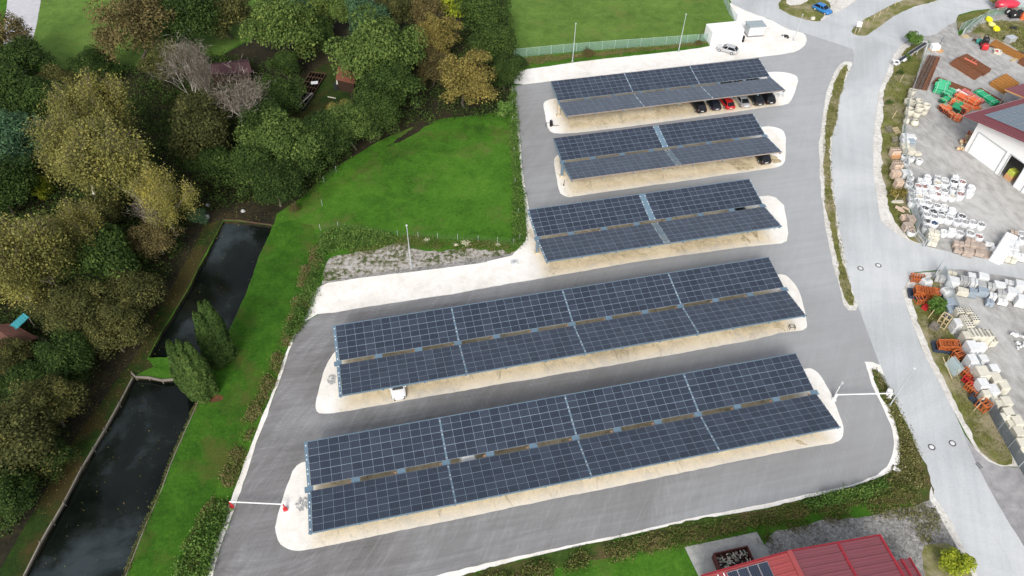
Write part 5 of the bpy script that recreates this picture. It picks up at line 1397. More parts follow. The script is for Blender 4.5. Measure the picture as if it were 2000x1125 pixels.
pipes(ZB(510, 870), ZB(620, 850), 4, .14, M_orange, 'orange bundle, third in the front line', 3)
pipes(ZB(640, 900), ZB(770, 950), 5, .15, M_orange, 'orange bundle, foremost in the front line', 3)
pipes(ZB(760, 800), ZB(880, 720), 5, .15, M_orange, 'dark orange bundle tucked under the corner of the red hall roof', 4)
pipes(ZB(900, 720), ZB(1130, 690), 4, .14, M_orange, 'low orange bundle along the edge of the red hall roof', 2)

# ---- vehicles and oddments of the upper yard
P = G(1920, 93); root = empty('forklift', (P.x, P.y, .03), math.pi * .42, 'red forklift with black cab beside the timber racks', 'forklift')
m = MB(); m.cbox((-.9, 0, .25), (1.1, 1.25, .95), .15, taper=.9); m.cbox((.3, 0, .25), (1.5, 1.15, .45), .06); m.build('body', M_red, root)
m = MB(); m.cbox((.15, 0, .7), (1.35, 1.1, 1.25), .1, taper=.86); m.build('cab', M_black, root)
m = MB(); m.cbox((.15, 0, 1.96), (1.0, .9, .06), .02); m.build('roof', M_dark, root)
m = MB()
for y in (-.35, .35): m.beam((1.15, y, .1), (1.1, y, 2.3), .1, .14)
for z in (.4, 1.3, 2.2): m.beam((1.12, -.4, z), (1.12, .4, z), .08, .1)
m.build('mast', M_dark, root)
for y in (-.25, .25):
    m = MB(); m.box((1.7, y, .12), (1.1, .12, .05)); m.build('fork', M_dark, root)
for x in (-.85, .7):
    for y in (-.6, .6):
        m = MB(); m.tube((x, y - .1, .3), (x, y + .1, .3), .3, .3, 14); m.build('wheel', M_dark, root)
# red tanker trailer at the top edge
P = G(1962, 23); root = empty('tank_trailer', (P.x, P.y, .03), .1, 'red rounded tipping trailer with a big wheel at the top right edge', 'trailer')
m = MB(); rings = []
for f, w, h in ((-2.6, .75, .5), (-2.3, 1.05, .8), (-1, 1.15, .95), (.6, 1.15, .95), (1.6, 1.0, .75), (2.5, .25, .25)):
    rings.append([(f, w * math.cos(a) , 1.75 + h * math.sin(a)) for a in [i * math.pi / 7 for i in range(14)]])
m.loft(rings, 0, True); m.build('tank', plain('trailer red', rgb(.55, .03, .06), .35, coat=.4), root)
m = MB(); m.beam((-2.4, -.5, .8), (3.6, -.1, .7), .15, .2); m.beam((-2.4, .5, .8), (3.6, .1, .7), .15, .2); m.box((0, 0, .85), (2.8, 1.3, .15)); m.build('chassis', M_red, root)
for y in (-1.15, 1.15):
    m = MB(); m.tube((-.2, y - .22, .72), (-.2, y + .22, .72), .72, .72, 22, 0); m.tube((-.2, y - .24, .72), (-.2, y + .24, .72), .34, .34, 14, 1); m.build('wheel', [M_dark, M_wston], root)
m = MB(); m.cbox((3.0, 0, .6), (.5, .5, .3), .05); m.build('coupling', M_grey, root)
# yellow cable drums
M_yel = plain('bright yellow plastic', rgb(.80, .72, .01), .4, var=.1); M_pyel = plain('pale yellow plastic', rgb(.80, .76, .25), .5, var=.1)
for x, y, mt, tl, lab in ((1235, 415, M_yel, .25, 'yellow hose coil, upper left of the three'), (1300, 525, M_pyel, .0, 'pale yellow hose coil, middle of the three'), (1395, 620, M_yel, .35, 'bright yellow hose coil, lower right of the three')):
    P = G(1820 + x / 11.11, y / 11.11, .35); root = empty('hose_coil', (P.x, P.y, .06), 0, lab, 'hose coil', 'yellow hose coils'); root.rotation_euler = (tl, .15, .3)
    m = MB()
    for l in range(4):
        rr = .62 + .06 * math.sin(l)
        for i in range(22):
            a0, a1 = i / 22 * 6.2832, (i + 1) / 22 * 6.2832
            m.tube((rr * math.cos(a0), rr * math.sin(a0), .08 + .13 * l), (rr * math.cos(a1), rr * math.sin(a1), .08 + .13 * l), .09, .09, 6, caps=False)
    m.build('hose', mt, root)
    m = MB(); m.lathe((0, 0, 0), [(.01, .02), (.52, .02), (.52, .5), (.2, .5), (.2, .42), (.01, .42)], 18); m.build('core', mt, root)
P = G(1826, 92, .6); root = empty('white_tank', (P.x, P.y, .03), .2, 'white plastic tank on a pallet behind the long girders', 'tank')
m = MB(); m.cbox((0, 0, .12), (1.5, 1.2, 1.1), .12); m.cbox((.5, -.45, .12), (.7, .5, .9), .08); m.build('tank_body', M_white, root)
m = MB(); m.box((0, 0, 0), (1.7, 1.3, .12)); m.box((.9, -.8, 0), (1.3, .8, .2), .3); m.build('pallet', M_obrick, root)
P = G(1841, 78); gate_frame('small_ladder', [(1838, 87), (1845, 74)], .5, 'short grey ladder frame lying right of the white tank', 2)
P = G(1974, 76, .6); root = empty('grey_crate', (P.x, P.y, .03), .4, 'pale grey crate standing on the weedy ground at the right', 'crate')
m = MB(); m.cbox((0, 0, .1), (1.9, 1.3, .9), .06); m.build('crate_body', M_gston, root)
m = MB(); m.box((0, 0, 0), (2.0, 1.4, .1)); m.box((0, 0, 1.0), (2.0, 1.4, .05)); m.build('lid', M_steel, root)
P = G(1949, 100, .5); root = empty('hexagonal_bin', (P.x, P.y, .03), .3, 'white six sided bin with a red item inside beside the rust strip', 'bin')
m = MB(); m.lathe((0, 0, 0), [(.8, 0), (.85, .6), (.75, .6), (.7, .12), (.01, .12)], 6, smooth=False); m.build('bin_body', M_cream, root)
m = MB(); m.cbox((-.15, .05, .13), (.5, .6, .45), .08); m.cbox((.3, .1, .13), (.25, .4, .4), .05, m=1); m.build('content', [M_red, M_white], root)
# timber and wood heaps by the far gate
for x, y, w, rz, mt, lab in ((720, 775, 1.6, .2, M_newwood, 'pale heap of curved timber offcuts beside the far sliding gate'), (900, 760, 2.6, -.45, M_wood, 'grey brown timber boards stacked right of the pale offcuts')):
    P = G(1820 + x / 11.11, y / 11.11, .2); m = MB(); rg = random.Random(int(x))
    for i in range(16): m.box((rg.uniform(-.2, .2), -.5 + i % 8 * .14, .12 * (i // 8)), (w * rg.uniform(.8, 1), .12, .1), rg.uniform(-.06, .06))
    o = m.build('timber_stack', mt, None, (P.x, P.y, .03), rz); tag(o, lab, 'timber stack')
P = G(1912, 83); m = MB()
for k in range(3): m.box((0, k * .28, 0), (2.6, .14, .25)); m.box((-1.0 + k, .3, .25), (.12, 1.0, .2))
o = m.build('timber_stack', M_darkwood, None, (P.x, P.y, .03), -.5); tag(o, 'low dark timber stack between the pale offcuts and the forklift', 'timber stack')
P = G(1913, 80, .5); m = MB()
for k in range(3): m.lathe((k * .4 - .3, (k % 2) * .3, 0), [(.01, 0), (.3, 0), (.33, .7), (.28, .72), (.25, .4), (.01, .4)], 12)
o = m.build('green_barrels', plain('teal plastic', rgb(.04, .24, .20), .5), None, (P.x, P.y, .03)); tag(o, 'cluster of teal buckets behind the forklift', 'buckets')
P = G(1983, 34); root = empty('black_machine', (P.x, P.y, .03), .1, 'black twin drum attachment beside the trailer wheel', 'machine')
for k in (-.75, .75):
    m = MB(); m.tube((k, -.5, .8), (k, .6, .8), .75, .75, 18); m.tube((k, -.55, .8), (k, .65, .8), .2, .2, 8, 1); m.build('drum', [M_dark, M_wston], root)
m = MB(); m.box((0, 0, 0), (3.2, 1.0, .25)); m.build('frame', M_black, root)
P = G(1997, 37); m = MB(); m.cbox((0, 0, 0), (1.3, .9, 1.1), .1); m.cbox((0, 0, 1.1), (1.0, .7, .3), .1)
o = m.build('orange_machine', M_orange, None, (P.x, P.y, .03)); tag(o, 'small orange machine cut by the right edge beside the black drums', 'machine')
P = G(1978, 57); m = MB()
for k in range(9): m.tube((rng.uniform(-.6, .6), rng.uniform(-.5, .5), 0), (rng.uniform(-.8, .8), rng.uniform(-.6, .6), rng.uniform(.5, .9)), .05, .03, 5)
m.cbox((0, 0, 0), (1.2, .8, .4), .08)
o = m.build('scrap_heap', M_dark, None, (P.x, P.y, .03)); tag(o, 'dark scrap heap on the weedy ground right of the yellow coils', 'scrap heap')
# timber rails at right edge
for u, v, rz, lab in ((1972, 100, -.4, 'long brown rail between the weedy ground and the rust strip'), (1985, 118, .35, 'pair of pale timber rails at the right edge')):
    P = G(u, v); m = MB(); m.box((0, 0, 0), (8 if rz < 0 else 3, .18, .2)); m.box((0, .4, 0), (7 if rz < 0 else 2.6, .15, .18))
    o = m.build('timber_rail', M_darkwood if rz < 0 else M_newwood, None, (P.x, P.y, .04), rz); tag(o, lab, 'timber rail')
# conveyor belt on the verge
A, B = G(1751, 122, .8), G(1808, 84, 1.2); d = B - A; d.z = 0; L = d.length
root = empty('conveyor_belt', (A.x, A.y, .04), math.atan2(d.y, d.x), 'long black conveyor belt with a white hopper lying across the upper verge', 'conveyor')
m = MB(); m.beam((0, 0, .75), (L, 0, 1.15), .62, .12); m.build('belt', plain('belt rubber', rgb(.035, .035, .045), .6), root)
m = MB()
for y in (-.36, .36): m.beam((0, y, .72), (L, y, 1.1), .07, .2)
m.build('side_rail', M_steel, root)
m = MB(); m.lathe((-.1, 0, .55), [(.55, 0), (.85, .45), (.78, .45), (.5, .05)], 4, smooth=False); m.box((-.1, 0, .45), (.9, .8, .15)); m.build('hopper', M_white, root)
for f in (.06, .35, .68):
    for y in (-.4, .4):
        m = MB(); m.tube((L * f, y, 0), (L * f, y * .9, .8 + .3 * f), .05, .05, 6); m.build('leg', M_white, root)
m = MB(); m.cbox((L * .2, -.55, .6), (.9, .35, .35), .05); m.build('motor_box', M_white, root)

# ---- yard hall with the red roof at the right edge
e0 = G(1883, 225, 6.2); e0 = Vector((e0.x, e0.y, 0))
d1 = Vector((.41, -.912, 0)); d2 = Vector((.912, .41, 0))
hall = empty('yard_hall', (77.3, 109.2, 0), 0, 'white walled hall with a dark red roof and solar modules at the right edge', 'hall')
O = Vector((77.3, 109.2, 0))
M_roofred = plain('dark red sheet roof', rgb(.20, .055, .065), .45, .1, var=.08, scale=.6)
def L3(base, s, q, z): v = base + d1 * s + d2 * q - O; return Vector((v.x, v.y, z))
SL = 2.3 / 11.4
m = MB(); hw = 16.5; dep = 32
top, bot = [], []
a0, a1 = L3(e0, 0, 0, 6.2), L3(e0, hw, 0, 6.2 + SL * hw); b0, b1 = L3(e0, 0, dep, 6.2), L3(e0, hw, dep, 6.2 + SL * hw)
c0_, c1_ = L3(e0, 2 * hw, 0, 6.2), L3(e0, 2 * hw, dep, 6.2)
th = Vector((0, 0, -.22))
for (p, q, r_, s_) in ((a0, a1, b1, b0), (a1, c0_, c1_, b1)):
    m.add([p, q, r_, s_, p + th, q + th, r_ + th, s_ + th], [(0, 1, 2, 3), (7, 6, 5, 4), (0, 4, 5, 1), (1, 5, 6, 2), (2, 6, 7, 3), (3, 7, 4, 0)])
for i in range(1, 60):   # standing seams
    q = i * dep / 60
    m.beam(L3(e0, .05, q, 6.2 + .03), L3(e0, hw - .05, q, 6.2 + SL * hw + .03), .04, .05)
roof = m.build('roof', M_roofred, hall)
m = MB(); m.beam(a0 + Vector((0, 0, -.1)) - d2 * .08, b0 + Vector((0, 0, -.1)) - d2 * .08, .16, .16); m.tube(L3(e0, -.05, .3, 6.0), L3(e0, 1.6, 2.0, 5.4), .06, .06, 6); m.build('gutter', plain('pinkish gutter', rgb(.5, .28, .28), .5), roof)
# solar modules on the hall roof
g = MB(); n0 = 1.6; m0 = 2.6
for i in range(7):
    for j in range(9):
        s_, q = n0 + i * 1.75, m0 + j * 1.05
        # laid along the slope
        zz = lambda s__: 6.2 + SL * s__ + .1
        P4 = [L3(e0, s_, q, zz(s_)), L3(e0, s_ + 1.7, q, zz(s_ + 1.7)), L3(e0, s_ + 1.7, q + 1.0, zz(s_ + 1.7)), L3(e0, s_, q + 1.0, zz(s_))]
        cen = sum(P4, Vector()) / 4
        g.add([p for p in P4], [(3, 2, 1, 0)], 1)
        g.add([cen + (p - cen) * .94 + Vector((0, 0, .02)) for p in P4], [(3, 2, 1, 0)], 0)
for f in g.f: f.reverse()
t = NT('pale photovoltaic glass'); geo = t.node('ShaderNodeNewGeometry'); p = t.pos('object')
sp_ = t.node('ShaderNodeSeparateXYZ'); t.link(t.map(p, (1, 1, 1), math.atan2(d1.y, d1.x)), sp_.inputs[0])
ln = t.ramp(t.math('ABSOLUTE', t.math('SUBTRACT', t.math('FRACT', t.math('MULTIPLY', sp_.outputs[0], 1 / .35)), .5)), [(.3, 0.0), (.48, 1.0)])
t.col(t.mix(t.math('MULTIPLY', ln, .6), rgb(.11, .15, .19), rgb(.33, .38, .42))); M_pv2 = t.set(.3, 0, .5)
for o_, nm in ((g, 'solar_module'),): o_.build('solar_modules', [M_pv2, M_steel], hall)
# walls
wb0 = Vector((77.3, 109.2, 0)); Hw = 5.8
wall = MB()
def wl(s, q, z): v = wb0 + d1 * s + d2 * q - O; return Vector((v.x, v.y, z))
def gz(s): return 6.0 + SL * s
openings = [(.9, 6.8, 4.3, 'gate'), (7.6, 10.6, 4.4, 'open'), (12.2, 15.0, 4.4, 'gate2')]
xs_ = [0] + [v for o_ in openings for v in o_[:2]] + [30]
for i in range(0, len(xs_) - 1):
    s0_, s1_ = xs_[i], xs_[i + 1]
    zb = 0 if i % 2 == 0 else openings[i // 2][2]
    sg = [s0_, s1_]
    if s0_ < hw < s1_: sg = [s0_, hw - 1, s1_]
    for p_, q_ in zip(sg[:-1], sg[1:]):
        tz = lambda s: gz(s) if s <= hw - 1 else gz(2 * hw - 2 - s)
        wall.add([wl(p_, 0, zb), wl(q_, 0, zb), wl(q_, 0, tz(q_)), wl(p_, 0, tz(p_)), wl(p_, .25, zb), wl(q_, .25, zb), wl(q_, .25, tz(q_)), wl(p_, .25, tz(p_))],
                 [(0, 1, 2, 3), (7, 6, 5, 4), (0, 4, 5, 1), (3, 2, 6, 7), (0, 3, 7, 4), (1, 5, 6, 2)])
wall.add([wl(0, 0.01, 0), wl(0, 28, 0), wl(0, 28, 6), wl(0, 0.01, 6), wl(.25, .01, 0), wl(.25, 28, 0), wl(.25, 28, 6), wl(.25, .01, 6)], [(0, 3, 2, 1), (4, 5, 6, 7), (3, 7, 6, 2), (1, 2, 6, 5)])
wall.build('wall', plain('white render', rgb(.80, .80, .79), .8, var=.04), hall)
for s0_, s1_, zt, nm in openings:
    if nm == 'open': continue
    m = MB(); n = 8
    for k in range(n):
        z0 = .05 + (zt - .05) * k / n
        p, q = wl(s0_ + .08, .06, 0), wl(s1_ - .08, .06, 0)
        m.beam((p.x, p.y, z0 + zt / n / 2), (q.x, q.y, z0 + zt / n / 2), .06, zt / n - .02)
    m.build('sectional_door', plain('white door leaf', rgb(.83, .83, .83), .5, var=.03), hall)
for s0_, s1_, zt, nm in openings:
    m = MB()
    for s in (s0_, s1_):
        p = wl(s, -.03, 0); m.beam((p.x, p.y, 0), (p.x, p.y + .001, zt), .16, .12)
    p, q = wl(s0_, -.03, zt), wl(s1_, -.03, zt); m.beam(p, q, .12, .16)
    m.build('door_frame', M_grey, hall)
m = MB(); m.add([wl(7.6, .3, .02), wl(10.6, .3, .02), wl(10.6, 6, .02), wl(7.6, 6, .02)], [(0, 1, 2, 3)]); m.add([wl(7.4, 6, 0), wl(10.8, 6, 0), wl(10.8, 6, 5), wl(7.4, 6, 5)], [(0, 1, 2, 3)]); m.build('hall_interior', plain('interior concrete', rgb(.45, .44, .40), .9), hall)
p = O + wl(8.9, 1.0, 0)
root = empty('goods_pallet', (p.x, p.y, .04), YB, 'yellow green wrapped goods on an orange crate in the open hall doorway', 'pallet')
m = MB(); m.cbox((0, 0, 0), (1.3, 1.3, .9), .05); m.build('crate', M_obrick, root)
m = MB(); m.cbox((0, 0, .9), (1.2, 1.2, .9), .1); m.build('goods', plain('lime wrap', rgb(.50, .55, .08), .5, var=.3), root)
# red items along the hall wall corner
for i, (x, y, lab) in enumerate([(1620, 340, 'red brown tools and boards leaning at the hall corner'), (1680, 200, 'red crates behind the tools at the hall corner'), (1790, 90, 'red plastic crates farther up beside the white hall wall'), (1860, 15, 'red crates next to the hall wall, farthest up')]):
    P = G(1730 + x / 11.11, 260 + y / 11.11, .4); m = MB(); rg = random.Random(i)
    for k in range(8): m.box((rg.uniform(-.5, .5), rg.uniform(-.4, .4), rg.uniform(0, .3)), (rg.uniform(.25, .6), rg.uniform(.1, .4), rg.uniform(.2, .6)), rg.uniform(0, 3), m=rg.choice((0, 0, 1)))
    o = m.build('crate_heap', [plain('dull red crate', rgb(.42, .12, .08), .6), M_newwood], None, (P.x, P.y, .03)); tag(o, lab, 'crates')
# small red roof behind
cor = [G(1964, 173, 4.6), G(1998, 160, 5.6), G(2060, 140, 6.4), G(2060, 210, 5.6), G(1997, 188, 4.6)]
root = empty('open_shelter', (cor[0].x, cor[0].y, 0), 0, 'small dark red shelter roof over the orange rust stack', 'shelter')
o = Vector((cor[0].x, cor[0].y, 0)); E0 = G(1964, 173, 4.6) - o; 
q0 = E0; q1 = E0 + d1 * 5.2 + Vector((0, 0, .9)); q2 = q1 + d2 * 12; q3 = q0 + d2 * 12
m = MB(); th = Vector((0, 0, -.18)); m.add([q0, q1, q2, q3] + [x + th for x in (q0, q1, q2, q3)], [(0, 1, 2, 3), (7, 6, 5, 4), (0, 4, 5, 1), (1, 5, 6, 2), (2, 6, 7, 3), (3, 7, 4, 0)])
m.build('roof', M_roofred, root)
m = MB(); m.beam(q0 + Vector((0, 0, -.25)), q1 + Vector((0, 0, -.25)), .1, .25); m.build('verge_board', M_obrick, root)
for q in (q0 + d2 * .3 + d1 * .3, q0 + d2 * 6 + d1 * .3, q1 + d2 * .3 - d1 * .4):
    m = MB(); m.tube((q.x, q.y, 0), (q.x, q.y, 4.4), .1, .1, 8); m.build('post', M_wood, root)

# ---- near building with the bright red roof at the bottom
bh = empty('red_roof_house', (0, 0, 0), TH, 'low building with a bright red ribbed metal roof at the bottom edge', 'house')
def Q(a, b, z): return Vector((a, b, z))
A0, A1, AR = 26.46, 46.24, 35.6; B0, B1 = 25.75, 6.0
ze, zr = 4.5, 5.75
M_r1 = plain('bright red ribbed sheet', rgb(.31, .065, .065), .4, .1, var=.06, scale=.5); M_r2 = plain('faded red ribbed sheet', rgb(.205, .065, .078), .42, .1, var=.06, scale=.5)
def slope(name, aL, aR, zL, zR, b0, b1, mat, n, parent=bh):
    m = MB(); v = [Q(aL, b0, zL), Q(aR, b0, zR), Q(aR, b1, zR), Q(aL, b1, zL)]
    th = Vector((0, 0, -.12)); m.add(v + [x + th for x in v], [(3, 2, 1, 0), (4, 5, 6, 7), (0, 1, 5, 4), (1, 2, 6, 5), (2, 3, 7, 6), (3, 0, 4, 7)])
    k = int(abs(b0 - b1) / .9)
    for i in range(k):
        b = b0 - .12 - i * .9
        m.beam(Q(aL, b, zL + .03), Q(aR, b, zR + .03), .10, .07)
        for j in (1, 2): m.beam(Q(aL, b - .3 * j, zL + .012), Q(aR, b - .3 * j, zR + .012), .04, .03)
    return m.build(name, mat, parent)
slope('roof', A0, AR, ze, zr, B0, B1, M_r1, 20)
slope('roof', AR, A1, zr, ze, B0, B1, M_r2, 20)
m = MB(); m.beam(Q(AR, B0 + .05, zr + .07), Q(AR, B1, zr + .07), .5, .12); m.build('ridge_cap', M_r1, bh)
for a, z in ((41.2, ze + (zr - ze) * (A1 - 41.2) / (A1 - AR)), (A1 - .05, ze)):
    m = MB(); m.beam(Q(a, B0 + .03, z + .08), Q(a, B1, z + .08), .22, .14); m.build('seam_cap', plain('deep red trim', rgb(.26, .02, .03), .4), bh)
m = MB(); m.beam(Q(A0, B0 + .05, ze), Q(AR, B0 + .05, zr), .1, .25); m.beam(Q(AR, B0 + .05, zr), Q(A1, B0 + .05, ze), .1, .25); m.build('verge_trim', plain('deep red trim', rgb(.26, .02, .03), .4), bh)
m = MB(); m.box(((A0 + A1) / 2, (B0 + B1) / 2 - .3, 0), (A1 - A0 - .9, B0 - B1 - .6, ze - .2)); m.build('wall', plain('house render', rgb(.55, .53, .48), .85), bh)
for a in (29, 33, 38, 43):
    m = MB(); m.box((a, B0 - .58, 1.4), (1.4, .06, 1.3)); m.build('window', M_glass, bh)
# solar modules
g = MB()
for i in range(4):
    for j in range(9):
        a = 28.9 + i * 1.06; b = B0 - .35 - j * 1.72
        z = lambda a_: ze + (zr - ze) * (a_ - A0) / (AR - A0) + .12
        P4 = [Q(a, b - 1.68, z(a)), Q(a + 1.02, b - 1.68, z(a + 1.02)), Q(a + 1.02, b, z(a + 1.02)), Q(a, b, z(a))]
        cen = sum(P4, Vector()) / 4
        g.add(P4, [(0, 1, 2, 3)], 1); g.add([cen + (p - cen) * .95 + Vector((0, 0, .015)) for p in P4], [(0, 1, 2, 3)], 0)
g.build('solar_modules', [M_pv, M_steel], bh)
m = MB()
for a, w in ((27.0, .0), (28.0, .0), (28.6, .0)):
    zz = ze + (zr - ze) * (a - A0) / (AR - A0) + .1
    m.beam(Q(a, B0 - .3, zz), Q(a, B0 - 4, zz), .1, .06)
m.build('mounting_rail', M_white, bh)
slope('annex_roof', A1 + .1, 48.6, 3.6, 3.3, 23.3, 6, M_r2, 10)
m = MB(); m.beam(Q(47.6, 23.35, 3.52), Q(47.6, 6, 3.52), .2, .15); m.beam(Q(48.6, 23.35, 3.4), Q(48.6, 6, 3.4), .14, .15); m.build('annex_trim', plain('deep red trim', rgb(.26, .02, .03), .4), bh)
m = MB(); m.box((47.35, 14.5, 0), (2.3, 17, 3.15)); m.build('annex_wall', plain('house render', rgb(.55, .53, .48), .85), bh)
# firewood box on the pad
Pf = G(1434, 1098, .6); root = empty('firewood_box', (Pf.x, Pf.y, .05), TH, 'rusty open box filled with white split logs on the concrete pad', 'firewood box')
m = MB(); 
m.box((0, 1.15, 0), (3.9, .12, 1.1)); m.box((-1.9, 0, 0), (.12, 2.2, 1.1)); m.box((1.9, 0, 0), (.12, 2.2, 1.1)); m.box((0, -1.15, 0), (3.9, .12, 1.0)); m.box((0, 0, 0), (3.7, 2.2, .1))
m.build('box_wall', plain('rust red box', rgb(.10, .028, .025), .8, var=.3), root)
m = MB(); rg = random.Random(6)
for i in range(170):
    x, y = rg.uniform(-1.75, 1.75), rg.uniform(-1.0, 1.0); z = rg.uniform(.45, .85); a = rg.uniform(0, 3.14); l = rg.uniform(.12, .2)
    m.tube((x - math.cos(a) * l, y - math.sin(a) * l, z), (x + math.cos(a) * l, y + math.sin(a) * l, z + rg.uniform(-.1, .1)), .07, .07, 5, rg.choice((0, 0, 1, 2)))
m.build('logs', [M_cream, M_wood, M_dark], root)

# ---- garden things on the left under the trees
def shed(px, z, h, mat, label, name='garden_shed', roofpitch=.4):
    pts = [G(u, v, z) for u, v in px]; o = Vector((pts[0].x, pts[0].y, 0)); pts = [p - o for p in pts]
    root = empty(name, o, 0, label, 'shed')
    ridge = [(pts[0] + pts[1]) / 2 + Vector((0, 0, roofpitch * 2)), (pts[3] + pts[2]) / 2 + Vector((0, 0, roofpitch * 2))]
    m = MB(); m.quad(pts[0], ridge[0], ridge[1], pts[3]); m.quad(ridge[0], pts[1], pts[2], ridge[1])
    k = 14
    for i in range(k + 1):
        for a, b, c, d in ((pts[0], ridge[0], ridge[1], pts[3]), (ridge[0], pts[1], pts[2], ridge[1])):
            p, q = a.lerp(d, i / k), b.lerp(c, i / k); m.beam(p + Vector((0, 0, .03)), q + Vector((0, 0, .03)), .07, .06)
    m.build('roof', mat, root)
    m = MB(); cen = sum(pts, Vector()) / 4
    q = [cen + (p - cen) * .9 for p in pts]; zt = z - .05
    m.add([(p.x, p.y, 0) for p in q] + [(p.x, p.y, zt) for p in q], [(0, 1, 5, 4), (1, 2, 6, 5), (2, 3, 7, 6), (3, 0, 4, 7), (4, 5, 1, 0), (5, 6, 2, 1), (6, 7, 3, 2), (7, 4, 0, 3)])
    m.build('wall', M_darkwood, root)
shed([(656, 156), (668, 117), (700, 122), (692, 164)], 2.4, 2.4, plain('brown roof tiles', rgb(.16, .06, .035), .85, var=.3, scale=2), 'small shed with a brown tiled roof half hidden by the big oak')
shed([(408, 145), (412, 124), (484, 115), (492, 142)], 3.0, 3.0, plain('purple brown roof sheet', rgb(.07, .03, .035), .7, var=.2), 'long low shed with a purple brown roof behind the bare birches')
P = G(662, 160, .7); root = empty('garden_table', (P.x, P.y, .02), .2, 'pale topped garden table in a dark frame by the brown shed', 'table')
m = MB(); m.box((0, 0, .65), (1.0, 1.5, .05)); m.build('table_top', M_cream, root)
for x in (-.4, .4):
    for y in (-.6, .6):
        m = MB(); m.box((x, y, 0), (.07, .07, .65)); m.build('leg', M_darkwood, root)
m = MB(); m.box((-.1, -.3, .0), (1.8, 2.4, .03)); m.build('mat', M_black, root)
def coldframe(px, label, n1, n2, mat, frame=M_wood):
    pts = [G(u, v, .5) for u, v in px]; o = Vector((pts[0].x, pts[0].y, 0)); a, b, c, d = [p - o for p in pts]
    root = empty('cold_frame', o, 0, label, 'cold frame')
    m = MB(); m.add([(p.x, p.y, 0) for p in (a, b, c, d)] + [(p.x, p.y, .3) for p in (a, b, c, d)], [(4, 5, 6, 7), (0, 1, 5, 4), (1, 2, 6, 5), (2, 3, 7, 6), (3, 0, 4, 7), (7, 6, 5, 4)]); m.build('bed', mat, root)
    m = MB()
    for i in range(n1 + 1): m.beam(a.lerp(d, i / n1), b.lerp(c, i / n1), .1, .12)
    for i in range(n2 + 1): m.beam(a.lerp(b, i / n2), d.lerp(c, i / n2), .1, .12)
    m.build('frame', frame, root)
coldframe([(564, 204), (592, 212), (612, 184), (583, 178)], 'dark water filled cold frame with pale timber edge on the garden lawn', 3, 3, plain('dark net', rgb(.012, .013, .015), .4))
coldframe([(585, 177), (612, 183), (636, 144), (606, 140)], 'timber lattice cold frame behind the dark one', 4, 5, plain('dark bed soil', rgb(.02, .014, .01), .9), M_darkwood)
P = G(614, 161, .7); m = MB(); m.box((0, 0, 0), (1.25, .9, .05), .15); o = m.build('white_board', M_white, None, (P.x, P.y, .62)); tag(o, 'bright white board lying on the timber lattice frame', 'board')
for u, v, u2, v2, lab in ((640, 189, 656, 192, 'pale plank on the grass right of the cold frames'), (583, 213, 611, 186, 'pale long plank along the right edge of the dark cold frame'), (700, 164, 706, 150, 'pale plank end under the oak')):
    A, B = G(u, v, .1), G(u2, v2, .1); m = MB(); m.beam((0, 0, 0), (B.x - A.x, B.y - A.y, 0), .16, .08)
    o = m.build('plank', M_cream, None, (A.x, A.y, .12 if u != 583 else .62)); tag(o, lab, 'plank')
# far left: blue roof, planks
Aa = [G(0, 652, 2.2), G(45, 612, 2.2), G(56, 620, 2.2), G(6, 668, 2.2)]; o = Vector((Aa[0].x, Aa[0].y, 0))
root = empty('turquoise_shelter', o, 0, 'turquoise corrugated roof strip at the left edge under the birches', 'shelter')
ext = [Aa[0] + (Aa[0] - Aa[1]) * .5 - o, Aa[1] - o, Aa[2] - o, Aa[3] + (Aa[3] - Aa[2]) * .5 - o]
m = MB(); m.quad(*ext[::-1]); m.quad(*[e - Vector((0, 0, .06)) for e in ext])
for i in range(16):
    p, q = ext[0].lerp(ext[1], i / 15), ext[3].lerp(ext[2], i / 15); m.beam(p + Vector((0, 0, .03)), q + Vector((0, 0, .03)), .08, .05)
m.build('roof', plain('turquoise sheet', rgb(.05, .30, .34), .5, var=.2), root)
for e in ext:
    m = MB(); m.tube((e.x, e.y, 0), (e.x, e.y, 2.15), .07, .07, 6); m.build('post', M_wood, root)
shed([(-45, 655), (25, 632), (75, 660), (10, 705)], 2.0, 2.0, plain('red brown hut roof', rgb(.12, .055, .04), .85, var=.3, scale=2), 'red brown roofed hut at the left edge below the turquoise roof')
P = G(60, 675, 1.0); root = empty('board_stack', (P.x, P.y, 0), 1.2, 'stack of grey boards beside the turquoise roof', 'board stack')
m = MB()
for i in range(6): m.box((0, -1.0 + i * .36, .9), (3.2, .24, .06))
m.build('board', M_wood, root)
m = MB(); m.box((-1.1, 0, 0), (.2, 2.2, .9)); m.box((1.1, 0, 0), (.2, 2.2, .9)); m.build('trestle', M_darkwood, root)
P = G(14, 684, .8); m = MB(); m.cbox((0, 0, 0), (2.6, 2.2, .9), .05); m.box((0, 0, .9), (2.7, 2.3, .05), m=1)
o = m.build('garden_chest', [M_darkwood, M_wood], None, (P.x, P.y, 0), .3); tag(o, 'brown garden chest at the left edge below the turquoise roof', 'chest')
for u, v, s, lab in ((404, 425, .5, 'pale boulder beside the head of the upper pond'), (406, 402, .35, 'small pale stone in the shade above the boulder'), (475, 413, .35, 'small light stone at the foot of the dark trees above the upper pond')):
    P = G(u, v); m = MB(); rg = random.Random(u)
    m.loft([[(s * k * math.cos(a) * rg.uniform(.85, 1.15), s * k * math.sin(a) * rg.uniform(.7, 1), z * s) for a in [i * .785 for i in range(8)]] for k, z in ((1, 0), (1.05, .4), (.8, .8), (.3, 1.0))], 0, True)
    o = m.build('boulder', M_gston, None, (P.x, P.y, .01)); tag(o, lab, 'boulder')
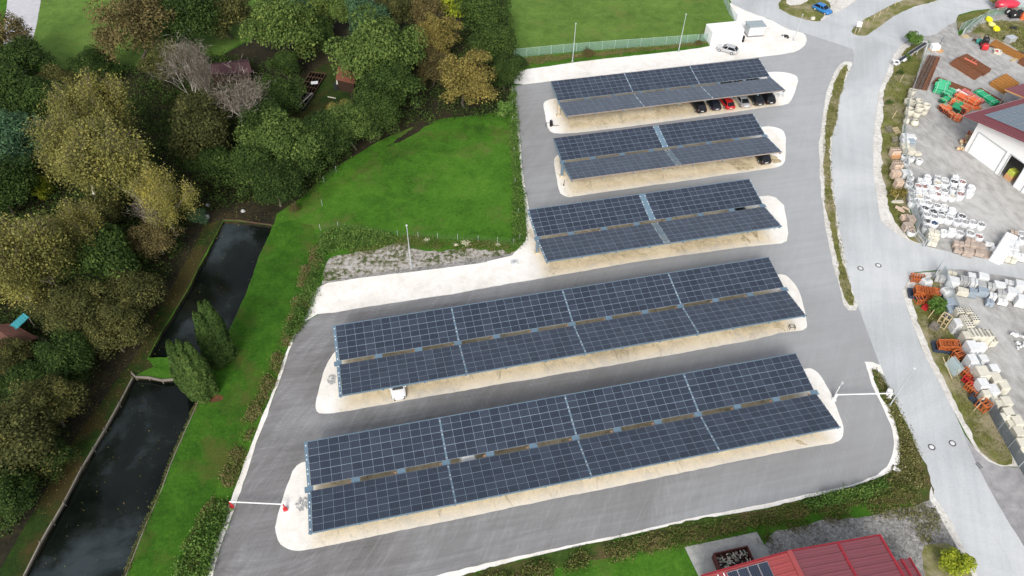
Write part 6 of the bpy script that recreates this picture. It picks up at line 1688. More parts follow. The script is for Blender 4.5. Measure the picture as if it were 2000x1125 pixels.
# ================================================================== VEGETATION
NR = np.random.default_rng(11)
def quads_mesh(name, C, N, size, mat, asp=1.0, droop=0.0):
    """one leaf clump quad per row of C, facing N"""
    n = len(C)
    N = N / (np.linalg.norm(N, axis=1, keepdims=True) + 1e-9)
    r = NR.normal(size=(n, 3)); T = np.cross(N, r); T /= np.linalg.norm(T, axis=1, keepdims=True) + 1e-9
    B = np.cross(N, T)
    s = (size * NR.uniform(.45, 1.45, n))[:, None]
    a = s * asp
    k = NR.uniform(-.3, .3, (4, n, 1))
    V = np.stack([C - T * s * (1 + k[0]) - B * a * .3, C + B * a * (-1 + k[1] * .3), C + T * s * (1 + k[2]) + B * a * .2, C + B * a * (1 + k[3])], 1).reshape(-1, 3)
    me = bpy.data.meshes.new(name)
    me.vertices.add(4 * n); me.vertices.foreach_set('co', V.astype(np.float32).ravel())
    me.loops.add(4 * n); me.loops.foreach_set('vertex_index', np.arange(4 * n, dtype=np.int32))
    me.polygons.add(n); me.polygons.foreach_set('loop_start', np.arange(0, 4 * n, 4, dtype=np.int32)); me.polygons.foreach_set('loop_total', np.full(n, 4, dtype=np.int32))
    me.materials.append(mat); me.update(calc_edges=True)
    return me

def leaf_mat(name, stops, trans=.25, nscale=.5, var=.35):
    g_ = 1.35 if 'leaves' in name and 'weed' not in name else 1.0
    stops = [(p_, tuple(x * g_ for x in c_[:3]) + (1,)) for p_, c_ in stops]
    t = NT(name); p = t.pos('world')
    geo = t.node('ShaderNodeNewGeometry'); info = t.node('ShaderNodeObjectInfo')
    n = t.noise(p, nscale, 4, .65); n2 = t.noise(p, .09, 3)
    f = t.math('ADD', t.math('ADD', t.math('MULTIPLY', geo.outputs['Random Per Island'], var), t.math('MULTIPLY', n, .55)), t.math('ADD', t.math('MULTIPLY', n2, .15), t.math('MULTIPLY', info.outputs['Random'], .12)))
    c = t.ramp(f, stops); t.col(c); t.set(.75, 0, .12)
    tl = t.node('ShaderNodeBsdfTranslucent'); mx = t.node('ShaderNodeMixShader'); mx.inputs[0].default_value = trans
    t.link(c, tl.inputs[0]); t.link(t.b.outputs[0], mx.inputs[1]); t.link(tl.outputs[0], mx.inputs[2]); t.link(mx.outputs[0], t.out.inputs['Surface'])
    return t.m
LM = {
 'dark': leaf_mat('dark green leaves', [(.25, rgb(.008, .016, .005)), (.5, rgb(.022, .042, .010)), (.75, rgb(.055, .09, .02)), (.92, rgb(.11, .15, .03))]),
 'green': leaf_mat('oak green leaves', [(.25, rgb(.016, .03, .008)), (.5, rgb(.045, .078, .018)), (.75, rgb(.105, .15, .036)), (.92, rgb(.19, .22, .05))]),
 'teal': leaf_mat('blue green leaves', [(.25, rgb(.012, .03, .016)), (.5, rgb(.03, .065, .034)), (.75, rgb(.07, .13, .06)), (.92, rgb(.12, .19, .07))]),
 'brown': leaf_mat('brown green autumn leaves', [(.25, rgb(.024, .022, .009)), (.5, rgb(.070, .060, .024)), (.75, rgb(.14, .112, .045)), (.92, rgb(.21, .17, .06))]),
 'gold': leaf_mat('golden autumn leaves', [(.25, rgb(.035, .035, .010)), (.5, rgb(.115, .098, .028)), (.75, rgb(.25, .20, .055)), (.92, rgb(.38, .30, .08))]),
 'birch': leaf_mat('yellow olive birch leaves', [(.25, rgb(.04, .048, .015)), (.42, rgb(.115, .118, .036)), (.60, rgb(.24, .22, .06)), (.80, rgb(.46, .38, .07))], .3, .35, .18),
 'olive': leaf_mat('olive leaves', [(.25, rgb(.013, .018, .006)), (.5, rgb(.040, .045, .015)), (.75, rgb(.09, .09, .028)), (.92, rgb(.17, .15, .04))]),
 'lime': leaf_mat('bright lime leaves', [(.25, rgb(.06, .085, .008)), (.5, rgb(.17, .21, .02)), (.75, rgb(.33, .36, .03)), (.92, rgb(.46, .46, .05))]),
 'thuja': leaf_mat('thuja foliage', [(.25, rgb(.010, .022, .006)), (.5, rgb(.028, .055, .012)), (.75, rgb(.065, .11, .024)), (.92, rgb(.14, .14, .03))], .12, .8),
 'twig': leaf_mat('pinkish bare twigs', [(.25, rgb(.075, .064, .053)), (.5, rgb(.16, .14, .115)), (.8, rgb(.26, .235, .195))], .0, .4),
 'dry': leaf_mat('dry pale grass', [(.25, rgb(.06, .07, .02)), (.45, rgb(.12, .13, .035)), (.65, rgb(.22, .21, .08)), (.9, rgb(.38, .34, .20))], .2, .6),
 'weed': leaf_mat('weedy bank leaves', [(.25, rgb(.035, .065, .012)), (.42, rgb(.085, .135, .028)), (.60, rgb(.16, .18, .05)), (.74, rgb(.22, .16, .085)), (.9, rgb(.34, .31, .15))], .2, .45),
 'weedgreen': leaf_mat('green hedge leaves', [(.25, rgb(.02, .045, .008)), (.5, rgb(.05, .105, .02)), (.75, rgb(.11, .18, .04)), (.92, rgb(.22, .26, .08))], .2, .5),
}
M_bark = plain('grey brown bark', rgb(.10, .085, .065), .95, var=.3)
M_bare = plain('silvery birch bark', rgb(.36, .33, .29), .8, var=.3, scale=6)
M_birchtwig = plain('birch twig bark', rgb(.15, .12, .095), .9, var=.3)
M_birch = plain('white birch bark', rgb(.52, .49, .42), .8, var=.3, scale=6)

def crown_pts(seed, n, nb, kx=1, kz=.9, hollow=.55, bsize=(.24, .42), fill=.18):
    """leaf positions on the shells of many small boughs inside a rough ellipsoid (unit radius, base at z=-kz)"""
    rg = np.random.default_rng(seed)
    d = rg.normal(size=(nb, 3)); d /= np.linalg.norm(d, axis=1, keepdims=True)
    d[:, 2] = np.where(d[:, 2] < -.35, -d[:, 2] * .6, d[:, 2])
    r = rg.uniform(hollow, .86, nb)[:, None]
    lump = 1 + .30 * np.sin(d[:, :1] * 4 + seed) * np.cos(d[:, 1:2] * 5 + seed * 2) + .16 * np.sin(d[:, 2:] * 7 + d[:, :1] * 6 + seed)
    bc = d * r * lump * np.array([kx, kx, kz]); br = rg.uniform(*bsize, nb)
    L_ = rg.normal(size=(5, 3)); L_ /= np.linalg.norm(L_, axis=1, keepdims=True); L_ *= np.array([.36, .36, .26 * kz]); L_[0] = (0, 0, .3 * kz)
    bc = bc * .76 + L_[rg.integers(0, 5, nb)]
    idx = rg.choice(nb, n, p=(br ** 2) / (br ** 2).sum())
    e = rg.normal(size=(n, 3)); e /= np.linalg.norm(e, axis=1, keepdims=True)
    e[:, 2] = np.where(e[:, 2] < -.2, -e[:, 2], e[:, 2])
    rad = br[idx] * np.where(rg.random(n) < fill, rg.uniform(.2, .9, n), rg.uniform(.82, 1.12, n))
    C = bc[idx] + e * rad[:, None]
    N = e + rg.normal(size=(n, 3)) * .55 + np.array([0, 0, .35])
    return C, N

def limb_mesh(name, seed, H, mat, spread=.5, depth=5, r0=.26, lead=.5, up=.5, n=6, bend=.18, fork=(2, 3), white_top=False):
    rg = random.Random(seed); m = MB(); tips = []
    def grow(p, d, L, r, lv):
        segs = 3 if lv < depth - 1 else 2
        q = p
        for i in range(segs):
            d = (d + Vector((rg.gauss(0, bend), rg.gauss(0, bend), rg.gauss(0, bend * .5) + .04))).normalized()
            e = q + d * (L / segs); r1 = r * (.86 if lv else .88)
            m.tube(q, e, r, r1, max(3, n - lv), 0, caps=False); q = e; r = r1
        if lv >= depth: tips.append((q, d)); return
        for k in range(rg.randint(*fork)):
            az = rg.uniform(0, 6.283); s = rg.uniform(.35, 1) * spread
            side = Vector((math.cos(az), math.sin(az), 0))
            nd = (d * (1 - s * .4) + side * s + Vector((0, 0, up * .3))).normalized()
            grow(q, nd, L * rg.uniform(.62, .82), r * rg.uniform(.6, .78), lv + 1)
        if lv < depth and rg.random() < .7: grow(q, d, L * .75, r * .75, lv + 1)
    grow(Vector((0, 0, -.1)), Vector((rg.uniform(-.06, .06), rg.uniform(-.06, .06), 1)).normalized(), H * lead, r0, 0)
    return m.mesh(name, mat), tips

# a stock of trees; each copy shares its meshes
STOCK = {}
GT = 'trees of the wood on the left'
def make_stock(key, seed, leaves, nb, R_, kz, lsize, mat, barkmat=M_bark, **kw):
    C, N = crown_pts(seed, leaves, nb, 1, kz, **kw)
    me = quads_mesh('crown', C * R_, N, lsize, LM[mat])
    tr, _ = limb_mesh('trunk', seed, R_ * 1.2, barkmat, .55, 3, R_ * .055, .55)
    STOCK[key] = (me, tr, R_, kz)
for i, (k_, m_) in enumerate([('dark', 'dark'), ('green', 'green'), ('teal', 'teal'), ('olive', 'olive')]):
    for j in range(2):
        make_stock((k_, j), 20 + i * 7 + j * 3, 19000, 56 + 16 * j, 5.0, .95 + .2 * j, .118, m_, bsize=(.18, .40))
for j in range(2):
    make_stock(('brown', j), 61 + j, 13000, 54, 5.0, 1.05, .10, 'brown', fill=.35, bsize=(.16, .36))
    make_stock(('gold', j), 71 + j, 15000, 60, 4.5, 1.25, .098, 'gold', fill=.35, bsize=(.15, .34))
make_stock(('lime', 0), 81, 5000, 34, 2.2, .75, .095, 'lime')
make_stock(('sapling', 0), 82, 700, 16, 1.5, .8, .12, 'green', fill=.5)
make_stock(('saplingy', 0), 83, 900, 18, 1.6, .8, .12, 'gold', fill=.5)
make_stock(('round', 0), 84, 3200, 30, 2.3, .85, .13, 'weedgreen')
# birches: white limbs with thin hanging leaves
def birch_stock(key, j, n, lsize, mat, off, asp, H, lead, spread, r0, droop):
    tr, nodes = limb_nodes(101 + j * 7 + (0 if key == 'birch' else 50), H, M_birch if key == 'birch' else M_bare, spread, 5, r0, lead, .042 if key == 'birch' else .026, 3)
    T = np.array([tuple(p) for p in nodes]); top = np.percentile(T[:, 2], 99)
    idx = NR.integers(0, len(T), n)
    C = T[idx] + NR.normal(size=(n, 3)) * np.array([off, off, off * 1.1]); C[:, 2] -= droop + (NR.random(n) < .35) * NR.random(n) * H * .22 * (key == 'birch')
    me = quads_mesh('crown', C, NR.normal(size=(n, 3)) + np.array([0, 0, .3]), lsize, LM[mat], asp=asp)
    STOCK[(key, j)] = (me, tr, np.percentile(np.hypot(T[:, 0], T[:, 1]), 93), top)
def limb_nodes(seed, H, mat, spread, depth, r0, lead, rmin=.045, wl=3):
    rg = random.Random(seed); m = MB(); nodes = []
    def grow(p, d, L, r, lv):
        q = p; segs = 3
        for i in range(segs):
            d = (d + Vector((rg.gauss(0, .12), rg.gauss(0, .12), rg.gauss(0, .06) + .05))).normalized()
            e = q + d * (L / segs); r1 = r * .86
            rm = rmin if lv <= wl else .012; m.tube(q, e, max(r, rm), max(r1, rm), max(3, 6 - lv), 0 if lv <= wl else 1, caps=False); q = e; r = r1
            if lv >= 2 or (lv == 1 and i > 0):
                for _ in range(1 if lv < 4 else 2): nodes.append(q.copy())
            if lv in (1, 2, 3) and rg.random() < .6:
                az = rg.uniform(0, 6.283); sd = Vector((math.cos(az), math.sin(az), .25))
                grow(q, (d * .75 + sd * spread * .9).normalized(), L * .72, r * .6, lv + 1 if lv < 3 else 4)
        if lv >= depth: return
        k = 4 if lv == 0 else 2; a0 = rg.uniform(0, 6.283)
        for i in range(k):
            az = a0 + i * 6.283 / k + rg.uniform(-.5, .5); s_ = rg.uniform(.6, 1) * spread
            side = Vector((math.cos(az), math.sin(az), 0))
            grow(q, (d * (1 - s_ * .3) + side * s_ + Vector((0, 0, .15))).normalized(), L * rg.uniform(.7, .86), r * rg.uniform(.62, .78), lv + 1)
    grow(Vector((0, 0, -.1)), Vector((rg.uniform(-.06, .06), rg.uniform(-.06, .06), 1)).normalized(), H * lead, r0, 0)
    return m.mesh('trunk', [mat, M_birchtwig]), nodes
for j in range(3): birch_stock('birch', j, 30000, .056, 'birch', .32, 1.0, 8.0, .30, .52, .19, .25)
for j in range(2): birch_stock('bare', j, 1700, .30, 'twig', .35, .045, 8.0, .32, .42, .15, -.1)

def tree(u, v, rpx, kind, label, hgt=None, j=None, group=None, cat='tree', name='tree', kzs=1.0):
    rg = random.Random(int(u * 3 + v * 17))
    j = rg.randrange(2) if j is None else j
    key = (kind, j) if (kind, j) in STOCK else (kind, 0)
    me, tr, R0, kz = STOCK[key]
    if kind in ('birch', 'bare'):
        Htop = hgt or 15
        zc = Htop * .66; s = rpx * mpp(u, v, zc) / (R0 * 1.02); sz = Htop / kz
        P = G(u, v, zc)
        root = empty(name, (P.x, P.y, 0), rg.uniform(0, 6.28), label, cat, group)
        mobj('trunk', tr, root, scale=(s, s, sz)); mobj('crown', me, root, scale=(s, s, sz))
        return root
    Hc = hgt or 10
    s0 = 0; zc = Hc * .62
    Rm = rpx * mpp(u, v, zc); s = Rm / R0 * (1.14 if group == GT else 1.0)
    sz = s * kzs; half = R0 * kz * sz
    zc = max(half * .62, min(zc, half * .80))
    P = G(u, v, zc)
    root = empty(name, (P.x, P.y, 0), rg.uniform(0, 6.28), label, cat, group)
    mobj('trunk', tr, root, scale=(s, s, max(.3, (zc + half * .35) / (R0 * 1.9))))
    c = mobj('crown', me, root, (0, 0, zc), scale=(s * rg.uniform(.9, 1.15), s * rg.uniform(.9, 1.15), sz * rg.uniform(.9, 1.15)))
    return root
TREES = [
 # u, v, rpx, kind, height, label
 (18, 92, 62, 'brown', 12, 'dark brownish tree at the top left beside the end of the pale path'),
 (48, 135, 58, 'dark', 12, 'dark green tree just below the pale path end'),
 (10, 200, 70, 'dark', 12, 'dark green tree on the left edge, below the brownish one'),
 (78, 215, 58, 'dark', 11, 'dark green tree between the left edge trees and the yellow birch'),
 (25, 300, 72, 'teal', 12, 'blue green tree on the left edge, left of the great birches'),
 (5, 380, 60, 'dark', 11, 'dark tree on the left edge above the olive birch'),
 (112, 178, 42, 'olive', 9, 'small olive tree on the upper left shoulder of the yellow birch'),
 (262, 62, 78, 'brown', 15, 'large rust brown tree standing before the bright field'),
 (300, 20, 45, 'olive', 12, 'olive tree at the top edge behind the rust brown one'),
 (370, 52, 58, 'dark', 14, 'tall dark green tree right of the rust brown tree'),
 (180, 135, 38, 'dark', 6, 'low dark bush tree at the foot of the field, above the yellow birch'),
 (330, 135, 45, 'olive', 8, 'olive undergrowth tree behind the first bare birch'),
 (445, 35, 52, 'olive', 13, 'dark olive tree at the top between the dark green and the leafy green one'),
 (545, 70, 66, 'green', 15, 'big leafy green tree above the cold frames'),
 (575, 20, 45, 'teal', 13, 'blue green tree at the top edge over the garden'),
 (640, 22, 42, 'green', 15, 'slender green tree at the top edge with long bare trunk'),
 (682, 30, 34, 'green', 15, 'second slender green tree with long bare trunk, just left of the teal one'),
 (722, 48, 40, 'teal', 12, 'dark teal tree above the big oak'),
 (775, 30, 45, 'olive', 11, 'olive tree at the top, left of the bare brown thicket'),
 (745, 128, 74, 'green', 13, 'big round green oak beside the brown roofed shed'),
 (765, 185, 56, 'dark', 9, 'dark lower half tree of the oak group above the leaf path'),
 (835, 28, 42, 'brown', 8, 'bare brown thicket at the top edge'),
 (858, 78, 44, 'gold', 12, 'golden brown tree, upper one of the golden pair'),
 (905, 158, 56, 'gold', 13, 'golden brown tree, larger lower one of the golden pair'),
 (845, 140, 34, 'brown', 9, 'brown purple tree squeezed between the oak and the golden tree'),
 (893, 18, 42, 'lime', 10, 'yellow green tree at the top edge left of the dark column tree'),
 (940, 30, 50, 'dark', 14, 'dark green tree at the top edge where the wood meets the field'),
 (968, 95, 42, 'dark', 13, 'tall dark green tree at the right corner of the wood'),
 (985, 150, 30, 'dark', 9, 'dark green tree above the pale green hedge bush at the car park corner'),
 (690, 255, 44, 'green', 8, 'green yellow tipped tree on the lawn side below the oak'),
 (664, 225, 30, 'gold', 8, 'small golden topped tree beside the garden plank'),
 (735, 232, 42, 'dark', 8, 'dark tree between the oak and the leaf path'),
 (640, 268, 46, 'dark', 9, 'dark tree behind the green yellow one'),
 (545, 190, 42, 'dark', 8, 'dark tree left of the cold frames'),
 (520, 250, 48, 'dark', 9, 'dark tree above the yellow green crowned one'),
 (552, 300, 60, 'green', 11, 'yellow green crowned tree in front of the dark mass, above the upper pond'),
 (600, 320, 42, 'dark', 8, 'dark bush tree right under the yellow green crown'),
 (490, 340, 58, 'dark', 11, 'dark green tree directly above the upper pond head'),
 (540, 370, 42, 'dark', 7, 'dark low tree nearest the red shrub'),
 (395, 265, 60, 'olive', 10, 'dark olive tree below the bare birches'),
 (420, 330, 44, 'dark', 8, 'dark tree in the gap between the great birch and the dark mass'),
 (400, 212, 45, 'olive', 7, 'olive brown tree between the two bare birches'),
 (205, 520, 74, 'dark', 12, 'dark green tree between the olive birch and the upper pond'),
 (255, 590, 56, 'olive', 10, 'dark olive tree on the pond side of the dark green one'),
 (300, 475, 46, 'brown', 7, 'sparse brown tree above the leaf covered bank'),
 (165, 610, 60, 'olive', 10, 'olive tree with orange tips right of the turquoise roof'),
 (225, 655, 50, 'olive', 8, 'olive tree near the gap between the ponds'),
 (130, 710, 52, 'dark', 8, 'dark tree below the board stack'),
 (60, 760, 56, 'dark', 10, 'dark tree on the left, second above the corner'),
 (20, 700, 40, 'olive', 9, 'olive tree on the left edge below the garden chest'),
 (100, 800, 60, 'olive', 9, 'olive brown tree on the left of the lower pond'),
 (30, 870, 78, 'olive', 10, 'broad olive tree at the lower left edge'),
 (15, 970, 60, 'dark', 8, 'dark tree low at the left edge'),
 (85, 905, 40, 'dark', 6, 'dark bush tree beside the plank edge of the lower pond'),
 (100, 588, 38, 'olive', 8, 'olive tree directly above the turquoise roof'),
 (205, 418, 40, 'olive', 8, 'olive tree hiding the foot of the great birches'),
 (318, 405, 38, 'brown', 7, 'brown olive tree between the thin birch and the pond bank'),
 (612, 72, 34, 'dark', 9, 'dark tree in the gap behind the garden, above the cold frames'),
 (560, 135, 30, 'dark', 7, 'dark tree just left of the cold frames, under the leafy green tree'),
 (800, 90, 34, 'dark', 9, 'dark tree wedged between the big oak and the upper golden tree'),
]
for u, v, r_, k_, h_, lab in TREES:
    tree(u, v, r_, k_, lab, h_, group=GT)
for u, v, r_, h_, j, lab in [(205, 215, 84, 17, 0, 'great yellow birch with its crown reaching nearly to the field'), (250, 320, 92, 17, 1, 'great olive birch with long white limbs in the centre of the left wood'),
      (140, 300, 66, 16, 2, 'pinkish olive birch on the left flank of the great ones'), (310, 375, 62, 13, 0, 'thin leaved birch on the pond side of the great ones'),
      (80, 490, 92, 16, 1, 'large yellow olive birch low on the left edge'), (15, 520, 62, 15, 2, 'yellow birch cut by the left edge above the turquoise roof'), (165, 455, 70, 14, 0, 'green yellow birch between the great ones and the dark tree')]:
    tree(u, v, r_, 'birch', lab, h_, j, group=GT)
for u, v, r_, h_, j, lab in [(345, 150, 68, 15, 0, 'leafless pink grey birch, left one of the bare pair'), (448, 198, 62, 14, 1, 'leafless silvery birch, right one of the bare pair'), (395, 150, 40, 13, 0, 'smaller leafless birch between the bare pair'), (290, 430, 50, 10, 1, 'half bare birch leaning over the leaf covered bank')]:
    tree(u, v, r_, 'bare', lab, h_, j, group=GT)
# two long bare trunks by the garden
for u, v, u2, v2, lab in ((655, 112, 633, 36, 'left long bare trunk rising from the garden edge'), (675, 111, 664, 58, 'right long bare trunk rising from the garden edge')):
    pass
# small trees outside the wood
tree(1783, 80, 17, 'round', 'small round bush tree beside the conveyor on the upper verge', 3, 0)
tree(1829, 601, 20, 'round', 'round green tree beside the orange racks on the lower verge', 4.5, 0)
tree(1755, 379, 15, 'saplingy', 'yellow leaved sapling on the verge beside the brick pallets', 3.2, 0)
tree(1760, 143, 8, 'sapling', 'grey leaved sapling on the upper verge below the hopper', 2.6, 0)
tree(1772, 113, 9, 'sapling', 'thin sapling standing against the conveyor belt', 2.4, 0)
tree(1738, 202, 8, 'sapling', 'low green sapling bush on the verge level with the concrete pipes', 1.2, 0)
tree(1942, 5, 11, 'saplingy', 'olive bush standing before the red trailer', 3, 0)
tree(1956, 796, 8, 'round', 'small bright green weed between the cream stacks and the slatted fence', 1.6, 0, cat='plant', name='weed_plant')
tree(1868, 1108, 34, 'lime', 'bright yellow round shrub at the lower right beside the road', 2.6, 0, cat='shrub', name='shrub')
tree(985, 218, 20, 'round', 'pale green bush at the upper left corner of the car park', 4, 0, cat='bush', name='bush')
tree(1012, 125, 17, 'dark', 'dark bush at the left end of the green mesh fence', 2.6, 0, cat='bush', name='bush')
tree(1148, 105, 13, 'brown', 'rusty brown bush at the foot of the green mesh fence', 1.2, 0, cat='bush', name='bush', kzs=.6)
tree(1365, 84, 8, 'brown', 'small brown bush near the white container', .9, 0, cat='bush', name='bush', kzs=.6)
tree(575, 408, 11, 'brown', 'small red brown shrub at the foot of the dark trees', 1.4, 0, cat='shrub', name='shrub')
tree(388, 425, 20, 'teal', 'dark blue green bush beside the pale boulder', 2, 0, cat='bush', name='bush')
tree(88, 372, 26, 'lime', 'yellow leaved bush on the left flank of the great birches', 9, 0, cat='bush', name='bush')
for u, v, l in ((1742, 232, 'stake leaning on the upper verge below the pipes'), (1757, 115, 'left pale stake beside the conveyor belt'), (1778, 115, 'right pale stake beside the conveyor belt'), (1757, 160, 'pale stake holding the grey sapling'), (1745, 395, 'pale stake at the foot of the yellow sapling'), (1812, 622, 'pale stake left of the round green tree'), (1901, 803, 'pale stake below the orange frame at the slatted fence')):
    P = G(u, v); m = MB(); m.tube((0, 0, 0), (.35, .25, 1.5), .05, .05, 6)
    o = m.build('tree_stake', M_newwood, None, (P.x, P.y, .03)); tag(o, l, 'stake')
# thuja groups: narrow columns leaning together
def thuja_mesh(seed, H, r):
    n = 7500; rg = np.random.default_rng(seed)
    z = rg.random(n) ** .85; a = rg.uniform(0, 6.283, n)
    prof = np.clip(np.sin(np.pi * np.clip(z * .86 + .12, 0, 1)) ** .6, .05, 1) * (1.05 - .5 * z)
    lump = 1 + .10 * np.sin(a * 3 + z * 9) + .06 * np.sin(a * 7 - z * 21)
    rr = r * prof * lump * rg.uniform(.88, 1.06, n)
    C = np.stack([rr * np.cos(a), rr * np.sin(a), z * H], 1)
    N = np.stack([np.cos(a), np.sin(a), np.full(n, .45)], 1) + rg.normal(size=(n, 3)) * .4
    return quads_mesh('crown', C, N, .105, LM['thuja'], asp=1.6)
TM = [thuja_mesh(5, 9.0, 1.25), thuja_mesh(9, 8.5, 1.15)]
m = MB(); m.tube((0, 0, -.1), (0, 0, 6), .16, .05, 8); TT = m.mesh('trunk', M_bark)
for i, (u, v, s, h, tx, ty, lab) in enumerate([
   (375, 762, 1.05, .98, 0, 0, 'columnar thuja in the lower group, leftmost'), (386, 775, 1.0, .88, 0, .0, 'columnar thuja in the lower group, front left'), (400, 778, 1.05, .92, 0, 0, 'columnar thuja in the lower group, front centre'), (410, 768, 1.15, 1.06, 0, 0, 'columnar thuja in the lower group, right with brown tip'), (394, 766, 1.0, 1.02, 0, 0, 'columnar thuja in the lower group, back centre'),
   (420, 704, .95, 1.0, 0, 0, 'columnar thuja in the upper group, leftmost'), (428, 712, 1.1, 1.0, 0, 0, 'columnar thuja in the upper group, front'), (436, 702, 1.0, 1.18, 0, 0, 'columnar thuja in the upper group, tallest at the back'), (446, 700, 1.1, 1.12, 0, 0, 'columnar thuja in the upper group, right')]):
    P = G(u, v); root = empty('thuja_tree', (P.x, P.y, 0), i * 1.3, lab, 'thuja', 'columnar thujas between the ponds', (s, s, h * 1.1))
    mobj('trunk', TT, root); mobj('crown', TM[i % 2], root)
P = G(405, 778)
sheet('leaf_litter', jitter([(P.x + 1.5 * math.cos(a) + .5, P.y + .7 * math.sin(a)) for a in [i * .52 for i in range(12)]], .2), .016, world_noise_mat('red brown litter', [(.3, rgb(.05, .025, .012)), (.7, rgb(.16, .07, .03))], 1, 3, 9))

# weedy hedge strips, grass tufts: nobody could count these
def inside(pt, pl):
    x, y = pt; c = False
    for i in range(len(pl)):
        x1, y1 = pl[i]; x2, y2 = pl[i - 1]
        if (y1 > y) != (y2 > y) and x < (x2 - x1) * (y - y1) / (y2 - y1) + x1: c = not c
    return c
kindscale = {'weed': 1, 'weedgreen': 1, 'dark': 1}
def veg(name, px, n, hmin, hmax, size, mat, label, per=9, spread=.3, seed=1, z0=.03, bl=1.0, nthr=None):
    pl = [G2(q) for q in px]; rg = random.Random(seed)
    xs = [p[0] for p in pl]; ys = [p[1] for p in pl]; C = []; N = []; k = 0; tries = 0
    if kindscale.get(mat): per = int(per * 1.7); size *= .72
    while k < n and tries < n * 30:
        tries += 1
        p = (rg.uniform(min(xs), max(xs)), rg.uniform(min(ys), max(ys)))
        if not inside(p, pl): continue
        nn = noise.noise(Vector((p[0] * .45, p[1] * .45, seed)))
        if nthr is not None and nn < nthr: continue
        k += 1
        h = (hmin + (hmax - hmin) * min(1, max(0, .5 + nn * 1.1))) * rg.uniform(.7, 1.2)
        for _ in range(per):
            t_ = rg.random() ** .7
            C.append((p[0] + rg.gauss(0, spread), p[1] + rg.gauss(0, spread), z0 + h * t_))
            N.append((rg.gauss(0, 1), rg.gauss(0, 1), rg.gauss(.3, .6)))
    me = quads_mesh(name, np.array(C), np.array(N), size, LM[mat], asp=bl)
    o = mobj(name, me); o['kind'] = 'stuff'; o['label'] = label
    return o
veg('hedge_weeds', [(625,478),(632,470),(612,560),(596,612),(588,640),(570,655),(552,700),(536,745),(500,820),(488,860),(455,950),(446,975),(428,1030),(410,1085),(395,1130),(350,1130),(362,1070),(395,1010),(430,950),(455,880),(480,820),(510,760),(540,690),(560,640),(575,590),(590,540),(600,500)], 1700, .12, .65, .10, 'weed', 'brown and green weeds along the left edge of the car park', 10, .28, 3, nthr=-.12)
veg('hedge_weeds', [(598,560),(622,490),(640,470),(625,545),(612,590),(590,640),(565,670),(560,650),(580,600)], 500, .4, 1.3, .11, 'weedgreen', 'green weeds at the upper left corner of the car park', 10, .3, 4)
veg('hedge_weeds', [(345,1130),(360,1090),(385,1040),(410,1000),(440,985),(446,1000),(430,1045),(410,1100),(405,1130)], 480, .5, 1.4, .13, 'weedgreen', 'dense grey green weeds at the lower left beside the car park', 11, .35, 5)
veg('hedge_weeds', [(622,470),(640,456),(680,450),(720,455),(760,460),(770,475),(740,480),(700,488),(660,490),(630,500)], 620, .4, 1.3, .12, 'weedgreen', 'dark bushy weeds at the lower left corner of the meadow', 10, .35, 6)
veg('hedge_weeds', [(680,475),(740,462),(775,462),(1000,476),(1002,488),(900,488),(820,486),(760,480),(720,495),(680,495)], 650, .1, .45, .09, 'weed', 'low weeds below the meadow wire fence', 7, .3, 7)
veg('hedge', [(999,170),(1004,175),(1010,240),(1013,300),(1018,360),(1026,410),(1027,460),(1020,482),(1004,485),(1003,420),(1003,340),(998,260),(996,200)], 900, .3, 1.2, .11, 'weedgreen', 'green hedge strip between the meadow and the upper car park', 11, .3, 8)
veg('hedge_weeds', [(1010,130),(1060,125),(1120,115),(1180,110),(1250,102),(1380,88),(1378,83),(1250,96),(1120,107),(1010,117)], 900, .15, .6, .10, 'weed', 'weeds at the foot of the green mesh fence', 8, .3, 9)
veg('hedge_weeds', [(1740,940),(1780,950),(1790,968),(1740,970),(1690,975),(1600,1000),(1500,1022),(1380,1050),(1200,1092),(1100,1114),(1000,1138),(930,1156),(900,1150),(1000,1117),(1133,1084),(1195,1070),(1351,1034),(1501,1008),(1575,990),(1675,963),(1718,949)], 1700, .12, .6, .10, 'weed', 'brown and green weeds along the lower edge of the car park', 10, .34, 10, nthr=-.12)
veg('hedge_weeds', [(1575,985),(1675,960),(1720,946),(1735,955),(1690,972),(1620,988),(1580,998)], 300, .4, 1.2, .12, 'weedgreen', 'taller green weeds near the lower right bend of the car park', 10, .3, 11)
veg('verge_tufts', [(1758,868),(1768,870),(1800,930),(1806,950),(1770,950),(1735,940),(1760,905)], 420, .05, .5, .09, 'dry', 'dry pale weeds on the bend between car park and road', 8, .25, 31)
veg('hedge_weeds', [(1705,722),(1712,722),(1740,770),(1775,843),(1800,905),(1770,900),(1757,850),(1738,800)], 420, .05, .3, .08, 'dry', 'grass tufts on the narrow verge below the right barrier', 8, .25, 12)
veg('verge_tufts', [(1648,128),(1655,130),(1640,190),(1630,250),(1620,281),(1622,331),(1632,430),(1645,500),(1658,562),(1668,594),(1657,594),(1647,552),(1625,460),(1612,380),(1609,281),(1618,215),(1630,165)], 700, .04, .22, .07, 'dry', 'grass tufts on the strip between car park and road', 7, .22, 13)
veg('verge_tufts', [(1728,281),(1730,200),(1745,150),(1770,98),(1805,85),(1788,150),(1770,205),(1760,262),(1765,350),(1772,400),(1786,450),(1800,474),(1775,465),(1745,420),(1734,380),(1728,320)], 900, .02, .16, .06, 'dry', 'dry grass on the upper verge beside the yard fence', 6, .22, 14)
veg('verge_tufts', [(1783,592),(1788,560),(1834,545),(1852,640),(1876,690),(1902,745),(1926,798),(1954,850),(1980,905),(1950,905),(1915,875),(1880,797),(1840,715),(1805,640)], 900, .02, .16, .06, 'dry', 'dry grass on the lower verge beside the yard fence', 6, .22, 15)
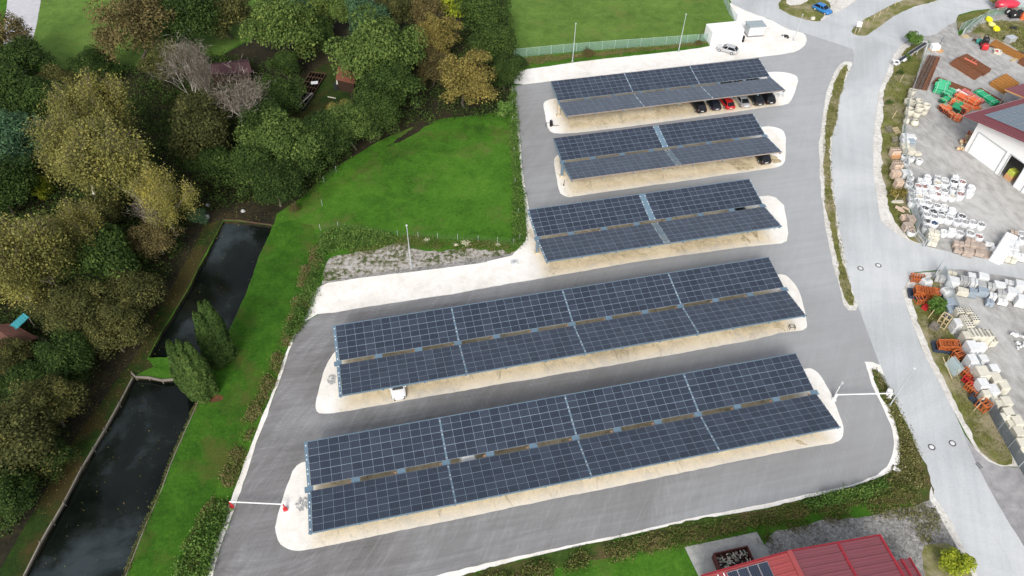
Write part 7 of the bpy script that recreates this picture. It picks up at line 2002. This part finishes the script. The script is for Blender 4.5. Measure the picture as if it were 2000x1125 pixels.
veg('verge_tufts', [(1885,68),(1915,45),(1960,42),(2010,45),(2010,108),(1960,80),(1925,75)], 500, .05, .4, .09, 'dry', 'dry weeds on the ground behind the yellow coils', 6, .25, 16, nthr=-.05)
veg('verge_tufts', [(1600,1010),(1700,975),(1800,985),(1830,995),(1838,1060),(1800,1060),(1780,1010),(1700,1012),(1600,1025),(1500,1060),(1480,1060),(1500,1035)], 700, .03, .22, .07, 'dry', 'low weeds at the margin of the grey gravel lot', 6, .25, 17, nthr=-.1)
veg('pond_weeds', [(250,1125),(268,1074),(290,1018),(320,951),(335,908),(353,866),(363,843),(392,780),(386,776),(355,845),(327,908),(312,951),(282,1018),(258,1074),(240,1125)], 700, .0, .35, .07, 'weed', 'grasses hanging over the lawn side of the lower pond', 6, .12, 18, z0=-.2)
veg('fallen_leaves', [(300,700),(330,620),(370,555),(420,455),(432,470),(440,435),(560,425),(640,340),(600,395),(540,425),(480,400),(400,440),(330,560),(280,640),(180,760),(120,880),(60,1010),(90,1010),(150,910),(215,790)], 1500, .0, .02, .05, 'gold', 'scattered fallen leaves on the pond bank', 1, .4, 19, z0=.03)
veg('undergrowth', [(-60,560),(60,150),(200,150),(330,115),(430,115),(520,130),(540,250),(640,270),(690,300),(600,390),(480,400),(400,420),(330,540),(280,640),(200,700),(130,860),(40,1040),(-60,1080)], 7500, .3, 2.4, .16, 'dark', 'dark undergrowth below the wood', 9, .6, 20, z0=.0, nthr=-.15)
veg('undergrowth', [(690,60),(1000,40),(1000,225),(930,235),(860,240),(780,250),(700,290),(690,200)], 1500, .2, 1.5, .16, 'dark', 'dark undergrowth below the right part of the wood', 9, .6, 21, z0=.0, nthr=-.1)
# lily pads and reeds on the upper pond are not visible; a few leaves float on both ponds
veg('floating_leaves', [(437,440),(530,446),(480,560),(440,660),(430,695),(300,695),(370,565),(410,490)], 90, .0, .01, .05, 'gold', 'few leaves floating on the upper pond', 1, .4, 22, z0=-.53)
veg('floating_leaves', [(262,742),(380,780),(350,860),(240,1120),(60,1120),(130,985),(210,842)], 160, .0, .01, .05, 'gold', 'few leaves floating on the lower pond', 1, .5, 23, z0=-.53)
# white flowering tufts
for i, (u, v, lab) in enumerate([(910, 478, 'large white flowering tuft under the meadow fence'), (833, 472, 'small white flowering tuft left of the large one under the meadow fence'), (890, 481, 'thin white flowering tuft just left of the large one'), (973, 481, 'white flowering tuft right of the large one under the meadow fence')]):
    P = G(u, v); n = [260, 120, 90, 80][i]; s = [.7, .45, .4, .4][i]
    C = NR.normal(size=(n, 3)) * s * np.array([.5, .4, .2]) + np.array([0, 0, .35])
    if i == 0: mt_f = plain('dry white flowers', rgb(.62, .60, .42), .9, var=.2)
    me = quads_mesh('flower_tuft', C, NR.normal(size=(n, 3)) + np.array([0, 0, 1]), .05, mt_f)
    o = mobj('flower_tuft', me, None, (P.x, P.y, .03)); tag(o, lab, 'flowers', 'white flowering tufts')
# ================================================================== LIGHT, SKY, CAMERA
w = bpy.data.worlds.new('World'); scene.world = w; w.use_nodes = True
nt = w.node_tree; bg = nt.nodes['Background']
sky = nt.nodes.new('ShaderNodeTexSky'); sky.sky_type = 'NISHITA'; sky.sun_disc = False
SE, SA = R(38), R(188)          # sun height, compass direction (clockwise from +Y)
sky.sun_elevation = SE; sky.sun_rotation = SA; sky.air_density = 1.0; sky.dust_density = 4.0; sky.ozone_density = 1.0
hs = nt.nodes.new('ShaderNodeHueSaturation'); hs.inputs['Saturation'].default_value = .42     # thin overcast
nt.links.new(sky.outputs[0], hs.inputs['Color']); nt.links.new(hs.outputs[0], bg.inputs[0]); bg.inputs[1].default_value = .15
sd = bpy.data.lights.new('sun', 'SUN'); sd.energy = 1.5; sd.angle = R(18); sd.color = (1, .975, .94)
so = bpy.data.objects.new('sun', sd); COL.objects.link(so)
dirv = Vector((math.sin(SA) * math.cos(SE), math.cos(SA) * math.cos(SE), math.sin(SE)))
so.rotation_euler = dirv.to_track_quat('Z', 'Y').to_euler(); so.location = dirv * 100

cd = bpy.data.cameras.new('camera'); cam = bpy.data.objects.new('camera', cd); COL.objects.link(cam)
cd.sensor_width = 36; cd.lens = CF / 2000 * 36; cd.clip_start = .5; cd.clip_end = 5000
Mx = Matrix((RT, UP, -_fw)).transposed().to_4x4(); Mx.translation = CAM
cam.matrix_world = Mx
scene.camera = cam
scene.view_settings.view_transform = 'Standard'; scene.view_settings.look = 'None'
scene.view_settings.exposure = 0.5; scene.view_settings.gamma = 1
scene.render.engine = 'CYCLES'
scene.cycles.max_bounces = 6; scene.cycles.diffuse_bounces = 3; scene.cycles.transparent_max_bounces = 12; scene.cycles.caustics_reflective = False; scene.cycles.caustics_refractive = False
